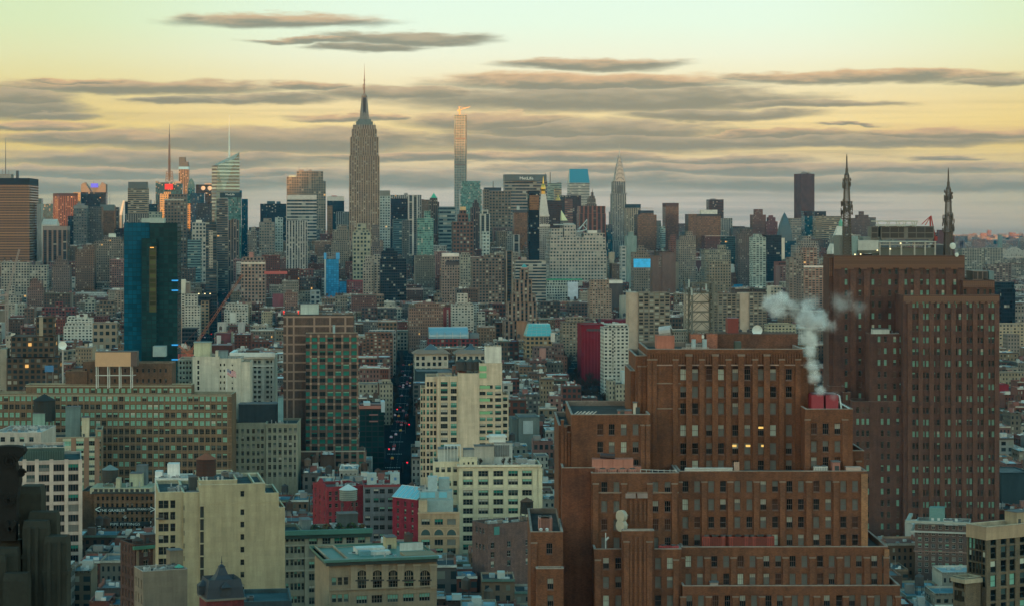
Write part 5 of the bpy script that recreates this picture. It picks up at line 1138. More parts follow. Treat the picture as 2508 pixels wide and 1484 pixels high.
for (l, r, t, y) in ((600,800,1185,14),(760,1240,1095,15),(1240,1580,1110,14.5)):
    wn = []; mm = MB((.125,.078,.052)); X0, X1 = b.x(l,y), b.x(r,y); zt = b.z(t,X0,y)
    cs = [q for q in (790,840,905,1000,1055,1100,1150,1205,1262,1315,1368,1420,1474,1525) if l < q < r-20]
    block(b, mm, wn, X0, X1, y, y+12, zr, zt, cols_from(b, cs, 1.0, y), rows_from(b, [1178,1272], 2.0, X0, y)); b.part('roof_storey', mm, M_brick()); put_windows(b, wn, DARKW, 2, 2, (.1,.1,.1), 4)
    rr_ = MB((.07,.07,.07)); roofing(rr_, X0, X1, y, y+12, zt, .6, .3, None, (.2,.16,.12)); b.part('roof', rr_, M_roof())
# blank billboard on its frame
c = Bld('billboard', 'blank tan billboard raised on a white steel frame', 'billboard', 'M1', 876, 1095, 0.5); w = c.x(1203,0); zt, zb = c.z(1010), c.z(1140)
m = MB((.46,.29,.17)); m.box(0,w,-.3,.2,zb,zt); c.part('panel', m, flat('billboard_tan', (.46,.29,.17), noise=.12, scale=.4)); m = MB((.07,.05,.045)); m.box(w+.003,w+3.0,-.2,6,zb,zt+.4); m.box(0,w,.25,6,zb+.1,zt+.4); c.part('backing', m, M_metal())
m = MB((.42,.46,.44))
for q in (886,992,1097,1203): x = c.x(q,0); m.bar((x,0,zr),(x,0,zb),.45); m.bar((x,5,zr),(x,5,zb),.45)
m.bar((0,0,c.z(1222)),(w,0,c.z(1222)),.4); m.bar((w,0,c.z(1222)),(w+2,3,c.z(1222)),.3); c.part('frame', m, M_metal())
def hoard(lab, reg, l, r, t, bt, D, col, a=2.0, mat=None, base=None):
    c = Bld('billboard', lab, 'billboard', reg, l, D, a); w = c.x(r); m = MB(col); m.box(0,w,-.2,.2,c.z(bt),c.z(t)); c.part('panel', m, mat or M_metal()); m = MB((.15,.15,.15))
    for q in (.1*w,.9*w): m.bar((q,.6,0 if base is None else base),(q,.6,c.z(t)-.4),.3)
    m.bar((.1*w,.6,c.z(bt)+.4),(.9*w,.6,c.z(bt)+.4),.25); c.part('frame', m, M_metal()); c.occ(l, r, bt); return c
hoard('blue sign board on a dark roof left of the tan billboard', 'M1', 412, 492, 1132, 1190, 1130, (.03,.16,.34), base=zr)

# ------------------------------------------------------------------ brown tower with green windows
b = NB('office_tower', 'brown brick slab tower with bright green windows and pale grid lines', 'tower', 'M2', 250, 1175, 3.0, (.095,.066,.056), (.26,.21,.165), (.07,.08,.08))
k = 3.754/2.995
def f2m(zy): return (395.4+zy/2.995)*3.754   # rows of the lower survey sheet in upper sheet units
def f2x(zx): return zx*k
cg = [472,535,610,682,755,828,902]
m1 = b.mass(250, 895, 668, 10, 26, None, [], [])
rw_ = [892+62.5*i for i in range(22)]
m2 = b.mass(455, 932, 838, 0, 9.9, None, cg, rw_, 56, 42)
m3 = b.mass(380, 1000, f2m(345), -5, 16, None, [(f2x(q)) for q in (418,478,540,602,660,715,772)], [f2m(q) for q in (385,440,500,545,590,640,690)], 52, 40)
G = (.24,.17,.135)
for i in range(10): b.band(250, 456 if i > 1 else 895, 685+84*i+(0 if i else 0), 10, .9, .15, 26, G)
for q in (285,345): b.pier([q], .9, 672, None, 10, .16, G)
for q in (535,680,820): b.pier([q], 1.0, 672, 838, 10, .16, G)
for i in range(22): b.band(455, 932, 861+62.5*i, 0, 1.3, .14, None, (.105,.068,.055), False)
for q in (502,574,646,718,792,865,932): b.pier([q], .85, 842, None, 0, .3, (.155,.105,.08))
for i in range(22):
    for q in (502,574,646,718,792,865,932):
        if (i+cg.index(min(cg,key=lambda c:abs(c-q)))) % 1 == 0 and i % 3 != 2: x = b.x(q,0); z = b.z(861+62.5*i,x,0); b.tr.box(x-.55,x+.55,-.42,-.31,z-.55,z+.55,(.30,.21,.155),bot=True)
for i in range(7): b.band(380, 1000, f2m(412+54*i), -5, 1.3, .14, None, (.15,.09,.07), False)
b.pier([f2x(q) for q in (450,510,572,632,688,745,798)], 1.4, f2m(350), None, -5, .3, (.22,.145,.11)); b.band(380, 1002, f2m(348), -5, .5, .3, 16, (.4,.36,.3))
b.band(252, 896, 668, 10, .7, .2, 26, (.05,.05,.05))
b.done(M_brick(), GREENW, 4, 1, (.03,.04,.04), 31, None, (250, 1000, 1484))
hut(b, b.x(408,20), b.x(570,20), 20, 30, m1[4]-1, 6.3, (.33,.40,.38), 'pale_plant_house', False)
for q in (255,388):
    m = MB(); x = b.x(q,12); m.bar((x,12,m1[4]-1),(x,12,m1[4]+1.4),.2); m.box(x-.35,x+.35,11.7,12.3,m1[4]+1.4,m1[4]+2.1); b.part('warning_lamp', m, flat('lamp_red', (.2,.01,.01), emit=lin((255,40,30)), es=0.96))
clutter(b, b.x(600,16), b.x(880,16), 14, 30, m1[4]-1, 8, 5); x=b.x(715,4); pipe(b, x, 4, m2[4]-1, 5, .5, (.2,.3,.32))
b.foot(0,20,0,36)

# ------------------------------------------------------------------ cream block with arches, centre
CREAM = (.52,.48,.34)
b = NB('loft_building', 'cream loft building with an arched window tier and rooftop trees', 'loft building', 'F2', 1492, 950, 3.0, CREAM, (.50,.47,.36), (.09,.10,.10))
m1 = b.mass(1492, 2090, 455, 0, 22, None, [1553,1666,1776,1885,1987], [510,572,652,718,784,852,916,982,1048,1114,1180], 74, 42)
m2 = b.mass(1302, 1492, 425, 4, 18, None, [1330,1372,1415,1460], [482,582,648], 28, 38)
for v in (478,612,626,1010): b.band(1492, 2090, v, 0, .35, .28, 6, (.52,.48,.37))
b.band(1488, 2096, 452, 0, .9, .9, 22, (.54,.50,.39)); b.pier([1500,1609,1720,1830,1935,2045,2085], 1.7, 470, None, 0, .32, (.45,.41,.29))
for q in (1553,1666,1776,1885,1987):   # arch heads
    x = b.x(q,0); z = b.z(640,x,0)
    P = [(x+2.3*cos(pi*i/10), -.10, z+1.1*sin(pi*i/10)) for i in range(11)]; Q = [(x+2.75*cos(pi*i/10), -.10, z+1.55*sin(pi*i/10)) for i in range(11)]
    for i in range(10): b.tr.face([P[i],Q[i],Q[i+1],P[i+1]],(.52,.48,.37))
x0, x1 = b.x(1500,0), b.x(1620,0)
b.done(M_plaster(), LOFTW, 3, 2, (.16,.16,.13), 41, M_plaster(), (1302, 2090, 1085))
wn = []; mm = MB(CREAM); X0, X1 = b.x(1492,.5), b.x(1622,.5); zb, zt = m1[4]+.2, b.z(400,X0,.5)
block(b, mm, wn, X0, X1, .5, 7, zb, zt, cols_from(b,[1525,1558,1590],.8,.5), [(zb+.5,zb+1.6)]); b.part('corner_storey', mm, M_plaster()); put_windows(b, wn, DARKW, 1, 1, seed=2)
zr = m1[4]-1; z2 = m2[4]-1
hut(b, b.x(1335,9), b.x(1480,9), 9, 18, z2, 6.0, (.34,.37,.34), 'gray_plant_house', False); hut(b, b.x(1600,9), b.x(1745,9), 9, 16, zr, 8.6, (.30,.29,.25), 'roof_house'); hut(b, b.x(1520,10), b.x(1600,10), 9, 16, zr, 7.2, (.25,.27,.25), 'roof_house', False); hut(b, b.x(1745,11), b.x(1880,11), 11, 18, zr, 9.8, (.32,.35,.34), 'roof_house', False)
m = MB((.12,.13,.13))
for i in range(9): x = b.x(1748+i*13,10.8); m.box(x-.25,x+.25,10.6,10.98,zr+4,zr+9)
b.part('louvre', m, M_metal())
m = MB((.5,.55,.53)); x0, x1 = b.x(1710,11), b.x(1830,11); m.box(x0,x1,11,17,zr+10.1,zr+13.2); m.box(x0-1,x1+.6,10.6,17.4,zr+12.3,zr+12.6,bot=True); b.part('white_tank_house', m, M_metal())
m = MB((.5,.53,.5)); x0, x1 = b.x(1380,8), b.x(1500,8)
for i in range(6): xx = x0+i*(x1-x0)/5; m.bar((xx,8,z2),(xx,8,z2+7.6),.25)
m.box(x0,x1,7.8,12,z2+7.5,z2+7.8,bot=True); b.part('pergola', m, M_metal())
clutter(b, b.x(1640,3), b.x(2050,3), 2, 8, zr, 9, 13); plant_box(b, b.x(1905,11), 11, zr, 5, 3, 3.0); plant_box(b, b.x(1980,11), 11, zr, 4, 3, 2.4, (.42,.45,.44))
CREAMB = b

# ------------------------------------------------------------------ tall beige block with a white shaft behind it
BEI = (.50,.42,.31)
b = NB('apartment_building', 'tall beige stepped block with a white stair shaft and green glass bays', 'apartment building', 'M2', 1670, 1085, 3.0, BEI, (.40,.35,.26), (.08,.09,.09))
rw_ = [1303+64*i for i in range(14)]
m1 = b.mass(1668, 1855, 1232, 0, 22, None, [1728,1822], rw_, 66, 44)
m2 = b.mass(1855, 2052, 1205, .4, 22, None, [], [])
m3 = b.mass(2052, 2262, 1112, 1.0, 16, None, [2082,2148,2225], [1330+59*i for i in range(14)], 56, 36, skip=None)
m4 = b.mass(1560, 1668, 1235, 5, 20, None, [1580,1612,1645], rw_, 24, 44)
m5 = b.mass(1512, 1560, 1340, 8, 18, None, [1522,1545], rw_[1:], 16, 44)
m6 = b.mass(2262, 2320, 1400, 4, 16, None, [2290], [1440+60*i for i in range(12)], 40, 36)
m7 = b.mass(2105, 2255, 960, 4, 10, 1110, [], [], col=(.56,.56,.50))
for i in range(14): b.tr.box(b.x(2056,.9), b.x(2200,.9), .7, .996, b.z(1352+59*i,0,1), b.z(1345+59*i,0,1), (.40,.34,.25), bot=True)
for v in (1245,1340): b.band(1668, 1855, v, 0, .3, .2)
b.pier([1690,1776,1850], .7, 1236, None, 0, .22, (.42,.34,.235))
b.done(M_plaster(), [(8,('green','dark',.4)),(8,('mint','green',.5)),(8,('dark','dark',.5)),(3,('deep','deep',.5)),(3,('blind','dark',.5))], 4, 2, (.06,.07,.07), 51, None, (1512,2320,1484))
for q, v in ((2085,1155),(2085,1220)):
    m = MB(); x = b.x(q,.6); m.box(x-1.8,x+1.8,.8,.97,b.z(v+28,x,1),b.z(v-20,x,1)); b.part('green_glass_bay', m, flat('green_panel', (.20,.42,.22), rough=.2, noise=.15))
for i in range(3):
    m = MB(); m.box(b.x(2055,.6), b.x(2150,.6), .72, .95, b.z(1345+118*i,0,1), b.z(1318+118*i,0,1)); b.part('green_glass_band', m, flat('green_panel', (.20,.42,.22)))
hut(b, b.x(1805,10), b.x(1935,10), 10, 16, m2[4]-1, 4.2, (.20,.10,.08), mat=M_brick())
for q in (1885,1968,2030): water_tank(b, b.x(q,9), 9, m2[4]-1, 2.6, 4.2, 2.2, (.055,.055,.055), (.05,.07,.07))
hut(b, b.x(1672,8), b.x(1800,8), 6, 18, m1[4]-1, 2.4, (.30,.27,.2), 'roof_house', False); clutter(b, b.x(1680,3), b.x(1840,3), 2, 6, m1[4]-1, 6, 8); clutter(b, b.x(2080,5), b.x(2240,5), 5, 8, m7[4]-1, 3, 9)

# ------------------------------------------------------------------ big cream corner block, lower left
b = NB('loft_building', 'large windowless sided yellow cream block with steps of dark fire stairs', 'loft building', 'F1', 1345, 655, 11.0, (.37,.315,.20), (.46,.42,.3), (.06,.075,.075))
m1 = b.mass(1463, 1945, 590, 0, 28, None, [1778], [660,795,886,977,1070,1163,1254,1345,1436], 28, 42); b.mass(1945, 2045, 655, .02, 22); b.mass(2045, 2090, 760, .04, 16)
m2 = b.mass(1345, 1463, 650, .5, 30, None, [], [])
m3 = b.mass(1163, 1345, 648, 1.2, 30, None, [1180,1218,1268], (735,85,10), 36, 58)
m1b = b.mass(1463, 1740, 560, 3, 26, 620, [1478,1580,1685], [605], 26, 38)
m1c = b.mass(1860, 1940, 580, 3, 24, 640)
mm = MB((.03,.032,.03))
for i in range(9):
    v = 745+92.5*i; x0, x1 = b.x(1465,0), b.x(1497,0); b.tr.box(x0,x1,-.5,-.004,b.z(v+5,x0,0),b.z(v-2,x0,0),(.42,.36,.24),bot=True)
    mm.box(x0+.15,x1-.1,-.06,-.004,b.z(v+88,x0,0),b.z(v+6,x0,0))
b.part('stair_recess', mm, M_stone())
for i in range(10): b.tr.box(b.x(1348,.5), b.x(1352,.5), .3, .49, b.z(780+93*i,0,0), b.z(745+93*i,0,0), (.05,.05,.05))
b.band(1463, 2095, 725, 0, .12, .08, None, (.40,.34,.22), False)
b.done(M_plaster(), DARKW, 4, 2, (.05,.05,.045), 61, M_plaster(), (1163, 2095, 1484)); zr = m1b[4]-1
water_tank(b, b.x(1512,12), 12, zr, 3.0, 5.0, 1.6, (.060,.030,.024), (.20,.075,.045)); CRB = b
hut(b, b.x(1385,14), b.x(1450,14), 12, 18, m2[4]-1, 4.2, (.06,.07,.07), 'roof_house', False)
for q in (1490,1515,1600,1630): pipe(b, b.x(q,5), 5, zr, 1.6, .25)
clutter(b, b.x(1600,16), b.x(1700,16), 14, 22, zr, 6, 33)
hut(b, b.x(1372,1), b.x(1455,1), .8, 4, m2[4]-.9, .9, (.44,.37,.24), 'roof_house', False)
clutter(b, b.x(1220,4), b.x(1335,4), 3, 20, m3[4]-1, 8, 3); m = MB((.10,.09,.08)); x0, x1 = b.x(1143,1), b.x(1205,1); z = b.z(835,x0,1); m.box(x0,x1,-.6,1.19,z-.3,z); [m.bar((x0+i*.6,-.6,z),(x0+i*.6,-.6,z+1.1),.08) for i in range(10)]; m.bar((x0,-.6,z+1.1),(x1,-.6,z+1.1),.1); b.part('fire_balcony', m, M_metal())

b = NB('loft_building', 'white painted roof storeys with a white tank cube behind the cream fire stair block', 'loft building', 'F1', 1135, 780, 4.0, (.58,.60,.57), (.55,.58,.56), (.45,.50,.50))
b.mass(1135, 1392, 548, 0, 14, None, [1170,1215,1262,1330,1365], [575,620], 20, 14); b.done(M_plaster(), DARKW, 2, 1, seed=77, occ=(1135,1390,600)); zr = b.boxes[0][4]
m = MB((.60,.62,.60)); m.box(b.x(1228,4), b.x(1312,4), 4, 9, zr, b.z(440,0,4)); m.box(b.x(1137,3), b.x(1190,3), 3, 8, zr, b.z(495,0,3)); m.box(b.x(1190,5)+.01, b.x(1228,5), 5, 9, zr, b.z(515,0,5)); b.part('white_roof_house', m, M_plaster()); clutter(b, b.x(1150,1.5), b.x(1370,1.5), 1, 3, zr, 7, 78)
# ------------------------------------------------------------------ pale gridded block at the left edge and its neighbour
b = NB('loft_building', 'pale pink concrete loft with a grid of wide dark windows near the left edge', 'loft building', 'F1', 120, 880, 11.5, (.37,.305,.265), (.40,.35,.3), (.05,.08,.08))
m1 = b.mass(60, 597, 418, 0, 34, None, [125,233,322,432,535], (470,74.5,14), 82, 52)
b.pier([72,180,270,377,487,590], 1.5, 405, None, 0, .4, (.42,.35,.30)); b.mass(170, 472, 322, 6, 20, 418, [], [], col=(.05,.085,.075)); 
b.done(M_plaster(), [(10,('dark','dark',.5)),(6,('gray','gray',.5)),(4,('green','dark',.5)),(4,('deep','deep',.5)),(2,('sky','gray',.5))], 4, 1, (.12,.09,.08), 71, M_plaster(), (60, 597, 1010)); zr = b.boxes[1][4]
for i in range(14): x = b.x(180+21*i,5.9); 
mm = MB((.06,.11,.10))
for i in range(24): x = b.x(175+12.4*i,5.8); mm.box(x-.12,x+.12,5.7,5.98,m1[4],zr-.2)
b.part('corrugated_screen', mm, M_metal()); clutter(b, b.x(190,12), b.x(440,12), 8, 20, zr, 12, 6)
b = NB('loft_building', 'green banded tan loft building standing behind the pale pink grid', 'loft building', 'F1', 450, 1065, 9.0, (.25,.19,.13), (.38,.36,.27), (.06,.08,.08))
m1 = b.mass(300, 700, 245, 0, 24, None, [500,585,670], (290,54,10), 58, 40); b.mass(700, 750, 190, 4, 20, None, [728], (220,54,10), 24, 34)
for i in range(10): b.band(460, 700, 262+54*i, 0, 1.4, .14, None, (.36,.38,.28), False)
b.pier([540,635,712], 2.4, 250, None, 0, .3, (.21,.13,.09)); b.done(M_brick(), PALEW, 3, 2, (.12,.16,.13), 72, None, (300,750,520)); zr = m1[4]-1
hut(b, b.x(480,8), b.x(590,8), 8, 14, zr, 15, (.10,.15,.15), 'tank_house', False); hut(b, b.x(240,8), b.x(330,8), 8, 16, zr, 12, (.16,.26,.22), 'roof_house'); hut(b, b.x(600,6), b.x(655,6), 5, 12, zr, 10, (.36,.33,.24))
water_tank(b, b.x(325,14), 14, zr, 5.2, 10, 8, (.025,.03,.028), (.02,.025,.025))
b = NB('loft_building', 'white cluttered flat roof loft at the far left edge below the long brown block', 'loft building', 'F1', -30, 900, 0.0, (.36,.34,.30), (.40,.42,.4), (.30,.36,.36)); m1 = b.mass(-40, 300, 210, 8, 30, None, [20,90,160,230], (260,60,8), 34, 36); b.done(M_plaster(), LOFTW, 2, 2, seed=73, occ=(-40,170,330)); clutter(b, b.x(10,12), b.x(250,12), 10, 34, m1[4]-1, 22, 17)

# ------------------------------------------------------------------ old brown building with painted lettering
b = NB('loft_building', 'old brown brick factory with white painted advertising lines', 'factory', 'F1', 695, 1010, 1.0, (.165,.095,.055), (.09,.10,.09), (.09,.10,.10))
cw = [720,755,787,824,860,900,935,968,1003,1045,1078,1110]
m1 = b.mass(690, 1150, 648, 0, 24, None, cw, (692,51.5,9), 17, 30); b.band(686, 1150, 652, 0, .8, .7, 20, (.05,.055,.05)); b.mass(600, 690, 640, 9, 20, None, [], [])
for i in range(6): b.band(690, 1150, 719+51.5*i, 0, .3, .12, None, (.15,.095,.06), False)
b.done(M_brick(), [(10,('deep','deep',.5)),(6,('dark','dark',.5)),(1,('gray','dark',.5))], 2, 2, (.05,.045,.04), 81, None, (600,1150,960)); W = flat('sign_white', (.62,.66,.62), noise=.35, scale=.6); BK = flat('sign_black', (.012,.018,.02))
for (t, bt) in ((755,790),(862,898)):
    m = MB(); x0, x1 = b.x(700,0), b.x(1138,0); m.box(x0,x1,-.16,-.13,b.z(bt,0,0),b.z(t,0,0)); b.part('painted_band', m, BK)
    for (q, s_) in ((700,1),(1138,-1)):
        m = MB(); x = b.x(q,0); zc = (b.z(t)+b.z(bt))/2; h = (b.z(t)-b.z(bt))/2; m.bar((x+s_*2.2,-.2,zc+h),(x,-.2,zc),.35); m.bar((x,-.2,zc),(x+s_*2.2,-.2,zc-h),.35); b.part('painted_arrow', m, W)
def lt(s_, l, r, v, hh): lettering(s_, W, b.root, ((b.x(l)+b.x(r))/2,-.22,b.z(v)), b.x(r)-b.x(l), hh*b.k, depth=.02)
lt('THE GRABLER', 732, 918, 779, 19); lt('MANUFACTURING CO.', 934, 1110, 771, 15); lt('G', 907, 927, 828, 20); lt('PIPE FITTINGS', 810, 1028, 881, 19); lt('44', 715, 740, 895, 13); lt('18', 1102, 1122, 873, 13)
zr = m1[4]-1; m = MB((.36,.34,.24)); m.box(b.x(660,3), b.x(1110,3), 3, 22, zr, zr+2.6); m.box(b.x(850,4), b.x(880,4), 4, 9, zr+2.6, zr+7); b.part('cream_roof_storey', m, M_plaster())
m = MB((.02,.025,.025))
for i in range(11): x = b.x(690+38*i,2.9); m.box(x,x+1.6,2.85,2.99,zr+.5,zr+2.2)
b.part('window_band', m, M_metal()); water_tank(b, b.x(808,12), 12, zr+2.6, 3.7, 5.4, 2.2, (.05,.05,.045), (.14,.20,.20)); hut(b, b.x(950,8), b.x(1040,8), 8, 16, zr+2.6, 6, (.34,.35,.25)); hut(b, b.x(1000,14), b.x(1075,14), 14, 20, zr+2.6, 9, (.10,.13,.14), 'slant_shed', False); clutter(b, b.x(700,5), b.x(1090,5), 5, 20, zr+2.7, 12, 23)

# ------------------------------------------------------------------ gray green office block
b = NB('office_building', 'gray green stone office block with tall paired windows', 'office building', 'F2', 75, 1130, 2.0, (.225,.225,.17), (.25,.25,.19), (.05,.07,.07))
cw = [99,136,175,214,250,288]
m1 = b.mass(72, 302, 145, 0, 30, None, cw, (193,54,7), 23, 36); m1b = b.mass(-172, 72, 140, 1.5, 30, None, [-140,-100,-60,-20,15,45], (200,54,10), 20, 34)
b.band(70, 304, 148, 0, .5, .4, None); b.band(72, 302, 225, 0, .35, .25, None, None, False); b.band(72, 302, 640, 0, .35, .25, None, None, False); b.mb.col = (.225,.225,.17)
b.pier([80,117,155,195,232,269,298], .9, 228, None, 0, .28, (.25,.25,.195)); b.done(M_plaster(), DARKW+[(5,('sky','gray',.5))], 2, 3, (.18,.18,.14), 91, None, (-172,302,700)); zr = m1[4]-1
hut(b, b.x(-130,12), b.x(150,12), 12, 26, zr, 10, (.03,.04,.045), 'roof_house', False); hut(b, b.x(162,10), b.x(196,10), 8, 14, zr, 14, (.14,.24,.25), 'roof_house', False); clutter(b, b.x(90,4), b.x(290,4), 3, 8, zr, 7, 14)

# ------------------------------------------------------------------ gray stone block with green cornice; arcaded block before it
GC = (.065,.165,.135)
b = NB('loft_building', 'gray stone loft with wide green copper cornice and roof garden', 'loft building', 'F2', 385, 730, 12.0, (.20,.20,.155), (.22,.22,.17), (.05,.06,.06))
m1 = b.mass(360, 835, 960, 0, 26, None, [417,515,603,690,770], [1005,1088,1175,1263,1350,1437,1524], 62, 52)
m1b = b.mass(212, 360, 960, .1, 26, None, [228,262,290,315,343], [985,1070,1160,1250,1340,1435,1520], 20, 52)
b.band(206, 850, 935, 0, 1.5, 1.6, 26, GC); b.band(208, 846, 962, 0, 1.6, .9, 26, (.03,.06,.055))
for v in (1030,1125,1215): b.band(208, 835, v, 0, .5, .35, None, (.25,.25,.2))
b.pier([370,465,558,648,735], 1.2, 975, None, 0, .25, (.215,.215,.17)); b.done(M_plaster(), LOFTW, 3, 2, (.13,.14,.12), 101, None, (212,835,1484)); zr = m1[4]-.6
hut(b, b.x(330,14), b.x(400,14), 12, 20, zr, 4, (.12,.15,.15), 'roof_house', False); hut(b, b.x(600,20), b.x(740,20), 18, 24, zr, 5, (.06,.07,.07), 'roof_house', False); clutter(b, b.x(400,6), b.x(800,6), 4, 20, zr, 18, 31); GARD = b
water_tank(b, b.x(675,25), 25, zr+.5, 3.0, 3.6, 8.5, (.18,.22,.20), (.38,.46,.46))
b = NB('loft_building', 'tan stone arcaded loft with bright green cornice at the bottom centre', 'loft building', 'F2', 680, 615, 14.0, (.265,.215,.15), (.28,.24,.18), (.04,.045,.05))
m1 = b.mass(680, 1325, 1140, 0, 26, None, [775,887,1003,1118,1236], [1318,1425,1535], 84, 60); m1b = b.mass(535, 680, 1140, .1, 26, None, [572,615,660], [1300,1425], 34, 60)
b.done(M_plaster(), [(8,('mint','dark',.5)),(8,('dark','dark',.5)),(5,('mint','sky',.6)),(4,('sky','dark',.5)),(3,('deep','deep',.5))], 4, 2, (.17,.16,.13), 111, None, (535,1325,1484))
tr = MB(GC); x0, x1 = b.x(482,0), b.x(1325,0); z = b.z(1135,b.x(1000,0),0); xx0 = m1b[0]
tr.box(xx0-1.5, m1[1]+.3, -1.6, 27, z-.2, z+.5, GC, bot=True, top=False); tr.box(xx0-1.5,m1[1]+.3,-1.6,.6,z+.5,z+.52,GC); tr.box(xx0-1.0, m1[1], -1.0, -.01, z-1.2, z-.2, (.03,.05,.05), bot=True); tr.box(xx0-1.0,xx0-.01,-.01,26,z-1.2,z-.2,(.03,.05,.05),bot=True); b.part('green_cornice', tr, M_metal())
ar = MB((.27,.22,.155)); gm = MB()
for q in (775,887,1003,1118,1236):
    x = b.x(q,0); zc = b.z(1262,x,0); r = 84*b.k/2; zb = b.z(1285,x,0)
    P = [(x-r,-.02,zb)]+[(x+r*cos(pi-pi*i/12),-.02,zc+r*1.05*sin(pi*i/12)) for i in range(13)]+[(x+r,-.02,zb)]
    gm.face(P, (1,1,1))
    for i in range(12):
        a0, a1 = pi-pi*i/12, pi-pi*(i+1)/12; f = lambda a, s_, y: (x+r*s_*cos(a), y, zc+r*1.05*s_*sin(a))
        ar.face([f(a0,1.0,-.35),f(a0,1.2,-.35),f(a1,1.2,-.35),f(a1,1.0,-.35)][::-1]); ar.face([f(a0,1.2,-.35),f(a0,1.2,0),f(a1,1.2,0),f(a1,1.2,-.35)][::-1]); ar.face([f(a0,1.0,-.02),f(a0,1.0,-.35),f(a1,1.0,-.35),f(a1,1.0,-.02)][::-1])
    for u in (-.33,0,.33): ar.box(x+r*u*1.0-.07,x+r*u+.07,-.12,-.03,zb,zc+r*.9*sqrt(1-u*u))
    ar.box(x-r,x+r,-.14,-.03,zc-.1,zc+.1,bot=True); ar.box(x-r-.3,x+r+.3,-.5,-.01,b.z(1297,x,0),b.z(1286,x,0),(.06,.06,.055),bot=True)
for q in (718,830,945,1061,1177,1300): x = b.x(q,0); ar.box(x-.95,x+.95,-.45,-.01,b.z(1352,x,0),b.z(1185,x,0)); ar.box(x-1.1,x+1.1,-.6,-.01,b.z(1185,x,0),b.z(1172,x,0),(.33,.28,.2),bot=True)
ar.box(b.x(540,0)+0,m1[1],-.55,-.46,b.z(1362,0,0),b.z(1352,0,0),(.30,.25,.18),bot=True); ar.box(m1[0]-.4,m1[1],-.5,-.01,b.z(1172,m1[0],0),b.z(1158,m1[0],0),(.31,.26,.19),bot=True)
b.part('arcade', ar, M_plaster()); b.part('arched_pane', gm, glassm('dark')); zr = m1[4]-1
m = MB((.5,.52,.48)); x0, x1 = b.x(765,5), b.x(980,5); m.box(x0,x1,12,17,zr,zr+2.6); m.box(x0+3,x1+1,9,13,zr,zr+2.0); m.box(b.x(1060,14),b.x(1230,14),15,15.6,zr,zr+3.2); b.part('white_roof_house', m, M_plaster())
m = MB((.25,.19,.12)); m.box(b.x(1085,3),b.x(1320,3),1.5,9,zr,zr+1.7); b.part('timber_deck', m, M_stone()); m = MB((.10,.24,.27)); m.box(b.x(770,6),b.x(850,6),8,11,zr,zr+2.4); b.part('glass_house', m, M_metal())
hut(b, b.x(945,22), b.x(1020,22), 20, 25, zr, 4.2, (.36,.32,.2)); clutter(b, b.x(720,4), b.x(1050,4), 2, 24, zr, 14, 37)
for i in range(7): pipe(b, b.x(1090+30*i,20), 20, zr, 1.2, .12)

# ------------------------------------------------------------------ red and gray houses between them
RD = (.23,.035,.045)
b = NB('loft_building', 'red painted brick house with pitched parapet left of the gray wall', 'house', 'F2', 640, 900, 24.0, RD, (.2,.04,.045), (.09,.08,.08))
m1 = b.mass(520, 790, 605, 0, 18, None, [545,590,635,710,735], [650,690,740,800,850], 22, 30, left=3); b.done(M_brick(), DARKW, 2, 2, (.2,.19,.16), 121, None, (520,790,820)); clutter(b, b.x(590,6), b.x(770,6), 3, 15, m1[4]-1, 9, 41)
m = MB(RD); y0 = m1[2]; m.face([(m1[0],2,m1[4]+.2),(m1[0],14,m1[4]+.2),(m1[0],8,m1[4]+3)][::-1]); m.face([(m1[0]+.5,2,m1[4]+.2),(m1[0]+.5,14,m1[4]+.2),(m1[0]+.5,8,m1[4]+3)]); m.face([(m1[0],2,m1[4]+.2),(m1[0],8,m1[4]+3),(m1[0]+.5,8,m1[4]+3),(m1[0]+.5,2,m1[4]+.2)][::-1]); m.face([(m1[0],8,m1[4]+3),(m1[0],14,m1[4]+.2),(m1[0]+.5,14,m1[4]+.2),(m1[0]+.5,8,m1[4]+3)][::-1]); b.part('gable', m, M_brick())
b = NB('loft_building', 'slate gray rendered loft wall with a dark red parapet', 'loft building', 'F2', 790, 895, 6.0, (.12,.135,.15), (.22,.05,.055), (.10,.07,.07))
m1 = b.mass(790, 1050, 602, 0, 20, None, [818,880,925,985], (640,66,8), 38, 34); b.band(790,1050,600,0,1.0,.06,None,(.2,.045,.05),False); b.done(M_plaster(), LOFTW, 3, 2, (.05,.05,.05), 131, None, (790,1005,1000)); zr = m1[4]-1
for q in (815,985): mb = MB((.26,.34,.35)); x = b.x(q,6); mb.box(x,x+3.8,6,9,zr+1,zr+5.6); mb.box(x+1.5,x+2.5,5.9,5.99,zr+2.6,zr+3.8,(.05,.16,.33)); b.part('cooling_unit', mb, M_metal())
m = MB((.05,.17,.3)); clutter(b, b.x(800,3), b.x(1040,3), 2, 17, zr, 12, 42)
b = NB('loft_building', 'dark red brick gable with a sloping blue skylight roof', 'house', 'F2', 1185, 880, 48.0, (.20,.022,.040), (.2,.05,.05), (.1,.11,.11))
m1 = b.mass(1000, 1010, 690, -.01, 5) if False else None
x1 = b.x(1188,0); y1 = b.y(1000,0)
wn = []; zt = b.z(705,0,0); block(b, b.mb, b.wins, 0, 14, 0, y1, 0, zt, [], [], even(1,y1-1,3,1.3), rows_from(b,[745,800,855,910,965],1.9,0,0)); roofing(b.rf,0,14,0,y1,zt,.8,.3,None,(.2,.06,.06)); b.foot(0,14,0,y1)
b.done(M_brick(), LOFTW, 2, 2, (.2,.18,.16), 141, None, (1000,1188,1040)); m = MB(); zr = zt+.2
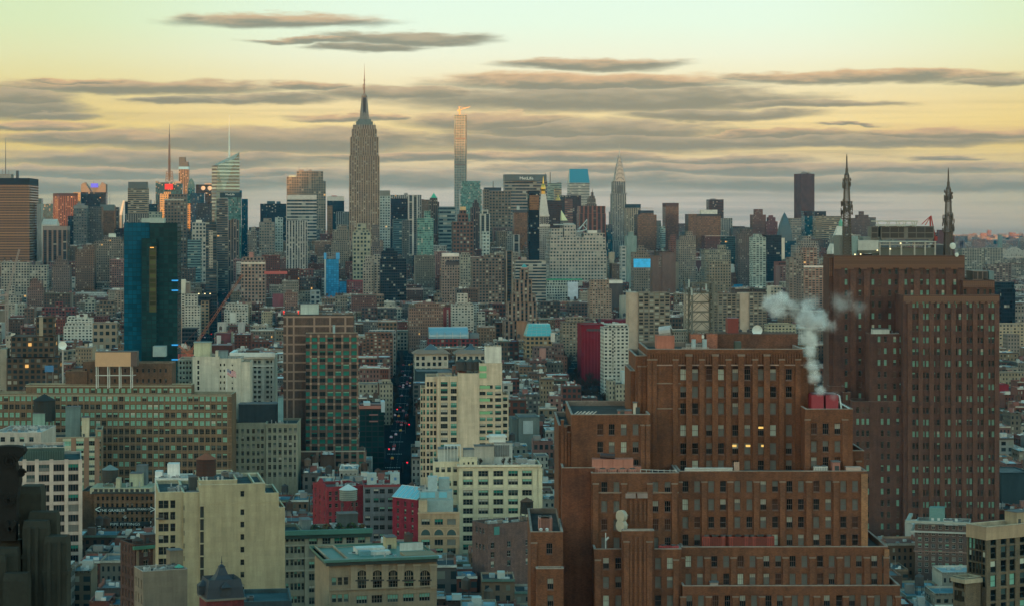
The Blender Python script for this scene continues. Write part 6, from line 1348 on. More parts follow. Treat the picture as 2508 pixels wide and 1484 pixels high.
P = [(-.3,y1+.3,zr),(-.3,0,zr-.02),(5.5,0,zr+4.2),(5.5,y1+.3,zr+4.2)]; m.face(P[::-1],(1,1,1)); m.face([P[0],P[3],(6,y1+.3,zr)]); m.face([P[1],(6,0,zr),P[2]]); m.face([P[3],P[2],(6,0,zr),(6,y1+.3,zr)]); b.part('skylight_roof', m, flat('sky_glass', (.16,.42,.52), rough=.2, spec=.9, noise=.2))
m = MB((.45,.5,.5))
for i in range(7): yy = y1*i/6; m.bar((-.3,yy,zr+.03),(5.5,yy,zr+4.25),.14)
m.bar((-.3,0,zr),(-.3,y1,zr),.2); m.bar((5.5,0,zr+4.25),(5.5,y1,zr+4.25),.2); b.part('glazing_bar', m, M_metal())
b = NB('loft_building', 'tan stone front with round arched windows beside the red gable', 'loft building', 'F2', 1190, 868, 3.0, (.33,.24,.155), (.36,.27,.18), (.09,.12,.12))
m1 = b.mass(1190, 1492, 795, 0, 22, None, [1243,1340,1433], [865,1015,1080], 64, 44); b.band(1190,1492,800,0,.5,.35,None,(.38,.28,.19)); b.band(1190,1492,970,0,.6,.35,None,(.38,.28,.19),False); b.band(1190,1492,905,0,.3,.15,None,(.38,.28,.19),False); ar = MB((.38,.28,.19)); gm = MB()
for q in (1243,1340,1433):
    x = b.x(q,0); zc = b.z(962,x,0); r = 34*b.k; gm.face([(x+r*cos(pi*i/10),-.05,zc+1.25*r*sin(pi*i/10)) for i in range(11)])
    for i in range(10): f = lambda a, s_: (x+r*s_*cos(a),-.12,zc+1.25*r*s_*sin(a)); a0, a1 = pi*i/10, pi*(i+1)/10; ar.face([f(a0,1),f(a0,1.25),f(a1,1.25),f(a1,1)])
b.part('arch_head', ar, M_plaster()); b.part('arched_pane', gm, glassm('sky')); b.done(M_plaster(), LOFTW, 3, 1, (.13,.12,.1), 151, None, (1190,1492,1060)); zr = m1[4]-1
m = MB((.22,.30,.30)); m.box(b.x(1255,6),b.x(1445,6),6,16,zr,zr+5.2); m.box(b.x(1200,9),b.x(1440,9),9,17,zr+5.2,zr+8.2); m.box(b.x(1340,9),b.x(1420,9),12,18,zr+8.2,zr+13); m.box(b.x(1260,9),b.x(1330,9),10,14,zr+8.2,zr+14,(.28,.38,.40)); b.part('glass_penthouse', m, M_metal()); m = MB((.36,.28,.19)); m.box(b.x(1192,4),b.x(1255,4),3,6,zr,zr+5.5); b.part('brick_penthouse', m, M_plaster())
for q in (1205,1250,1340,1370): m = MB(); x = b.x(q,8.8); m.box(x,x+(3.4 if q < 1300 else 1.6),8.7,8.97,zr+5.7,zr+7.9); b.part('blue_pane', m, flat('sky_glass', (.1,.3,.4)))
clutter(b, b.x(1160,12), b.x(1260,12), 10, 16, zr+8.2, 8, 44)

# ------------------------------------------------------------------ brown sheds and houses at the bottom
b = NB('warehouse', 'plain mauve brown brick warehouse with a dark roof left of the stepped brick tower', 'warehouse', 'F2', 1700, 800, 30.0, (.145,.09,.08), (.12,.09,.085), (.05,.06,.06))
x1 = b.x(2085,0); y1 = b.y(1585,0); zt = b.z(885,0,0); block(b, b.mb, b.wins, 0, x1, 0, y1, 0, zt, spans([b.x(q) for q in (1735,1855,1990)],1.5), rows_from(b,[1040,1110,1180],2.2,0,0), even(2,y1-2,3,1.4), rows_from(b,[940,1060],2.0,0,0)); roofing(b.rf,0,x1,0,y1,zt,1,.4,None,(.11,.085,.08)); b.foot(0,x1,0,y1)
m = MB(); m.box(b.x(1745,-.1),b.x(1785,-.1),-.12,-.01,b.z(965,0,0),b.z(905,0,0)); b.part('green_tarpaulin', m, flat('tarp_green', (.04,.17,.16))); b.done(M_brick(), DARKW+[(5,('blind','sky',.5))], 2, 2, (.3,.3,.28), 161, None, (1585,2085,1080)); water_tank(b, b.x(1985,6), 6, zt-1, 2.4, 4.4, 3.2, (.02,.022,.022), (.09,.05,.035)); clutter(b, 3, x1-3, 4, y1-3, zt-1, 9, 51)
b = NB('brick_house', 'dark red brown brick house with an arched stone end bay beside the cream block', 'house', 'F1', 990, 700, 32.0, (.085,.048,.040), (.10,.14,.11), (.05,.05,.05))
x1 = b.x(1160,0); y1 = b.y(883,0); zt = b.z(1035,0,0); block(b, b.mb, b.wins, 0, x1, 0, y1, 0, zt, spans([b.x(1070)],1.6), rows_from(b,[1095,1180,1270,1360],2.6,0,0), even(1,y1-1,4,.85), rows_from(b,[1075,1155,1240,1325,1410,1490],2.5,0,0)); roofing(b.rf,0,x1,0,y1,zt,1,.4,None,(.09,.06,.05)); b.foot(0,x1,0,y1)
m = MB((.19,.15,.105)); m.box(0,x1,-.3,-.004,0,zt-.5); b.part('stone_front', m, M_plaster()) if False else None
b.tr.box(-.8,x1+.3,-.9,-.01,zt-1.4,zt-.4,(.07,.20,.14),bot=True)
for q in (1008,1130): x = b.x(q); b.tr.box(x-.4,x+.4,-.35,-.005,0,zt-1.5,(.20,.155,.11))
x = b.x(1070); zc = b.z(1085,x,0); [b.tr.face([(x+1.0*cos(pi*i/8),-.1,zc+1.0*sin(pi*i/8)),(x+1.5*cos(pi*i/8),-.1,zc+1.5*sin(pi*i/8)),(x+1.5*cos(pi*(i+1)/8),-.1,zc+1.5*sin(pi*(i+1)/8)),(x+1.0*cos(pi*(i+1)/8),-.1,zc+1.0*sin(pi*(i+1)/8))],(.22,.17,.12)) for i in range(8)]
b.done(M_brick(), [(8,('blind','gray',.5)),(6,('dark','dark',.5)),(5,('sky','gray',.5))], 2, 2, (.3,.29,.25), 171, None, (883,1160,1484)); water_tank(b, b.x(1010,4), 4, zt-1, 1.7, 1.6, .4, (.05,.04,.035), (.07,.06,.05)); hut(b, b.x(1060,6), b.x(1140,6), 6, 10, zt-1, 3, (.07,.05,.045))
b = NB('brick_house', 'plain gray brown windowless house wall in front of the cream block', 'house', 'F1', 1050, 610, 24.0, (.20,.165,.125), (.22,.19,.15), (.06,.07,.07))
x1 = b.x(1375,0); y1 = b.y(985,0); zt = b.z(1232,0,0); block(b, b.mb, b.wins, 0, x1, 0, y1, 0, zt, [], [], even(.5,y1-.5,3,.9), rows_from(b,[1330,1440],2.6,0,0)); roofing(b.rf,0,x1,0,y1,zt,.8,.35); b.foot(0,x1,0,y1); b.done(M_plaster(), DARKW, 2, 2, (.2,.19,.15), 181, None, (985,1375,1484))
hut(b, b.x(1240,5), b.x(1335,5), 4, 8, zt-.8, 5.5, (.17,.14,.10)); clutter(b, 1, x1-3, 1.5, 4, zt-.8, 8, 61)
for q, lab in ((1312,'small'),): m = MB((.08,.30,.22)); x = b.x(q,2); m.ring(x,2,[(1.5,zt+.4),(.1,zt+1.2)],8); m.bar((x,2,zt-.8),(x,2,zt+.6),.1); b.part('roof_umbrella', m, M_metal())

# spired turret at the bottom edge
b = Bld('turret_house', 'dark slate spired turret rising from a red brick corner at the bottom edge', 'house', 'F1', 1520, 560, 20.0)
x1 = b.x(1790,0); k = 560/FPX/2.995; w = x1; mb = MB((.16,.04,.04)); zt = b.z(1440,x1/2,0); mb.box(0,x1,0,x1,0,zt); b.part('wall', mb, M_brick()); mb = MB((.18,.16,.13)); mb.box(-.5,x1+.5,-.5,x1+.5,zt+.003,zt+.5,bot=True); b.part('cornice', mb, M_stone())
xm = w/2; mb = MB((.030,.038,.05)); r2 = 1.4142; R = w/2*r2*1.02
mb.ring(xm,xm,[(R*1.0,zt+.5),(R*.93,zt+3.2),(R*.84,zt+5.2),(R*.78,b.z(1300,xm,xm)),(R*.5,b.z(1285,xm,xm)),(R*.30,b.z(1250,xm,xm)),(R*.19,b.z(1210,xm,xm)),(R*.15,b.z(1195,xm,xm)),(R*.17,b.z(1190,xm,xm)),(R*.04,b.z(1175,xm,xm))],4,rot=pi/4); b.part('mansard_roof', mb, surf('slate', .6, .1, .4, .4, .35))
mb = MB((.03,.035,.045)); mb.bar((xm,xm,b.z(1180,xm,xm)),(xm,xm,b.z(1112,xm,xm)),.22,n=6,w2=.05); mb.ring(xm,xm,[(.1,b.z(1165,xm,xm)),(.3,b.z(1160,xm,xm)),(.1,b.z(1155,xm,xm))],8); b.part('finial', mb, M_metal())
for (px, py) in ((xm,-.1),(-.1,xm)):
    mb = MB((.035,.042,.05)); z = zt+1.2; mb.box(px-1.3,px+1.3,py-.2 if px == xm else py-1.3,py+1.6 if px == xm else py+1.3,z,z+2.2); mb.ring(px,py,[(1.9,z+2.2),(.1,z+3.7)],4,rot=pi/4); b.part('dormer', mb, MATS['slate'])
b.foot(0,w,0,w); b.occ(1430,1800,1484)
b = NB('brick_house', 'low dark teal metal roof behind the turret at the bottom edge', 'house', 'F1', 1790, 590, 8.0, (.05,.07,.08), (.06,.10,.11), (.04,.08,.09)); m1 = b.mass(1790, 2140, 1450, 2, 20); b.done(M_plaster(), DARKW, occ=(1790,2140,1484)); hut(b, b.x(1815,6), b.x(1860,6), 5, 8, m1[4]-1, 1.6, (.03,.05,.06))

# ------------------------------------------------------------------ lower right corner
b = NB('loft_building', 'tan stepped stone loft in the lower right corner with paired sash windows', 'loft building', 'F4', 1600, 616, 30.0, (.165,.125,.085), (.40,.32,.22), (.20,.23,.16))
x1 = b.x(1960,0); y1 = b.y(1455,0); zt = b.z(905,0,0); cz = [1650,1725,1790,1865,1925]
block(b, b.mb, b.wins, 0, x1, 0, y1, 0, zt, cols_from(b,cz,2.1,0), rows_from(b,[1000,1098,1200,1305,1410,1510],3.4,0,0), even(.8,y1-.8,5,1.7), rows_from(b,[950,1040,1130,1220,1310],3.2,0,0), rev=.35); roofing(b.rf,0,x1,0,y1,zt,1.2,.5,None,(.42,.34,.25)); b.foot(0,x1,0,y1)
b.tr.box(-.25,x1,-.25,-.004,zt-3.6,zt-.05,(.36,.255,.165)); b.tr.box(-.25,-.004,-.004,y1,zt-3.6,zt-.05,(.36,.255,.165))
xs = b.x(1365, 3); yl0 = -9; zt2 = b.z(1240, -2, -4)
block(b, b.mb, b.wins, -6, -.3, 2, y1-1, 0, zt2-2, [], [], even(3,y1-2,5,1.5), rows_from(b,[1210,1310,1405],3.0,-6,5)); roofing(b.rf,-6,-.3,2,y1-1,zt2-2,.8,.4,None,(.38,.33,.24)); b.tr.box(-6.9,-.3,1.2,1.99,zt2-3.4,zt2-2.2,(.40,.33,.23),bot=True); b.tr.box(-6.9,-6.004,1.99,y1-1,zt2-3.4,zt2-2.2,(.40,.33,.23),bot=True)
b.done(M_brick(), [(6,('mint','mint',.5)),(8,('sky','dark',.5)),(12,('deep','deep',.5)),(4,('pale','dark',.5))], 1, 2, (.05,.06,.05), 191, M_plaster(), (1365,1960,1484)); hut(b, b.x(1805,4), b.x(1900,4), 3, 8, zt-1.2, 4, (.30,.23,.15))
b = NB('apartment_building', 'low curved white corniced block with roof trees beyond the tan corner loft', 'apartment building', 'F4', 1040, 830, -14.0, (.12,.085,.075), (.26,.27,.25), (.05,.07,.07))
m1 = b.mass(1075, 1470, 890, 0, 20, None, [1110,1160,1210,1260,1310,1360,1410], (905,46,8), 26, 30, left=4); b.band(1035,1470,868,0,1.0,1.4,20,(.30,.31,.27)); b.band(1060,1470,940,0,.6,.8,20,(.35,.36,.33)); b.band(1070,1470,1085,0,.5,.3,20,(.2,.13,.11)); b.done(M_brick(), LOFTW, 2, 2, (.4,.4,.37), 201, None, (1040,1470,1100)); zr = m1[4]-1
m = MB((.10,.22,.21)); x0 = b.x(1180,8); x1 = b.x(1290,8); m.box(x0,x1,8,13,zr+1.2,zr+6.5); [m.box(x0+.8+i*2.2,x0+1.8+i*2.2,7.9,7.99,zr+1.6,zr+2.6,(.45,.5,.48)) for i in range(5)]; b.part('teal_cooling_unit', m, M_metal()); clutter(b, b.x(1290,6), b.x(1450,6), 4, 15, zr, 9, 71); hut(b, b.x(1290,5), b.x(1350,5), 5, 8, zr, 2.2, (.5,.53,.5), 'white_roof_house', False)

# ------------------------------------------------------------------ white block with the flag, upper left middle
b = NB('loft_building', 'weathered white block wall with few small windows behind the flag', 'loft building', 'M1', 1770, 1150, 3.0, (.47,.44,.36), (.42,.40,.33), (.07,.09,.09))
m1 = b.mass(1770, 2015, 1052, 0, 24, None, [1823], (1100,48,9), 18, 34); m2 = b.mass(2015, 2215, 1068, .6, 22, None, [2028,2062,2136], (1125,54,8), 13, 24); m3 = b.mass(2215, 2300, 1100, 1.2, 18)
m4 = b.mass(1640, 1770, 1075, 6, 20, None, [1660,1690,1720,1750], (1105,46,9), 18, 26, col=(.16,.20,.18)); b.done(M_plaster(), DARKW, 1, 2, (.14,.14,.12), 211, None, (1640,2300,1470)); zr = m1[4]-1
m = MB((.36,.38,.27)); m.box(b.x(1783,10),b.x(1935,10),10,18,zr,b.z(925,0,10)); b.part('tank_penthouse', m, M_plaster()); m = MB((.24,.28,.25)); m.box(b.x(1780,10)-.2,b.x(1938,10)+.2,9.8,18.2,b.z(925,0,10),b.z(918,0,10),bot=True); b.part('penthouse_coping', m, M_stone())
clutter(b, b.x(2020,6), b.x(2200,6), 4, 18, m2[4]-1, 9, 81); hut(b, b.x(1995,5), b.x(2090,5), 5, 11, m2[4]-1, 4.6, (.16,.22,.23), 'slant_shed', False); m = MB((.42,.39,.31)); m.box(b.x(1980,3),b.x(2005,3),3,8,zr,zr+4); b.part('chimney', m, M_plaster())
c = Bld('flag', 'stars and stripes flag on a pole before the white block wall', 'flag', 'M1', 2086, 1120, 0.0)
m = MB((.6,.62,.6)); m.bar((0,0,c.z(1420)),(0,0,c.z(1155)),.22,n=6); c.part('pole', m, M_metal()); w = c.x(2172); z1, z0 = c.z(1163), c.z(1216); n = 14; m = MB()
def fz(i, t): x = w*i/n; return (x, .35*sin(i*.9), z1-(z1-z0)*t - 1.5*i/n + .22*sin(i*.75))
for i in range(n):
    for j in range(13):
        blue = i < 6 and j < 7; cc = (.02,.045,.16) if blue else ((.42,.02,.05) if j % 2 == 0 else (.6,.6,.58)); m.face([fz(i,(j+1)/13),fz(i+1,(j+1)/13),fz(i+1,j/13),fz(i,j/13)],cc)
for i in range(5):
    for j in range(4): p = fz(i+.6,(1+j*1.6)/13); m.box(p[0]-.1,p[0]+.1,p[1]-.06,p[1]-.03,p[2]-.1,p[2]+.1,(.62,.62,.6),bot=True)
c.part('cloth', m, surf('cloth', .9, 0, .2, 1, .1))
b = NB('loft_building', 'gray loft building with a heavy white projecting cornice', 'loft building', 'M1', 2160, 1210, 2.0, (.30,.33,.30), (.55,.58,.55), (.05,.07,.07))
m1 = b.mass(2160, 2520, 1045, 0, 26, None, [2190,2290,2345,2385,2460,2500], (1098,46,9), 26, 28); b.band(2150,2532,1032,0,2.4,2.2,26,(.62,.66,.63)); b.band(2155,2526,1060,0,.9,1.1,26,(.55,.58,.55)); b.band(2160,2520,1135,0,.6,.5,26,(.5,.53,.5)); b.pier([2170,2240,2318,2420,2512], 1.1, 1065, None, 0, .3, (.34,.37,.34)); b.done(M_plaster(), DARKW, 2, 2, (.2,.22,.2), 221, None, (2160,2520,1470)); clutter(b, b.x(2180,5), b.x(2500,5), 4, 20, m1[4]-1, 14, 82); hut(b, b.x(2260,12), b.x(2380,12), 12, 18, m1[4]-1, 3.4, (.1,.07,.06))

# ------------------------------------------------------------------ dark gothic stone pinnacles close by on the left
b = Bld('stone_parapet', 'near black carved stone piers stepping down at the lower left corner', 'parapet', 'F1', 20, 150, 0.0)
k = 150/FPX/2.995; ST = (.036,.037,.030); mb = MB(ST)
def blk(l, r, top, y, dep, sl=0.0, chip=True):
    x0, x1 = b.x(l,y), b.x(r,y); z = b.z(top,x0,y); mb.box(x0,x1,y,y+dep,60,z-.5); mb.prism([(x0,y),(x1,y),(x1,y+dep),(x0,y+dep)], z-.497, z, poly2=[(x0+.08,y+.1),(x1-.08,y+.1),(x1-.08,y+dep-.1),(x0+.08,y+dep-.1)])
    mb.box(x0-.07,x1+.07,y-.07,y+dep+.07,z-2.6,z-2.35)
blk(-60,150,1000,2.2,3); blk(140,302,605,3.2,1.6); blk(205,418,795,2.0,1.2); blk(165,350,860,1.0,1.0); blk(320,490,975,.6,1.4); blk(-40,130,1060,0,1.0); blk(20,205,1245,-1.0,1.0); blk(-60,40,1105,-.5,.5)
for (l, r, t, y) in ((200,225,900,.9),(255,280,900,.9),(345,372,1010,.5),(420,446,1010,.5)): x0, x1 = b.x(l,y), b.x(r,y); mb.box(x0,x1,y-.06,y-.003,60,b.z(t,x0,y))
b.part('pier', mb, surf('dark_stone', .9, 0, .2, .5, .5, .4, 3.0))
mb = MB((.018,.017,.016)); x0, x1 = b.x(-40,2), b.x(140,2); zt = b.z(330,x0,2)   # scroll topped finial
prof = [(-40,1000),(120,1000),(128,700),(150,560),(118,430),(140,395),(172,372),(188,345),(178,318),(120,306),(40,305),(-40,312)]
P = [(b.x(q,1.5), b.z(v,0,1.5)) for q, v in prof]
for (y, rv) in ((1.2,False),(2.15,True)): f = [(x,y,z) for x, z in P]; mb.face(f[::-1] if not rv else f)
for i in range(len(P)): p, q = P[i], P[(i+1)%len(P)]; mb.face([(p[0],1.2,p[1]),(p[0],2.15,p[1]),(q[0],2.15,q[1]),(q[0],1.2,q[1])])
def scroll(cx, cz, r, y=1.19):
    x, z = b.x(cx,y), b.z(cz,0,y); r *= k; n = 26
    for i in range(n): a0, a1 = i*.55, (i+1)*.55; r0, r1 = r*(1-i/n*.85), r*(1-(i+1)/n*.85); mb.bar((x+r0*cos(a0),y-.05,z+r0*sin(a0)),(x+r1*cos(a1),y-.05,z+r1*sin(a1)),.16)
scroll(68,705,52); scroll(70,420,60); scroll(158,505,30,1.3); mb.bar((b.x(40,1.1),1.1,b.z(860,0,1)),(b.x(75,1.1),1.1,b.z(930,0,1)),.3); mb.bar((b.x(110,1.1),1.1,b.z(860,0,1)),(b.x(75,1.1),1.1,b.z(930,0,1)),.3)
o = b.part('carved_finial', mb, MATS['dark_stone']); b.foot(-8,14,-4,10)
# ------------------------------------------------------------------ middle distance, block by block
STYLES['bluegl'] = (3.1, 3.1, .90, .84, (.004,.07,.12), .0, .003, 1.0, .25, .10)
STYLES['greengl'] = (3.4, 3.1, .86, .80, (.010,.038,.040), .0, .006, 1.0, .3, .10)
STYLES['warm2'] = (3.4, 3.1, .84, .74, (.045,.055,.022), .0, .003, 1.0, .3, .2)
STYLES['net'] = (4.0, 3.4, .86, .84, (.02,.18,.36), .0, .0, 1.0, .2, .6)
STYLES['apt'] = (3.6, 3.0, .55, .50, (.02,.028,.03), .25, .02, 1.0, .5, .14)
STYLES['arch'] = (5.0, 5.0, .55, .62, (.015,.02,.024), .15, .0, 1.0, .5, .14)
WHITE, CRM, BRK, DBRK, PINK, OLD = (.46,.47,.43), (.38,.34,.26), (.22,.09,.065), (.125,.065,.05), (.33,.22,.17), (.17,.125,.095)
def mk(reg):
    def f(label, D, tiers, style, col, **k):
        k.setdefault('cat', 'building'); k.setdefault('name', 'apartment_building')
        if not k.pop('keep', False) and D < 3000 and k.get('vb'):   # roofs about 20 m high hide the foot of it: that fixes its distance
            D = min(max(698100/max(60, REG[reg][3]+k['vb']/REG[reg][2]-530), .9*D), 1.45*D)
        return tower(label, reg, D, tiers, style, col, **k)
    return f
M1, M2, M3, M4 = mk('M1'), mk('M2'), mk('M3'), mk('M4')
# blue glass hotel tower
b = M1('tall blue glass tower with darker green glass right half', 1510, [(1378,1632,-174,0,26),(1302,1440,-34,-4,3.9),(1142,1376,-172,5,22)], 'greengl', (.02,.045,.05), a=3.0, vb=960, keep=True, cat='tower', name='hotel_tower', roof=(.3,.36,.34))
x0, x1 = b.x(1140,4.6), b.x(1377,4.6); mb = MB((.01,.07,.11)); mb.box(x0,x1,4.3,4.9,0,b.z(-178,x0,4.6),None,0,3.1); b.part('blue_curtain_wall', mb, facade('bluegl'))
rbox(1300,1506,-218,-172,7,12,(.30,.36,.33))(b); rbox(1376,1470,-196,-172,20,5,(.2,.24,.22))(b)
mb = MB((.10,.09,.06)); mb.box(b.x(1372,-4.3),b.x(1438,-4.3),-4.35,-4.05,b.z(640),b.z(40),None,0,3.4); b.part('lit_window_bay', mb, facade('warm2') if 'warm2' in STYLES else facade('greengl'))
for v in (355,445,943,1078):
    m = MB(); x = b.x(1608,-.4); m.box(x-2.2,x+2.2,-.5,-.02,b.z(v+6),b.z(v-6)); b.part('blue_lamp', m, flat('lamp_blue', (.02,.1,.2), emit=lin((40,150,220)), es=0.6))
for q in (1388,1406): m = MB(); x = b.x(q,-4.2); m.box(x-.6,x+.6,-4.4,-4.02,b.z(55),b.z(48)); b.part('amber_lamp', m, flat('lamp_amber', (.2,.1,.02), emit=lin((255,180,90)), es=0.9))
rbox(1405,1522,955,1050,-16,10,(.22,.30,.30))(b)
# left
M1('row of white flat roofed lofts under the huge bronze slab', 3300, [(12,270,190,0,30),(270,430,215,2,26),(20,70,180,3,10)], 'loft', (.42,.42,.37), vb=245)
M1('brown tapering brick tower blank on its left side', 3200, [(475,640,215,0,30),(500,620,165,6,22),(520,560,130,9,12)], 'small', (.19,.15,.135), vb=430)
M1('narrow white slab with black window strip among red houses', 2700, [(620,692,322,0,16)], 'lite', WHITE, vb=465)
M1('gray stone block with stepped reddish gable top', 2500, [(250,400,425,0,26),(272,385,360,4,18),(290,340,338,7,10)], 'small', (.23,.15,.13), vb=600)
M1('white stepped loft with tall chimney like bulkhead at the far left', 2600, [(70,200,488,0,22),(78,135,402,6,10)], 'loft', (.45,.45,.40), vb=565)
M1('tan gray gridded loft under the white lofts', 2900, [(296,470,255,0,26)], 'grid', (.26,.23,.19), vb=430)
M1('wide red brick warehouse with raised central stair tower', 2250, [(385,690,600,0,24),(510,575,548,6,10),(445,570,628,-3,2.9)], 'loft', (.22,.075,.07), vb=690)
M1('red brick tenement row in front of the red warehouse', 2080, [(385,595,685,0,22)], 'tene', (.20,.075,.065), vb=850)
M1('white terraced apartment house with setbacks', 1950, [(585,850,770,0,24),(600,850,740,3,20),(615,848,700,6,16),(625,690,680,8,10)], 'apt', (.64,.68,.63), vb=910, stuff=[rbox(770,800,660,702,9,8,(.4,.42,.38))])
M1('beige gridded loft right of the white terraced house', 1800, [(850,1072,742,0,22)], 'big', (.34,.29,.215), vb=960)
M1('brown stone loft with pale corner turret and stepped roof', 2350, [(888,1058,575,0,26),(915,1050,540,5,16)], 'loft', (.21,.165,.125), vb=700)
M1('red roofed brick block behind the beige gridded loft', 2300, [(850,1000,680,0,20)], 'tene', (.22,.09,.08), vb=745)
M1('tan ornamented apartment tower beside the blue glass tower', 2700, [(1055,1140,490,0,20),(1062,1135,452,3,14)], 'apt', (.30,.235,.185), vb=640)
M1('cream stepped block with slim chimney among low roofs', 2600, [(780,872,530,0,18),(800,862,512,4,10)], 'loft', (.44,.44,.38), vb=640)
M1('old dark brown warehouse with rows of arched windows at the left', 1520, [(60,540,1060,0,30),(100,500,862,8,26),(330,490,690,14,16)], 'loft', (.135,.095,.065), vb=1390, stuff=[rbox(360,395,690,860,13.5,4,(.3,.26,.19)), rbox(0,60,980,1400,4,18,(.25,.24,.19),'side_wing')])
M1('cream low roofs with many plant boxes behind the tan billboard', 1400, [(505,620,1000,0,20),(545,760,1085,-6,5.8),(760,870,1050,2,16),(620,860,990,8,18)], 'loft', (.34,.31,.24), vb=1110)
c = Bld('satellite_dish', 'large white satellite dish above the cream low roofs', 'dish', 'M1', 575, 1400, 0.0); m = MB((.62,.64,.58)); m.ring(0,0,[(.2,0),(1.6,.25),(2.6,.9),(2.65,1.05),(1.6,.5),(.2,.3)],20); o = c.part('reflector', m, M_metal(), smooth=True); o.location = (0,0,c.z(948)); o.rotation_euler = (radians(80),0,radians(12)); m = MB((.3,.3,.28)); m.bar((0,1.2,0),(0,.6,c.z(950)),.9); c.part('stand', m, M_metal())
M1('white apartment house with two stepped wings right of the blue glass tower', 2150, [(1634,1700,470,0,22),(1700,1840,585,-4,24),(1700,1815,480,4,16)], 'apt', (.56,.56,.50), vb=790, stuff=[rbox(1640,1705,345,470,3,10,(.42,.42,.36)), rbox(1688,1748,388,470,8,8,(.17,.14,.12))])
b = M1('red brick courthouse with pointed clock tower', 1950, [(1695,1755,790,0,14)], 'blank', (.25,.065,.05), vb=790, name='clock_tower', cat='clock tower')
x0, x1 = b.x(1703,2), b.x(1750,2); xm = (x0+x1)/2; m = MB((.19,.10,.08)); m.box(x0,x1,2,2+x1-x0,b.z(791),b.z(668,x0,2)); b.part('clock_storey', m, M_brick()); m = MB((.13,.11,.10)); m.prism([(x0-.4,1.6),(x1+.4,1.6),(x1+.4,2.4+x1-x0),(x0-.4,2.4+x1-x0)], b.z(668,x0,2), b.z(608,x0,2), poly2=[(xm-.1,2+xm-x0-.1),(xm+.1,2+xm-x0-.1),(xm+.1,2+xm-x0+.1),(xm-.1,2+xm-x0+.1)]); b.part('spire_roof', m, M_metal())
m = MB((.6,.62,.56)); m.ring(0,0,[(2.3,0),(2.3,.3)],20); o = b.part('clock_face', m, M_metal()); o.location = (xm,1.95,b.z(692,xm,2)); o.rotation_euler = (radians(90),0,0)
M1('tan loft with amber lit windows beside the avenue', 2500, [(1848,1922,540,0,22)], 'loft', (.33,.25,.165), vb=700)
M1('black roofed block with three white roof lamps', 2600, [(1808,1995,500,4,26),(1935,1995,490,2,2)], 'dark', (.05,.055,.06), vb=700, stuff=[(lambda q: (lambda b: b.part('roof_lamp', (lambda m: (m.box(b.x(q,3.6)-.8,b.x(q,3.6)+.8,3.4,3.9,b.z(480),b.z(472)), m)[1])(MB()), flat('lamp_white', (.4,.4,.3)))))(q) for q in (1828,1884,1932)])
M1('dark green glass block below the white apartment wings', 1800, [(1672,1815,790,0,20)], 'dark', (.06,.07,.08), vb=960, stuff=[rbox(1640,1672,700,960,2,12,(.30,.22,.17),'brick_wing')])
M1('white stepped art deco apartment house with blank chimney slabs', 2250, [(2062,2280,622,0,24),(2075,2275,575,5,18),(2100,2160,560,8,10)], 'apt', (.62,.60,.53), vb=760, stuff=[rbox(2112,2165,650,740,-.6,1,(.5,.5,.46),'white_shaft')])
M1('blank white wall block at the foot of the stepped white house', 2050, [(2000,2078,738,0,14)], 'blank', (.55,.55,.52), vb=830)
M1('blank pale gray wall beside the foot of the stepped white house', 2040, [(2188,2250,738,0,14)], 'blank', (.5,.5,.48), vb=840)
M1('cream bulkhead block high behind the stepped white house', 2600, [(2128,2222,392,0,14)], 'blank', (.55,.46,.42), vb=450)
M1('brick tenement with a painted white panel on its wall', 1900, [(1985,2120,838,0,20)], 'blank', (.20,.07,.08), vb=940, stuff=[rbox(1992,2032,855,935,-.3,.25,(.5,.47,.45),'painted_panel')])
M1('long limestone loft with arcaded top storey and mansard', 3200, [(2215,2440,170,0,34),(2230,2430,140,5,26)], 'arch', (.36,.27,.22), vb=330, stuff=[rbox(2215,2440,185,205,-.8,2,(.45,.40,.34),'cornice'), rbox(2290,2330,95,142,10,10,(.3,.14,.11),'red_tower')])
M1('dark red brick lofts stepping up behind the stepped white house', 2500, [(2280,2400,420,0,24)], 'loft', (.24,.09,.085), vb=560)
hoard('red roof sign strip above the brick lofts', 'M2', 75, 285, 268, 296, 3000, (.30,.06,.055), base=40)
# centre
b = M2('tower wrapped in bright blue scaffold netting with open top floors', 2700, [(640,760,158,0,24)], 'net', (.03,.22,.42), vb=510, cat='tower', name='office_tower')
m = MB((.20,.22,.22)); x0, x1 = b.x(630), b.x(760); zt, zb = b.z(95), b.z(158)
for i in range(7): x = x0+(x1-x0)*i/6; m.bar((x,2,zb),(x,2,zt-(1.5 if i%2 else 0)),.7); m.bar((x,20,zb),(x,20,zt),.7)
for j in range(4): z = zb+(zt-zb)*j/3.4; m.box(x0,x1,2,20,z-.3,z,bot=True)
b.part('open_floor', m, M_stone()); rbox(628,641,160,490,-1,10,(.36,.38,.37),'gray_shaft')(b); m = MB((.03,.25,.5)); x=b.x(750,-.5); m.box(x-3,x+3,-.6,1.9,zb,zt-1); x=b.x(634,-.5); m.box(x-2,x+2,-1.6,.9,zb,zt-1); b.part('blue_netting', m, M_metal())
M2('small blue netted block beside the blue netted tower', 2680, [(765,830,365,0,14)], 'net', (.03,.20,.40), vb=470)
M2('red and white brick apartment block with gridded front', 2450, [(836,1056,352,0,24)], 'apt', (.36,.12,.11), vb=480, cap=(362,(.28,.05,.06)), stuff=[rbox(840,1052,478,600,1,20,(.20,.10,.085),'lower_wing',style='tene')])
M2('long low brown building with a thin white roof line', 2250, [(1205,1535,430,0,30)], 'tene', (.20,.12,.10), vb=545, cap=(440,(.5,.38,.34)))
M2('brown brick loft with blank side wall and two tone top', 2850, [(1325,1430,240,0,24),(1335,1420,205,4,14)], 'loft', (.25,.13,.10), vb=350)
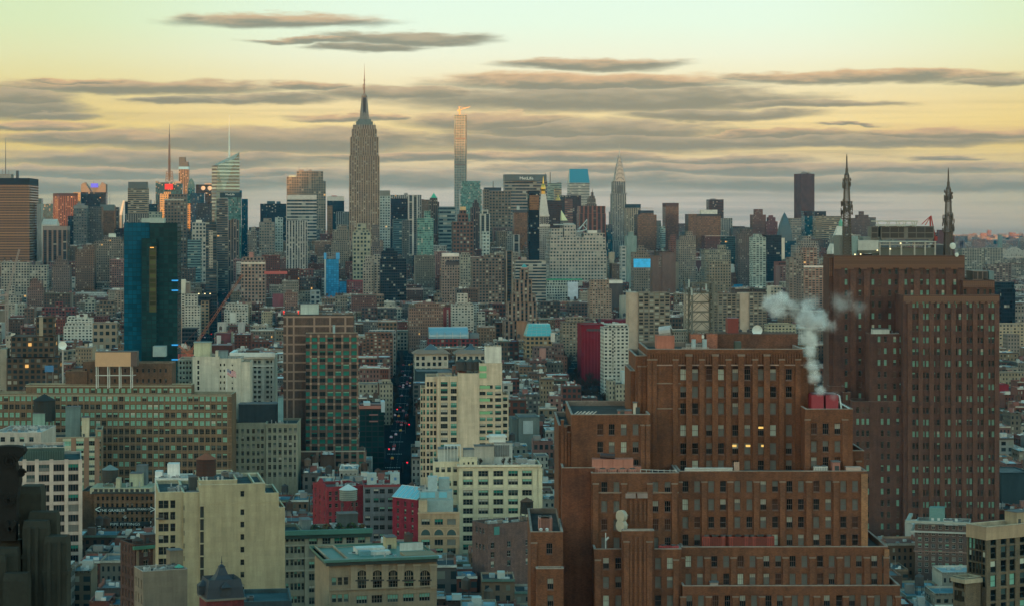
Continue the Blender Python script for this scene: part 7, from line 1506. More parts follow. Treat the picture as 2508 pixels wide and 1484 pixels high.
M2('dark loft under black scaffolding', 3200, [(1140,1380,155,0,30),(1150,1300,85,6,22),(1190,1270,60,10,12)], 'dark', (.06,.06,.065), vb=260)
M2('pale ornamented bank building with brown end pavilion', 3250, [(985,1080,190,0,26),(1005,1085,130,3,20),(1085,1140,115,2,22)], 'grid', (.45,.42,.36), vb=235)
b = M2('limestone office building with white crested attic and big arches', 3150, [(1708,1872,135,0,30)], 'grid', (.40,.31,.26), vb=330, stuff=[rbox(1715,1865,105,136,1,24,(.58,.54,.5),'crested_attic')])
m = MB((.05,.04,.04))
for i in range(5): x = b.x(1757+i*30,-.2); m.box(x-2.6,x+2.6,-.35,-.05,b.z(215),b.z(180)); m.ring(x,-.2,[(2.5,b.z(180)),(.1,b.z(168))],8)
b.part('arched_window', m, M_metal())
M2('pale green gray loft next to the limestone arches', 3100, [(1880,1970,118,0,26),(1890,1960,100,4,16)], 'grid', (.38,.37,.31), vb=200)
M2('wide brown loft with gray roof frames right of the pale green gray loft', 3000, [(1990,2285,150,0,30),(2100,2240,120,8,16)], 'loft', (.21,.165,.14), vb=240)
M2('tan monument like office front at the right of the wide brown loft', 3000, [(2295,2360,85,0,26)], 'piers2', (.30,.25,.2), vb=240)
b = M2('broad tan loft with a row of great arches under its cornice', 2280, [(2068,2480,282,0,30)], 'big', (.31,.235,.175), vb=560, cap=(300,(.36,.36,.32)))
m = MB((.03,.03,.032)); k = 2280/FPX/3.754
for i in range(8): x = b.x(2128+i*46,-.2); m.box(x-15*k,x+15*k,-.3,-.05,b.z(338),b.z(325)); m.ring(x,-.17,[(15*k,b.z(325)),(.1,b.z(312))],10)
b.part('arched_window', m, M_metal()); rbox(2260,2350,228,283,10,12,(.52,.52,.48),'white_roof_house')(b)
b = M2('white stepped apartment house with tall bulkhead and balconied east side', 2000, [(1800,2000,575,0,22),(1840,1990,560,4,14),(1850,1945,475,8,10)], 'apt', (.58,.56,.50), vb=820)
rbox(2000,2045,565,900,3,20,(.36,.42,.42),'gray_wing',style='apt')(b); rbox(2040,2105,640,970,0,18,(.46,.45,.40),'balcony_wing',style='slab')(b)
M2('wide mauve brown apartment block of many small windows', 1900, [(1405,1720,605,0,24),(1470,1700,565,5,16)], 'tene', (.27,.18,.145), vb=850)
M2('red brick wing right of the mauve brown block', 1880, [(1720,1795,602,0,18)], 'blank', (.24,.06,.06), vb=790, stuff=[rbox(1752,1768,620,780,-.3,.4,(.4,.35,.33),'white_window_bay',style='tene')])
M2('tan stone tower with red tiled roof behind the mauve block', 2600, [(1640,1790,480,0,22),(1660,1765,445,5,14)], 'loft', (.31,.23,.165), vb=570, roof=(.25,.05,.05))
b = M2('red brick university hall under a long barrel of blue glass', 1620, [(1580,2040,885,0,26)], 'loft', (.24,.05,.05), vb=965, name='office_building')
m = MB((.13,.26,.33)); x0, x1 = b.x(1592,3), b.x(1950,3); z0, z1 = b.z(885,0,3), b.z(788,0,3); n = 7
for i in range(n):
    a0, a1 = .5*pi*i/n, .5*pi*(i+1)/n; f = lambda a: (14-11*cos(a), z0+2+(z1-z0-2)*sin(a)); (ya,za),(yb,zb_) = f(a0), f(a1); m.face([(x0,ya,za),(x1,ya,za),(x1,yb,zb_),(x0,yb,zb_)])
m.box(x0,x1,3.2,22,z0,z0+2); m.box(x0,x1,14,22,z0+2,z1)
b.part('barrel_roof', m, flat('barrel_glass', (.12,.25,.32), rough=.3, spec=.8)); m = MB((.30,.36,.38))
for i in range(6): x = x0+(x1-x0)*i/5; m.box(x-.3,x+.3,2.7,3.1,z0,z1-4)
b.part('roof_rib', m, M_metal()); rbox(1960,2050,840,886,8,12,(.12,.14,.15))(b)
def villa(lab, l, r, D):
    b = M2(lab, D, [(l,r,1035,0,24)], 'arch', (.56,.53,.45), vb=1170); m = MB((.20,.145,.11)); x0, x1 = b.x(l), b.x(r); z0, z1 = b.z(1025), b.z(992)
    m.prism([(x0-2,-2),(x1+2,-2),(x1+2,26),(x0-2,26)], z0, z1, poly2=[(x0+3,5),(x1-3,5),(x1-3,19),(x0+3,19)], bot=True); m.box(x0,x1,0,24,b.z(1036),z0-.01,(.42,.40,.33)); b.part('tiled_roof', m, M_stone()); m = MB((.05,.08,.10)); m.prism([(x0+8,7),(x1-8,7),(x1-8,17),(x0+8,17)], z1, z1+5, poly2=[(x0+14,11.5),(x1-14,11.5),(x1-14,12.5),(x0+14,12.5)]); b.part('roof_lantern', m, M_metal()); return b
villa('cream block with brown overhanging tiled roof right of the street canyon', 1460, 1765, 1470); villa('cream block with brown overhanging tiled roof left of the white stair shaft', 1838, 2110, 1460)
M2('dark teal shed roofs before the cream tiled blocks', 1330, [(1475,1800,1185,0,30)], 'blank', (.05,.085,.10), vb=1260)
M2('brown brick apartment wings with rows of pale windows', 1680, [(1010,1258,855,0,20),(945,1012,895,-4,18),(1000,1250,830,6,12)], 'apt', (.21,.115,.085), vb=1050)
M2('dark brown loft pair with water tanks behind the slab tower', 2150, [(970,1112,600,0,22)], 'loft', (.14,.085,.08), vb=720); M2('dark gray loft right of the dark brown pair', 2170, [(1114,1290,612,0,22)], 'loft', (.11,.10,.10), vb=720)
M2('cream corner house with yellow lower floors', 2100, [(48,148,640,0,16)], 'tene', (.42,.38,.28), vb=760)
M2('white small gridded loft left of the blue netted tower', 2450, [(498,590,445,0,18)], 'big', (.46,.5,.47), vb=570); M2('tan gray loft left of the white gridded loft', 2470, [(400,498,452,0,18)], 'grid', (.29,.27,.21), vb=560)
M2('mauve red brick block far left of the blue netted tower', 2300, [(150,250,480,0,18)], 'blank', (.24,.085,.10), vb=600); M2('pinkish stepped loft behind the slab tower roof', 2400, [(262,380,470,0,18),(275,330,440,4,10)], 'tene', (.27,.17,.14), vb=640)
M2('gray green stone loft in front of the blue netted tower', 2200, [(728,838,498,0,20)], 'grid', (.24,.22,.18), vb=640)
b = M2('corner building with a cracked white rendered front beside the canyon', 1260, [(945,1120,1300,0,18),(1135,1255,1300,-3,18),(1155,1240,1265,2,8)], 'tene', (.40,.37,.29), vb=1420)
M2('scaffolded building under red and white sheeting in the street canyon', 1290, [(952,1177,1490,0,20)], 'greengl', (.05,.06,.07), vb=1800, stuff=[rbox(948,1182,1500,1530,-.8,14,(.42,.17,.13),'sheeting'), rbox(990,1050,1472,1500,-1.2,12,(.5,.54,.54),'white_sheeting'), rbox(1150,1184,1465,1560,-.9,12,(.45,.5,.52),'white_sheeting'), rbox(1040,1120,1580,1590,-.9,2,(.35,.16,.14),'floor_edge'), rbox(1040,1120,1640,1650,-.9,2,(.35,.16,.14),'floor_edge')])
M2('tan art deco tower shoulder east of the great arches', 2050, [(2330,2600,690,4,20)], 'piers', (.22,.16,.12), vb=700)
# right of centre
b = M3('brown art deco apartment tower with crowned setbacks and copper lantern', 2000, [(-70,255,720,0,30),(-40,225,552,4,26),(0,215,478,8,20),(28,182,345,11,15),(75,150,250,14,9)], 'piers', (.30,.22,.175), vb=900, cat='tower', name='apartment_tower')
m = MB((.05,.22,.22)); x0, x1 = b.x(84,15), b.x(142,15); xm = (x0+x1)/2; m.box(x0,x1,15,15+x1-x0,b.z(250),b.z(238),(.3,.2,.16)); m.prism([(x0,15),(x1,15),(x1,15+x1-x0),(x0,15+x1-x0)], b.z(238), b.z(205), poly2=[(xm-.3,15+xm-x0-.3),(xm+.3,15+xm-x0-.3),(xm+.3,15+xm-x0+.3),(xm-.3,15+xm-x0+.3)]); b.part('copper_lantern', m, M_metal())
M3('white low store building with wide ribbon windows', 3100, [(30,310,172,0,30)], 'ribbon', (.48,.44,.38), vb=270, stuff=[rbox(85,130,140,174,6,10,(.25,.2,.17))])
M3('long pale hall with dark flat roof and tall window bays', 2850, [(345,722,255,0,40)], 'piers2', (.27,.26,.23), vb=370, stuff=[rbox(420,722,217,256,6,28,(.30,.27,.24)), rbox(425,720,250,272,4,2,(.05,.06,.06),'roof_edge')])
M3('tan gray office block beside a blank tan wall', 2800, [(728,890,170,0,26),(745,880,150,4,18),(890,985,195,2,24)], 'grid', (.25,.225,.17), vb=345, stuff=[rbox(893,940,95,196,8,12,(.34,.28,.2),'chimney_block')])
M3('white terraced loft with bright green roof line', 2350, [(190,510,405,0,22),(318,645,350,8,20),(258,312,320,10,12)], 'loft', (.58,.60,.53), vb=545, stuff=[rbox(316,645,342,351,7.5,21,(.03,.26,.14),'green_roof_edge'), rbox(512,605,368,530,-1,16,(.46,.50,.55),'white_party_wall'), rbox(345,440,480,620,-8,6,(.40,.42,.38),'lower_terrace',style='loft')])
M3('slim pink tan brick tower with arched top windows', 2100, [(712,912,430,0,22),(722,890,348,3,16)], 'apt', (.36,.27,.21), vb=720, cat='tower', name='apartment_tower')
M3('white party wall tower between the tan tower and the concrete slab', 2200, [(1000,1072,492,0,16)], 'blank', (.48,.47,.40), vb=700); M3('white roofed dark loft right of the tan tower', 2250, [(888,1015,352,0,18)], 'blank', (.10,.09,.09), vb=640, cap=(380,(.5,.53,.5)))
def slab(lab, D, fl, fm, fr, top, reg=M3, vb=1080):
    b = reg(lab, D, [(fm,fr,top,0,20)], 'slab', (.27,.235,.185), a=7.0, vb=vb, cat='tower', name='apartment_tower', stuff=[rbox(fl,fm,top,vb+300,1.5,16,(.34,.28,.22),'blank_end_wall')]); return b
slab('concrete apartment slab with blank left wall nearest the red building', 1930, 1072, 1160, 1450, 465)
slab('concrete apartment slab standing behind the lattice tower', 2060, 1602, 1812, 2098, 478, vb=860); slab('concrete apartment slab at the right behind the brick tower dish', 2140, 2096, 2180, 2338, 466, vb=860)
M3('tan brick block with dark arched attic behind the concrete slab', 2500, [(1210,1440,400,0,24),(1320,1440,378,4,14)], 'blank', (.25,.21,.16), vb=470, stuff=[rbox(1345,1395,415,450,-.3,.5,(.02,.02,.02),'arched_opening')])
b = M3('hotel with dark red mansard, pointed dormers and white roof letters', 2900, [(1555,1812,270,0,30)], 'grid', (.38,.34,.29), vb=430, name='hotel')
m = MB((.10,.045,.05)); x0, x1 = b.x(1560), b.x(1808); m.prism([(x0,0),(x1,0),(x1,28),(x0,28)], b.z(270), b.z(172), poly2=[(x0+3,5),(x1-3,5),(x1-3,24),(x0+3,24)]); b.part('mansard_roof', m, M_stone()); k = 2900/FPX/3.754
for i in range(5): m = MB((.40,.35,.31)); x = b.x(1608+i*42,-.5); w = 17*k; m.face([(x-w,-.6,b.z(272)),(x+w,-.6,b.z(272)),(x+w,-.6,b.z(248)),(x,-.6,b.z(222)),(x-w,-.6,b.z(248))]); m.box(x-w,x+w,-.55,4,b.z(272),b.z(248)); m.box(x-w*.4,x+w*.4,-.7,-.61,b.z(270),b.z(252),(.02,.02,.02)); b.part('dormer', m, M_stone())
wl = flat('letters_lit', (.7,.72,.7), emit=(.8,.85,.8), es=0.21); lettering('W', wl, b.root, (b.x(1617,8),8,b.z(146)), b.x(1632)-b.x(1603), b.z(135)-b.z(158)); lettering('UNION SQUARE', wl, b.root, (b.x(1714,8),8,b.z(146)), b.x(1786)-b.x(1642), b.z(139)-b.z(154))
m = MB((.1,.1,.1)); [m.bar((b.x(1605+i*30,8.3),8.3,b.z(172)),(b.x(1605+i*30,8.3),8.3,b.z(150)),.4) for i in range(7)]; m.bar((b.x(1603,8.3),8.3,b.z(160)),(b.x(1788,8.3),8.3,b.z(160)),.5); b.part('sign_frame', m, M_metal())
M3('tan blank walled loft left of the mansard hotel', 2850, [(1438,1532,185,0,26)], 'blank', (.31,.27,.21), vb=470); M3('pale ornate loft with lit top windows under the blue sign', 2700, [(1112,1440,268,0,28)], 'grid', (.35,.32,.26), vb=450)
hoard('bright blue advertising board with a white cloud shape above the pale ornate loft', 'M3', 1115, 1270, 155, 235, 2950, (.02,.30,.62), mat=flat('blue_board', (.03,.33,.62), emit=(.02,.3,.6), es=0.15, noise=.9, scale=.12), base=30)
M3('brown windowless loft right of the blue sign board', 3050, [(1378,1502,98,0,26),(1290,1378,128,2,22)], 'blank', (.20,.14,.125), vb=250, stuff=[rbox(1345,1372,140,240,1.5,1,(.25,.2,.18),'window_bay',style='tene')])
M3('long tan block of low shops under the mansard hotel east side', 3000, [(1812,2010,180,0,26)], 'grid', (.29,.26,.2), vb=300); M3('orange red brick loft with small red roof lamp', 2950, [(2050,2282,205,0,28),(2065,2260,168,5,20)], 'loft', (.33,.10,.06), vb=345, stuff=[(lambda b: b.part('warning_lamp', (lambda m: (m.box(b.x(2183,4)-.9,b.x(2183,4)+.9,3.5,4.5,b.z(168),b.z(160)), m)[1])(MB()), flat('lamp_red', (.2,.01,.01))))])
M3('white gabled hall beside the orange red loft', 2900, [(1935,2045,232,0,20),(1950,2040,205,4,12)], 'blank', (.64,.66,.60), vb=285); M3('wide brown apartment row under the orange red loft', 2700, [(1895,2250,285,0,26)], 'tene', (.19,.115,.095), vb=420)
M3('blue tarpaulin covered roof house', 2350, [(2035,2120,390,0,12)], 'blank', (.03,.22,.42), vb=412)
b = M3('plain deep red stone university library block', 1990, [(636,842,755,0,30)], 'blank', (.22,.022,.036), vb=1110, name='library', roof=(.2,.05,.05)); m = MB((.17,.018,.03)); [m.box(b.x(q,-.3)-.3,b.x(q,-.3)+.3,-.4,-.02,0,b.z(810)) for q in (665,695,725,755,785,815)]; b.part('rib', m, M_stone()); m = MB((.02,.02,.025)); [m.box(b.x(q,-.1)-3,b.x(q,-.1)+3,-.25,-.03,b.z(818),b.z(795)) for q in (715,775,828)]; b.part('window_slot', m, M_metal())
M3('deep red roofed block behind the red library', 2200, [(790,1075,712,0,24)], 'blank', (.23,.025,.04), vb=750)
M3('white brick apartment house right of the red library', 1880, [(842,1072,782,0,22),(880,1065,755,6,12)], 'apt', (.64,.66,.60), vb=1190, stuff=[rbox(915,935,800,1200,-.35,.4,(.55,.55,.5),'balcony_stack',style='slab')])
b = M3('tan building with a sloping blue green glass front to its top', 1720, [(125,365,862,0,24)], 'loft', (.40,.285,.165), vb=1045, name='office_building'); m = MB((.10,.36,.38)); x0, x1 = b.x(125), b.x(365); xa, xb = b.x(150,8), b.x(345,8); z0, z1 = b.z(862), b.z(752,0,8); m.face([(x0,-.1,z0),(x1,-.1,z0),(xb,8,z1),(xa,8,z1)]); m.face([(x1,-.1,z0),(x1,22,z0),(xb,22,z1),(xb,8,z1)]); m.face([(x0,22,z0),(x0,-.1,z0),(xa,8,z1),(xa,22,z1)]); m.face([(xa,8,z1),(xb,8,z1),(xb,22,z1),(xa,22,z1)],(.12,.07,.06)); b.part('glass_front', m, flat('green_roof_glass', (.09,.33,.35), rough=.25, spec=.8)); m = MB((.2,.3,.3)); [m.bar((b.x(125+q*240),-.15,z0),(xa+(xb-xa)*q,7.9,z1),.25) for q in (0,.2,.4,.6,.8,1)]; [m.bar((x0+(xa-x0)*t,-.15+8*t,z0+(z1-z0)*t),(x1+(xb-x1)*t,-.15+8*t,z0+(z1-z0)*t),.25) for t in (.25,.5,.75)]; b.part('glazing_bar', m, M_metal()); rbox(355,392,835,915,-2,6,(.5,.47,.42),'white_dormer')(b)
M3('plain orange tan wall block left of the glass fronted building', 1760, [(45,128,720,0,18)], 'blank', (.35,.21,.14), vb=905); M3('beige apartment block behind the trees left of the red library', 1980, [(462,742,735,0,24),(500,660,690,5,16)], 'apt', (.30,.255,.195), vb=915)
M3('dark narrow street side block right of the copper lantern tower', 2150, [(255,440,548,0,22)], 'loft', (.10,.075,.065), vb=700); M3('dark brick lofts behind the beige apartment block', 2300, [(520,720,560,0,24)], 'loft', (.17,.11,.09), vb=690)
M3('mauve tan house pair with pinkish wall by the square', 1560, [(198,388,962,0,16),(388,472,935,2,14)], 'tene', (.25,.17,.15), vb=1080, stuff=[rbox(250,308,972,1085,-.4,1,(.42,.22,.18),'pink_wall')]); M3('low red brown brick house by the trees', 1500, [(398,505,1048,0,14)], 'tene', (.24,.13,.10), vb=1100)
M3('cream house row with bay windows left of the brick tower', 1330, [(950,1110,1300,0,16),(885,950,1270,3,14)], 'tene', (.40,.38,.30), vb=1480, stuff=[rbox(1010,1100,1190,1300,8,10,(.30,.36,.36),'gray_roof_house')])
M3('gray roofed shed block with white plant boxes beside the brick tower', 1180, [(0,60,1620,4,20),(60,250,1605,0,24)], 'blank', (.20,.25,.24), vb=1800, stuff=[rbox(100,190,1640,1760,-.4,.6,(.30,.36,.37),'gray_wall')])
M3('white low house with tall windows beside the brick tower', 1120, [(215,335,1960,0,14)], 'tene', (.44,.46,.42), vb=2050)
# right edge
M4('cream loft at the right edge behind the brown tower', 1450, [(2120,2380,255,0,20)], 'apt', (.46,.40,.29), vb=470); M4('dark teal glass block above the cream loft', 2200, [(2120,2262,-125,0,20)], 'dark', (.03,.05,.06), vb=60)
M4('gray stepped roofs above the cream loft', 1800, [(2150,2380,90,0,20)], 'grid', (.26,.24,.21), vb=250); M4('red painted wall among low roofs at the right edge', 1300, [(2115,2210,810,0,12)], 'blank', (.28,.03,.045), vb=900)
M4('tan low house with pale doors at the right edge', 1350, [(2120,2380,700,0,14)], 'tene', (.33,.29,.21), vb=780); M4('gray gabled house at the right edge', 1380, [(2200,2310,350,0,14)], 'tene', (.27,.24,.21), vb=500)
M4('dark blue sided garage block at the right edge', 1150, [(2140,2420,1620,0,24)], 'blank', (.05,.09,.11), vb=1950); M4('pale yellow apartment house half hidden behind the steam', 1750, [(-5,250,260,0,18),(20,195,250,4,12)], 'apt', (.46,.44,.32), vb=440)
M4('pink orange brick tower top behind the steam plume', 1900, [(380,565,198,0,18)], 'blank', (.42,.22,.13), vb=290)
b = R4('pink tan apartment block with white balcony stacks left of the brown tower', 2900, [(218,520,1122,0,24),(290,412,965,6,14)], 'slab', (.40,.245,.185), vb=1470, cat='building', name='apartment_building', cap=None, stuff=[rbox(222,250,1125,1480,-.6,1,(.48,.44,.4),'balcony_stack',style='slab'), rbox(218,520,1115,1130,-.4,1,(.55,.52,.48),'white_parapet')])
R4('gray brown block left of the pink tan apartments', 2600, [(178,240,1045,0,20),(235,300,1010,6,14)], 'apt', (.26,.22,.19), vb=1300, cat='building', name='apartment_building')
R4('large gray green apartment slabs beyond the right mast', 4200, [(1645,1830,968,0,30),(1835,1990,965,4,30)], 'slab', (.33,.34,.30), vb=1095, cat='building', name='apartment_building')
R4('mauve brown apartment slabs at the right edge', 3400, [(1862,2060,1105,0,26),(1965,2160,1095,6,26)], 'slab', (.20,.16,.15), vb=1290, cat='building', name='apartment_building')
R4('wide gray river side housing row at the far right', 4700, [(1990,2180,1060,0,26)], 'slab', (.26,.25,.22), vb=1095, cat='building', name='apartment_building')
R4('black glass block right of the brown tower', 2300, [(1975,2095,1310,0,20)], 'dark', (.02,.03,.045), vb=1480, cat='building', name='office_building')
# ------------------------------------------------------------------ the low city between the surveyed buildings
AVES = [((-66,1180),(-113,2420),8.0),((-300,2000),(-620,4850),15),((76,1590),(66,2420),25)]   # avenues that must stay open
def in_ave(x, y, m=0):
    for (a, b, w) in AVES:
        if a[1]-40 <= y <= b[1]: 
            t = (y-a[1])/(b[1]-a[1]); 
            if abs(x-(a[0]+(b[0]-a[0])*t)) < w+m: return True
    return False
FW = []
for (bb, x0, x1, y0, y1) in FOOT:
    c = [bb.w(x, y) for x in (x0, x1) for y in (y0, y1)]; FW.append((min(p[1] for p in c)-30, max(p[1] for p in c)+30, bb, x0, x1, y0, y1))
def taken(pts):
    for (ya, yb, bb, x0, x1, y0, y1) in FW:
        for (X, Y) in pts:
            if ya <= Y <= yb:
                dx_, dy_ = X-bb.P[0], Y-bb.P[1]; lx, ly = dx_*bb.c+dy_*bb.s, -dx_*bb.s+dy_*bb.c
                if x0-1.5 < lx < x1+1.5 and y0-1.5 < ly < y1+1.5: return True
    return False
def zmax(u0, u1, Y):
    v = 0
    for (a, b_, vb_, D) in OCC:
        if D > Y and a < u1 and b_ > u0 and vb_ > v: v = vb_
    return HC - (v+1-VH)*Y/FPX if v else 999
FILLC = [((.22,.09,.07),'red brick'),((.16,.07,.055),'dark red brick'),((.25,.17,.12),'brown brick'),((.15,.105,.085),'dark brown brick'),((.30,.24,.17),'tan brick'),((.27,.25,.21),'gray rendered'),((.42,.40,.34),'cream'),((.48,.49,.46),'white painted'),((.17,.165,.16),'slate gray'),((.26,.15,.135),'mauve brick')]
FILLW = [9,9,11,9,9,7,7,6,5,7]
ROOFC = [((.05,.055,.06),'black tar'),((.13,.15,.155),'gray'),((.30,.35,.36),'silver'),((.56,.60,.60),'white'),((.16,.07,.055),'rust red'),((.09,.17,.20),'blue gray')]
ROOFW = [9,6,9,8,4,8]
rf_ = random.Random(20)
LOTS = []
def make_lots():
    r = rf_
    y = 560.0
    while y < 5600:
        yaw = radians(2.4 if y < 2450 else 5.4); c, s = cos(yaw), sin(yaw)
        dep = r.uniform(15,20) if y < 1700 else r.uniform(22,28) if y < 3000 else r.uniform(30,40)
        half = .25*y + 60; x = -half - 60
        for row in (0, 1):
            x = -half - 60 + r.uniform(-15, 0); run = 0
            while x < half + 60:
                w = r.uniform(6.5,15) if y < 1700 else r.uniform(10,26) if y < 2800 else r.uniform(18,44)
                if run > (70 if y < 2450 else 150): x += 13; run = 0
                yy = y + row*dep
                P = [(X*c - Yl*s*1.0, yy + X*s*.0 + Yl*c + (X*s if abs(X) < 1e9 else 0)) for X, Yl in ((x,0),(x+w,0),(x+w,dep-.2),(x,dep-.2),(x+w/2,dep/2))]
                LOTS.append((P, x, w, yy, dep-.2, yaw)); x += w + .05; run += w
        y += 2*dep + (13 if y < 2450 else 18)
make_lots()
FILL = []
for (P, x, w, yy, dep, yaw) in LOTS:
    us = [UC+FPX*p[0]/p[1] for p in P]; u0, u1 = min(us), max(us)
    if u1 < -20 or u0 > W0+20: continue
    Y = min(p[1] for p in P)
    if any(in_ave(p[0], p[1], 1) for p in P): continue
    zm = zmax(u0, u1, Y)
    k = rf_.random()
    if Y < 1150: h = rf_.uniform(13,24)
    elif Y < 1800: h = rf_.uniform(13,25) if k < .88 else rf_.uniform(24,36)
    elif Y < 2600: h = rf_.uniform(14,27) if k < .75 else rf_.uniform(26,46)
    elif Y < 3400: h = rf_.uniform(18,38) if k < .65 else rf_.uniform(36,62)
    elif Y < 4400: h = rf_.uniform(24,58) if k < .6 else rf_.uniform(50,95)
    else: h = rf_.uniform(30,80) if k < .5 else rf_.uniform(70,125)
    if u1 > 2330 and Y > 2600: h = rf_.uniform(10,24)
    h = min(h, zm)
    if h < 6: continue
    vt = VH + FPX*(HC-h)/(Y+dep)
    if vt > H0+6: continue
    if taken(P): continue
    FILL.append((Y, P, x, w, yy, dep, yaw, h, u0, u1, vt))
# nearest first, keep a running record of how high each column of the view is already covered
ev = [(f[0], 'f', f) for f in FILL]
for (bb, x0, x1, y0, y1) in FOOT:
    if bb.tops.get((x0,x1,y0,y1)) is None: continue
    c = [bb.w(x, y0) for x in (x0, x1)]; us = [UC+FPX*p[0]/p[1] for p in c]; yb = max(p[1] for p in c)
    ev.append((min(p[1] for p in c), 'h', (min(us), max(us), VH+FPX*(HC-bb.tops[(x0,x1,y0,y1)])/yb)))
ev.sort(key=lambda q: q[0]); NB_ = 522; cover = [9999.0]*NB_; coverf = [9999.0]*NB_; share, share2 = {}, {}
for Y, kd, q in ev:
    if kd == 'f': a, b_, vt, vb_ = q[8], q[9], q[10], VH+FPX*HC/q[0]
    else: a, b_, vt = q; vb_ = 1600
    i0, i1 = max(0, int(a/5)), min(NB_-1, int(b_/5)); s_ = s2 = 0
    for i in range(i0, i1+1):
        s_ += max(0, min(cover[i], vb_, H0)-max(vt, 0)); s2 += max(0, min(coverf[i], vb_, H0)-max(vt-3, 0))
        if a <= 5*i and b_ >= 5*i+5:
            cover[i] = min(cover[i], vt)
            if kd == 'f': coverf[i] = min(coverf[i], vt)
    if kd == 'f': share[id(q)] = s_*5; share2[id(q)] = s2*5
cand = sorted([f for f in FILL if share[id(f)] > 60], key=lambda f: -share[id(f)])
ind = cand[:290]; got = set(id(f) for f in ind); rest = [f for f in FILL if id(f) not in got and share2[id(f)] > 0]
MARKS = [('blue glass tower',370,760),('brown slab tower',790,1000),('red library',1455,860),('white stair shaft',1150,1000),('cream arched loft',1190,1230),('tan billboard',278,900),('green corniced stone loft',810,1380),('stepped brick tower',1700,1200),('brown mast tower',2250,900),('red gable skylight',1010,1270),('street canyon',985,1000),('copper lantern tower',1285,700),('barrel glass hall',1095,820),('blue netted tower',815,680),('great arches loft',1250,720),('mansard hotel',1705,660),('nearest concrete slab',1595,790),('white flag wall',545,930),('glass fronted tan building',1320,830),('terraced white house',190,800),('long brown loft block',280,1050),('painted factory',290,1240),('cream fire stair block',540,1330),('tan corner loft',2430,1370),('courthouse clock tower',460,780),('white balconied house',1140,780),('white art deco house',578,740),('cream tiled blocks',1100,880),('square of bare trees',1440,960),('black stone piers',80,1300),('gray green office block',650,1110),('orange crane boom',520,780),('spired tower',892,600),('white limestone block',1410,610),('red and white apartments',880,705)]
TYPES = {'tene':'tenement','loft':'loft','grid':'office block','apt':'apartment house','blank':'shed'}
labels = {}
INFO = []
def fill_desc(f):
    r = random.Random(int(f[0]*13+f[8]*7)); col, cn = r.choices(FILLC, FILLW)[0]; q_ = r.uniform(.62,1.05); col = tuple(k*q_ for k in col)
    rc, rn = r.choices(ROOFC, ROOFW)[0]; Y = f[0]
    st = r.choices(['tene','loft','grid','apt','blank'], [10,6,1,2,1.2] if Y < 2600 else [4,5,4,4,.5])[0]
    feat = r.choices(['water tank','roof house','chimneys','air handlers','skylight','two roof houses'], [5,6,4,5,3,3])[0]
    return r, col, cn, rc, rn, st, feat
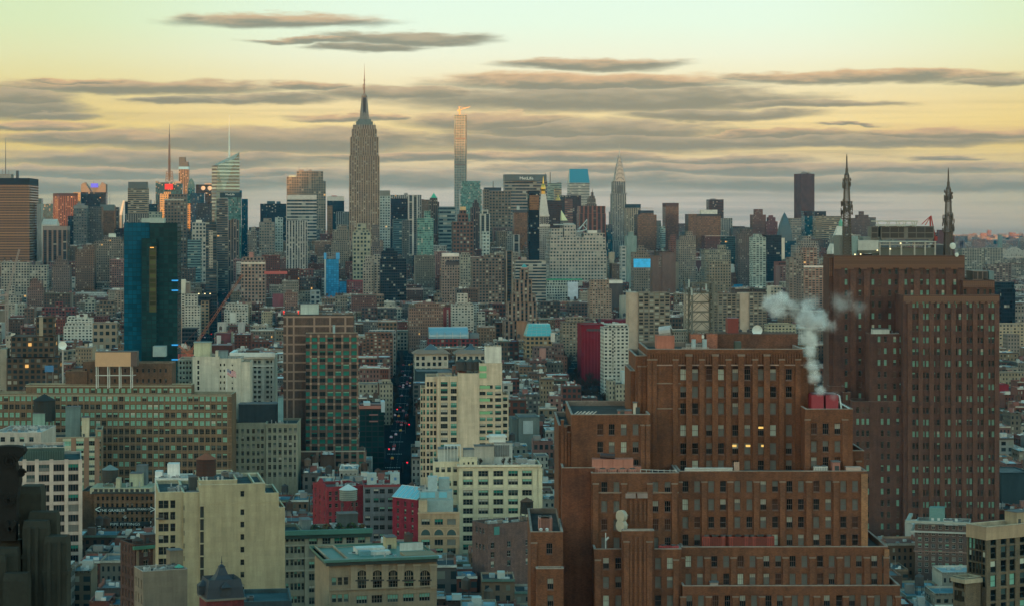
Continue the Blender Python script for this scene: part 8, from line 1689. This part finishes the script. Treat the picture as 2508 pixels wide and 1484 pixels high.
def fill_build(f, mbs, local):
    """adds the shapes of one plain city house; mbs: wall, roof, extra meshes"""
    r, col, cn, rc, rn, st, feat = fill_desc(f); (Y, P, x, w, yy, dep, yaw, h, u0, u1, vt) = f
    wall, roof, ext, tank = mbs
    if local: pts = [(0,0),(w,0),(w,dep),(0,dep)]
    else: pts = P[:4]
    c, s = (1, 0) if local else (cos(yaw), sin(yaw)); ox, oy = pts[0]
    def W(a, b_): return (ox+a*c-b_*s, oy+a*s+b_*c)
    def bx(m, a0, a1, b0, b1, z0, z1, cc, mi=0, bay=0):
        Q = [W(a0,b0),W(a1,b0),W(a1,b1),W(a0,b1)]
        for i in range(4): m.wallq(Q[i], Q[(i+1)%4], z0, z1, cc, mi, bay)
        m.face([(*q,z1) for q in Q], cc, mi)
    bay = STYLES[st][0]; Q = [W(0,0),W(w,0),W(w,dep),W(0,dep)]; blank = r.random() < .55
    for i in range(4):
        mi = 0 if i in (0,2) or not blank else 1
        wall.wallq(Q[i], Q[(i+1)%4], 0, h, col, mi, bay if mi == 0 else 0, zt=h-1.2)
    us_, vs_ = r.uniform(.78,1.3), r.uniform(.85,1.2); wall.uv = [(a_*us_, b2*vs_) for a_, b2 in wall.uv]
    e = .35; roof.face([(*W(e,e),h-.8),(*W(w-e,e),h-.8),(*W(w-e,dep-e),h-.8),(*W(e,dep-e),h-.8)], rc)
    cop = tuple(min(.6,1.15*k) for k in col)
    for a in ((0,w,0,e),(0,w,dep-e,dep),(0,e,e,dep-e),(w-e,w,e,dep-e)): bx(roof, *a, h-.8, h+.004, cop)
    if st in ('tene','loft') and r.random() < .6: bx(roof, -.1, w+.1, -.6, -.01, h-.9, h-.1, r.choice([(.09,.14,.12),(.3,.29,.25),(.07,.06,.055),(.4,.4,.36)]))
    z = h-.8
    def hutb(a, b_, ww, dd, hh, cc, nm='roof_house'): bx(ext(nm), a, a+ww, b_, b_+dd, z, z+hh, cc)
    n = 2 if feat == 'two roof houses' else 1 if feat in ('roof house','water tank') else 0
    for i in range(n): hutb(r.uniform(.5,max(.6,w-4.5)), r.uniform(2,max(2.1,dep-6)), r.uniform(2.2,4), r.uniform(2.5,4.5), r.uniform(2.2,3.4), r.choice([col,(.35,.37,.35),(.2,.19,.18),(.45,.46,.42),(.18,.08,.07)]))
    if feat == 'chimneys':
        for i in range(r.randint(2,4)): hutb(r.choice([.1,w-.9]), dep*(i+.6)/5, .8, .7, r.uniform(1.2,2.4), (.2,.1,.08), 'chimney')
    if feat == 'air handlers' or r.random() < .8:
        for i in range(r.randint(2,5)): hutb(r.uniform(.6,max(.7,w-2.5)), r.uniform(.8,max(.9,dep-2.5)), r.uniform(.9,2.2), r.uniform(.8,1.6), r.uniform(.7,1.5), r.choice([(.36,.4,.4),(.5,.53,.52),(.22,.26,.27)]), 'air_handler')
    if feat == 'skylight': hutb(r.uniform(.8,max(.9,w-3.5)), dep*.4, 2.4, 3, .9, (.2,.34,.38), 'skylight')
    if r.random() < .3: a = r.uniform(.6,max(.7,w-3)); bx(ext('roof_deck'), a, a+r.uniform(2,4), dep*.55, dep*.75, z, z+.25, r.choice([(.5,.54,.54),(.05,.2,.36),(.28,.2,.14)]))
    if r.random() < .5: p = W(r.uniform(1,w-1), r.uniform(1,dep-1)); ext('vent_pipe').bar((*p,z),(*p,z+r.uniform(1.5,4)),.16,(.3,.31,.3))
    if feat == 'water tank':
        p = W(r.uniform(2,max(2.1,w-2)), r.uniform(dep*.4,dep*.8)); cc = r.choice([(.07,.045,.035),(.10,.075,.06),(.05,.05,.05)]); b0 = z+3.2
        tank.ring(p[0],p[1],[(1.7,b0),(1.65,b0+3.2),(1.8,b0+3.2),(.05,b0+4.4)],10,cc)
        for sx in (-1.1,1.1):
            for sy in (-1.1,1.1): tank.bar((p[0]+sx,p[1]+sy,z),(p[0]+sx,p[1]+sy,b0),.25,(.05,.05,.05))
    return st
groups = {}
for f in ind:
    r, col, cn, rc, rn, st, feat = fill_desc(f); um, vm = (f[8]+f[9])/2, f[10]
    mk_ = min(MARKS, key=lambda m: (m[1]-um)**2 + 2.2*(m[2]-vm)**2); rel = 'below' if vm-mk_[2] > 1.3*abs(um-mk_[1]) else 'above' if mk_[2]-vm > 1.3*abs(um-mk_[1]) else 'left of' if um < mk_[1] else 'right of'
    fw = feat if feat in ('chimneys','air handlers','two roof houses') else 'a '+feat
    lab = '%s %s, %s roof with %s, %s the %s' % (cn, TYPES[st], rn, fw, rel, mk_[0])
    if len(lab.split()) > 13: lab = '%s %s, %s roof, %s the %s' % (cn, TYPES[st], rn, rel, mk_[0])
    groups.setdefault(lab, []).append(f)
ORD = ['leftmost','second from left','third from left','fourth from left','fifth from left','sixth from left']
for lab, fs in groups.items():
    fs.sort(key=lambda f: f[8])
    for i, f in enumerate(fs): labels[id(f)] = (lab if len(fs) == 1 else (ORD[i]+' ' if i < len(fs)-1 else 'rightmost ')+lab).replace('air handlers','vents').replace('two roof houses','roof houses').replace('blue gray roof','blue roof')
def city_fill():
    for f in ind:
        pcs = []; mbs = [MB(), MB(), lambda n_: (pcs.append((n_, MB())), pcs[-1][1])[1], MB()]; st = fill_build(f, mbs, True); nm = {'tene':'tenement_house','loft':'loft_building','grid':'office_building','apt':'apartment_building','blank':'shed'}[st]
        root = empty(nm, (f[1][0][0], f[1][0][1], 0), f[6]); tag(root, labels[id(f)], TYPES[st], 'low houses filling the blocks')
        mbs[0].build('wall', [facade(st), M_stone()], root); mbs[1].build('roof', M_roof(), root)
        for n_, m_ in pcs: m_.build(n_, M_stone(), root)
        if mbs[3].f: mbs[3].build('water_tank', M_stone(), root)
    sts = ['tene','loft','grid','apt','blank']; W = {s: MB() for s in sts}; R_ = MB()
    tot = MB(); mats = [facade(s) for s in sts] + [M_stone(), M_roof()]
    for f in rest:
        st = fill_desc(f)[5]; w, a, b_, c = MB(), MB(), MB(), MB(); fill_build(f, (w, a, lambda n_: b_, c), False)
        for m, mp in ((w, {0: sts.index(st), 1: 5}), (a, {0: 6}), (b_, {0: 5}), (c, {0: 5})):
            n = len(tot.v); tot.v += m.v; tot.f += [tuple(i+n for i in q) for q in m.f]; tot.uv += m.uv; tot.c += m.c; tot.mi += [mp[i] for i in m.mi]
    o = tot.build('low_rise_city', mats); o['kind'] = 'stuff'; o['label'] = 'dense mass of smaller city houses between the nearer buildings'
    # the far boroughs along the horizon
    m = MB(); r = random.Random(5)
    for i in range(2600):
        Y = r.uniform(6800, 16800); u = r.uniform(-40, 2550); X = (u-UC)/FPX*Y; w, d = r.uniform(18,60), r.uniform(15,40); h = r.uniform(8,26) if r.random() < .9 else r.uniform(26,52)
        if Y > 11500: h *= .85
        k = r.uniform(.7,1.2); cc = tuple(q*k for q in r.choice([(.3,.17,.12),(.34,.29,.24),(.24,.14,.11),(.4,.38,.34),(.2,.18,.17)])); m.box(X,X+w,Y,Y+d,0,h,cc)
    o = m.build('far_boroughs', [facade('grid')]); o['kind'] = 'stuff'; o['label'] = 'far boroughs along the horizon catching the last sun'
city_fill()
# ------------------------------------------------------------------ trees, cars, cranes, bridge, steam
def bare_tree(seed, H=15.0, spread=5.0):
    r = random.Random(seed); tr, cr = MB((.040,.030,.025)), MB((.045,.034,.028))
    def grow(p, d, L, w, lev):
        q = p + d*L; w = max(w, .15); (tr if lev < 2 else cr).bar(p, q, w, n=4 if lev < 2 else 3, w2=max(w*.65, .12))
        if lev >= 4: return
        n = 3 if lev < 1 else r.randint(3,4)
        for i in range(n):
            a = r.uniform(0, 2*pi); t = r.uniform(.35,.8) if lev < 3 else r.uniform(.4,1.0); e = Vector((cos(a)*t, sin(a)*t, 0)) + d*r.uniform(.7,1.0); e.normalize()
            grow(p + d*L*r.uniform(.55,1.0), e, L*r.uniform(.55,.78), w*.55, lev+1)
        if lev < 3: grow(q, (d+Vector((r.uniform(-.25,.25),r.uniform(-.25,.25),.1))).normalized(), L*.7, w*.6, lev+1)
    grow(Vector((0,0,0)), Vector((0,0,1)), H*.3, .7, 0)
    return tr, cr
TREES = []
for i in range(3):
    t, c = bare_tree(10+i); m = surf('bark', .95, 0, .1, 1, .3)
    a, b_ = t.build('trunk', m), c.build('crown', m); TREES.append((a.data, b_.data)); bpy.data.objects.remove(a); bpy.data.objects.remove(b_)
rt = random.Random(8)
def tree(x, y, z, sc, label, group):
    t = empty('bare_tree', (x,y,z), rt.uniform(0,6)); tag(t, label, 'tree', group); me = rt.choice(TREES)
    for nm, d in (('trunk',me[0]),('crown',me[1])): o = bpy.data.objects.new(nm, d); COL.objects.link(o); o.parent = t; o.scale = (sc,sc,sc)
for i in range(84):   # the square and the street below it
    Y = rt.uniform(1600, 2330); k = (Y-1350)/(2420-1350); xc = 78+(66-78)*k; tree(xc+rt.uniform(-24,24), Y, 0, rt.uniform(.9,1.35), 'bare winter street tree in the dark square left of the red library', 'bare trees around the square')
for i in range(34):
    Y = 1560+24*i; k = (Y-1180)/(2420-1180); xc = -66+(-113+66)*k; tree(xc+(6.8 if i % 2 else -6.8)+rt.uniform(-1,1), Y, 0, rt.uniform(.6,.95), 'bare street tree lining the narrow street canyon', 'bare trees along the street canyon')
zr = CREAMB.boxes[0][4]
for q, y, lab in ((1575,4,'small bare roof tree at the left front of the cream arched loft'),(1640,3,'small bare roof tree beside the roof houses of the cream arched loft'),(1815,4,'small bare roof tree at the right of the cream arched loft roof'),(1862,5,'rightmost small bare roof tree on the cream arched loft')):
    w = CREAMB.w(CREAMB.x(q,y), y); tree(w[0], w[1], zr, .36, lab, None)
def shrub(x, y, z, r, label, col=(.03,.05,.03)):
    t = empty('shrub', (x,y,z)); tag(t, label, 'shrub', 'evergreen shrubs on the roof gardens'); rr = random.Random(int(x*10)); m = MB(col)
    for i in range(140):
        a, b_ = rr.uniform(0,2*pi), rr.uniform(0,1); R = r*rr.uniform(.4,1)**.5; p = Vector((R*cos(a)*sqrt(1-b_*b_), R*sin(a)*sqrt(1-b_*b_), r*.3+1.5*R*b_)); s = r*.22
        u = Vector((rr.uniform(-1,1),rr.uniform(-1,1),rr.uniform(-1,1))).normalized()*s; v = u.orthogonal().normalized()*s*.7; m.face([p-u-v,p+u-v,p+u+v,p-u+v], tuple(k*rr.uniform(.5,1.6) for k in col))
    m.build('foliage', surf('leaves', .8, 0, .2, 2, .3), t); m2 = MB((.04,.03,.025)); m2.bar((0,0,0),(0,0,r*.8),r*.16); m2.build('stem', MATS['bark'], t)
zg = GARD.boxes[0][4]+.6
for i, q in enumerate((395,430,480,520,560,610,640,700,745,780)):
    y = 3+(i*7)%14; w = GARD.w(GARD.x(q,y), y); shrub(w[0], w[1], zg, rt.uniform(.9,1.7), 'dark evergreen shrub on the roof garden of the green corniced loft', (.035,.05,.03) if i % 3 else (.08,.055,.03))
# cars: dark, white and yellow, all seen from behind
def car(col):
    t = empty('car'); m = MB(col); m.prism([(-.88,-2.2),(.88,-2.2),(.88,2.2),(-.88,2.2)], .32, .95, bot=True); m.prism([(-.8,-1.7),(.8,-1.7),(.8,1.0),(-.8,1.0)], .95, 1.48, poly2=[(-.62,-1.2),(.62,-1.2),(.62,.4),(-.62,.4)])
    m.build('body', M_metal(), t); m = MB((.01,.01,.012))
    for sx in (-.8,.8):
        for sy in (-1.35,1.35): m.bar((sx-.1,sy,.34),(sx+.1,sy,.34),.68,n=10)
    m.build('wheel', M_metal(), t).__setitem__('kind','thing')
    for sx in (-1,1): m = MB(); m.box(sx*.78-.22 if sx>0 else -.8, .8 if sx>0 else sx*.78+.22, -2.28,-2.2,.62,.86); m.build('tail_light', flat('tail_red', (.2,.004,.006), emit=lin((255,25,40)), es=.7), t)
    return t
PROTO = [(car((.02,.022,.025)),'dark'),(car((.5,.5,.5)),'white'),(car((.5,.32,.03)),'yellow'),(car((.22,.23,.24)),'gray')]
used = set()
def place_car(x, y, rz, where, group):
    t, cn = PROTO[rt.choices([0,1,2,3],[5,2,2,3])[0]]
    if t.name in used:
        n = t.copy(); COL.objects.link(n)
        for ch in t.children: c = ch.copy(); COL.objects.link(c); c.parent = n
        t = n
    else: used.add(t.name)
    t.location = (x,y,.012); t.rotation_euler = (0,0,rz); tag(t, '%s car with red tail lights %s' % (cn, where), 'car', group)
for i in range(38):
    Y = 1195+rt.uniform(0,1)**1.3*1150; k = (Y-1180)/(2420-1180); place_car(-66+(-113+66)*k+rt.choice([-4.3,-1.4,1.5,4.4]), Y, radians(2.2), 'driving away up the narrow street canyon', 'cars in the street canyon')
for i in range(44):
    Y = 2080+i*56+rt.uniform(-18,18); k = (Y-2000)/(4850-2000); place_car(-300+(-620+300)*k+rt.choice([-7,-3.5,0,3.5,7]), Y, radians(6.4), 'on the wide avenue beside the orange crane boom', 'cars on the wide avenue')
for i in range(9):
    Y = 1600+i*75; place_car(78+rt.choice([-5,0,5]), Y, 0, 'on the street through the square of bare trees', 'cars by the square')
# streets as sheets on the ground
for nm, (a, b_, w) in zip(('avenue','street','street'), (AVES[1], AVES[0], AVES[2])):
    m = MB((.020,.021,.023)); d = Vector((b_[0]-a[0], b_[1]-a[1])).normalized(); n = Vector((d.y,-d.x)); A_, B_ = Vector(a)-d*60, Vector(b_); w2 = w*.72
    m.face([(*(A_-n*w2),.004),(*(A_+n*w2),.004),(*(B_+n*w2),.004),(*(B_-n*w2),.004)]); L = (B_-A_).length; i = 0
    while i < L:
        for o_ in (-w2*.33, w2*.33): p = A_+d*i+n*o_; m.face([(*(p-n*.1),.008),(*(p+n*.1),.008),(*(p+d*3+n*.1),.008),(*(p+d*3-n*.1),.008)],(.25,.25,.24))
        i += 9
    for j in range(int(L/75)):
        p = A_+d*(40+75*j)
        for q in range(int(w2*1.6)): e = p+n*(-w2*.8+q*1.05); m.face([(*(e-n*.25),.008),(*(e+n*.25),.008),(*(e+d*3.4+n*.25),.008),(*(e+d*3.4-n*.25),.008)],(.38,.39,.38))
    o = m.build(nm, surf('asphalt', 1.0, 0, 0.0, .05, .4)); o['kind'] = 'structure'
# traffic lights glowing red down the avenues
def signal(x, y, lab):
    t = empty('traffic_light', (x,y,0)); tag(t, lab, 'traffic light', 'red traffic lights'); m = MB((.05,.06,.05)); m.bar((0,0,0),(0,0,6.2),.3); m.bar((0,0,6.0),(2.6,0,6.2),.18); m.build('pole', M_metal(), t); m = MB((.1,.09,.03)); m.box(2.3,2.9,-.2,.2,5.0,6.3,bot=True); m.build('housing', M_metal(), t); m = MB(); m.box(2.25,2.95,-.5,-.21,5.75,6.3,bot=True); m.build('lamp', flat('signal_red', (.2,.0,.01), emit=lin((255,20,45)), es=1.8), t)
for Y, q in ((1285,6),(1360,-6),(1520,5),(1640,-5)): k = (Y-1180)/1240; signal(-66-47*k+q, Y, 'red traffic light low in the narrow street canyon')
for Y, q in ((1600,14),(1720,-12),(1640,12),(1900,-10)): signal(76+q, Y, 'red traffic light among the bare trees of the square')
for i in range(16): Y = 2120+i*95; k = (Y-2000)/2850; signal(-300-320*k+rt.choice([-12,12,-6,6]), Y, 'red traffic light on the wide avenue beside the crane boom')
# orange luffing crane left of centre, gray one at the far left
def crane(lab, reg, foot, tip, D, w, col, base, D2=None):
    c = Bld('tower_crane', lab, 'crane', reg, foot[0], D, 0.0); A_ = Vector((0,0,c.z(foot[1]))); B_ = Vector((c.x(tip[0],6),6,c.z(tip[1],0,6))); d = (B_-A_); n = 26; m = MB(col); r_ = d.cross(Vector((0,1,0))).normalized()*w; q = Vector((0,w,0)); C4 = [r_-q, r_+q, -r_+q, -r_-q]
    for i in range(n):
        p0, p1 = A_+d*(i/n), A_+d*((i+1)/n); s0, s1 = 1-.35*i/n, 1-.35*(i+1)/n
        for j in range(4): m.bar(p0+C4[j]*s0, p1+C4[j]*s1, w*.34); m.bar(p0+C4[j]*s0, p1+C4[(j+1)%4]*s1, w*.22)
    c.part('jib', m, M_metal()); m = MB(col); lattice(m, 0, 0, 0, A_.z, w*3, w*3, 16, w*.35); m.box(-w*2.2,w*2.2,-w*1.5,w*1.5,A_.z-w,A_.z+w*1.5,bot=True); c.part('tower_mast', m, M_metal())
    P = A_+Vector((-5*w if tip[0] > foot[0] else 5*w,0,9*w)); m = MB(col); m.bar(A_,P,w*.6); m.bar(A_+Vector((-9*w if tip[0] > foot[0] else 9*w,0,0)),P,w*.4); m.bar(A_,A_+Vector((-9*w if tip[0] > foot[0] else 9*w,0,0)),w*1.4); m.bar(P,A_+d*.7,w*.12); c.part('counter_jib', m, M_metal())
    for g in base: g(c)
crane('long orange brown luffing crane boom rising over the wide avenue', 'M1', (1752,1005), (2232,300), 1290, .62, (.22,.065,.03), [])
crane('gray lattice crane boom leaning up at the far left', 'M1', (62,490), (178,68), 2200, .9, (.24,.20,.18), [])
crane('small orange crane jib beside the foot of the blue glass tower', 'M1', (1740,1035), (1642,945), 1330, .5, (.36,.11,.05), [])
m = MB((.45,.06,.05)); c = Bld('site_hoarding', 'red orange safety netting along a building site by the crane foot', 'netting', 'M1', 1640, 1260, 0.0); x1 = c.x(1765); m.box(0,x1,0,.3,c.z(1078),c.z(1062)); [m.bar((x1*i/9,.1,c.z(1085)),(x1*i/9,.1,c.z(1025)),.3) for i in range(10)]; c.part('netting', m, M_metal()); m = MB((.2,.2,.2)); m.box(0,x1,.35,14,0,c.z(1078)); c.part('open_frame', m, M_stone())
# steel bridge over the river, far right
c = Bld('steel_bridge', 'pale steel truss bridge with a dark tower at the far right', 'bridge', 'R4', 1600, 6200, 0.0); m = MB((.30,.31,.28)); x0, x1 = c.x(1960), c.x(2260); zt, zb, zl = c.z(965), c.z(1040), c.z(1062)
for y in (0, 22):
    m.bar((x0,y,zb),(x1,y,zb),3); n = 16
    for i in range(n):
        a, b_ = x0+(x1-x0)*i/n, x0+(x1-x0)*(i+1)/n; h = lambda t: zb+(zt-zb)*(.55+.45*abs(cos(t/n*pi*2.2))); m.bar((a,y,h(i)),(b_,y,h(i+1)),2.2); m.bar((a,y,zb),(a,y,h(i)),1.8); m.bar((a,y,zb) if i%2 else (a,y,h(i)),(b_,y,h(i+1)) if i%2 else (b_,y,zb),1.8)
m.box(x0,x1,0,22,zb-3,zb-1.6,bot=True); c.part('truss', m, M_metal()); m = MB((.08,.07,.09))
for q in (1622,1640,1655): x = c.x(q); m.box(x-4,x+4,0,8,0,c.z(905)); m.bar((x,4,c.z(905)),(x,4,c.z(875)),4,w2=.6)
m.bar((c.x(1590),4,c.z(960)),(c.x(1640),4,c.z(900)),2); m.box(c.x(1622),c.x(1655),0,8,c.z(930),c.z(922),bot=True); c.part('bridge_tower', m, M_metal()); m = MB((.2,.2,.19)); [m.box(x0+(x1-x0)*i/4-5,x0+(x1-x0)*i/4+5,0,22,0,zb-3) for i in range(5)]; c.part('pier', m, M_stone())
R4('slim pale chimney tower on the far shore', 9000, [(1958,1985,853,0,20)], 'blank', (.20,.28,.26), vb=930, cat='chimney', name='chimney_tower')
# steam from the red cooling towers
def steam():
    root = empty('steam_plume', (0,0,0)); root['kind'] = 'stuff'; root['label'] = 'white steam drifting up from the red cooling towers'
    m = bpy.data.materials.new('steam'); m.use_nodes = True; t = NT(m.node_tree); t.n.clear()
    tcn = t.node('ShaderNodeTexCoord'); geo = t.node('ShaderNodeNewGeometry'); v = t.node('ShaderNodeVectorMath', operation='LENGTH'); t.l.new(tcn.outputs['Object'], v.inputs[0])
    n = t.noise(geo.outputs['Position'], .34, 8, .74); fall = t.m('SUBTRACT', 1.0, v.outputs['Value'], clamp=True)
    den = t.m('MULTIPLY', t.sstep(t.m('ADD', n, t.m('MULTIPLY', fall, .50)), .66, .98), 1.0)
    oi = t.node('ShaderNodeObjectInfo'); sc = t.node('ShaderNodeSeparateColor'); t.l.new(oi.outputs['Color'], sc.inputs[0])
    pv = t.node('ShaderNodeVolumePrincipled'); pv.inputs['Color'].default_value = (.96,.97,.96,1); t.put(pv.inputs['Density'], t.m('MULTIPLY', den, t.m('MULTIPLY', sc.outputs[0], 1.15))); o = t.node('ShaderNodeOutputMaterial'); t.l.new(pv.outputs[0], o.inputs['Volume'])
    bm = bmesh.new(); bmesh.ops.create_icosphere(bm, subdivisions=2, radius=1.0); me = bpy.data.meshes.new('puff'); bm.to_mesh(me); bm.free(); me.materials.append(m)
    D = 524.0
    for (u, vv, r, k) in ((2008,955,16,.9),(1998,925,20,.85),(1990,895,22,.8),(1984,862,25,.8),(1985,828,30,.75),(1992,795,34,.65),(2012,775,30,.4),(1968,772,34,.45),(1985,748,34,.25),(1945,752,26,.25),(1918,742,30,.45),(1895,748,30,.8),(1905,765,26,.6),(1920,735,24,.6),(2060,742,34,.12),(2100,752,30,.08),(2030,800,24,.22),(2042,970,14,.25)):
        o = bpy.data.objects.new('puff', me); COL.objects.link(o); o.parent = root; o.location = ((u-UC)/FPX*D, D+rt.uniform(-1.5,1.5), HC-(vv-VH)*D/FPX); s = r*D/FPX*1.3; o.scale = (s*rt.uniform(.9,1.25), s*.9, s*rt.uniform(.95,1.2)); o.color = (k*1.0,0,0,1)
steam()
# ------------------------------------------------------------------ ground and air
mb = MB((.018,.020,.022)); n = 96; R = 17500.0
mb.face([(R*cos(2*pi*i/n), R*sin(2*pi*i/n), 0) for i in range(n)])
o = mb.build('ground', surf('asphalt', 1.0, 0, 0.0, .02, .4)); o['kind'] = 'structure'
hz = MB(); hz.box(-14000, 14000, -1500, 17600, -1.0, 475, bot=True)
hm = bpy.data.materials.new('haze'); hm.use_nodes = True; ht = NT(hm.node_tree); ht.n.clear()
pv = ht.node('ShaderNodeVolumePrincipled'); out = ht.node('ShaderNodeOutputMaterial'); ht.l.new(pv.outputs[0], out.inputs['Volume'])
pv.inputs['Color'].default_value = (.10,.55,.92,1); pv.inputs['Absorption Color'].default_value = (1,1,1,1); pv.inputs['Density'].default_value = 1.8e-5
o = hz.build('haze', hm); o['kind'] = 'stuff'

# unseen towers added behind the camera to keep western light off the nearest blocks
mb = MB(); r = random.Random(12); x = -900.0
while x < 900:
    w = r.uniform(38, 75); y = r.uniform(-420, -110) - .1*abs(x); h = r.uniform(170, 290) if abs(x) < 500 else r.uniform(90, 200)
    mb.box(x, x+w, y-50, y, 0, h, r.choice([(.16,.14,.12),(.10,.10,.11),(.2,.18,.16)]), 0, 3.6); x += w + r.uniform(0, 26)
o = mb.build('unseen_shade_towers', [facade('grid')]); o['kind'] = 'stuff'; o['label'] = 'unseen towers added behind the viewpoint to shade the foreground'
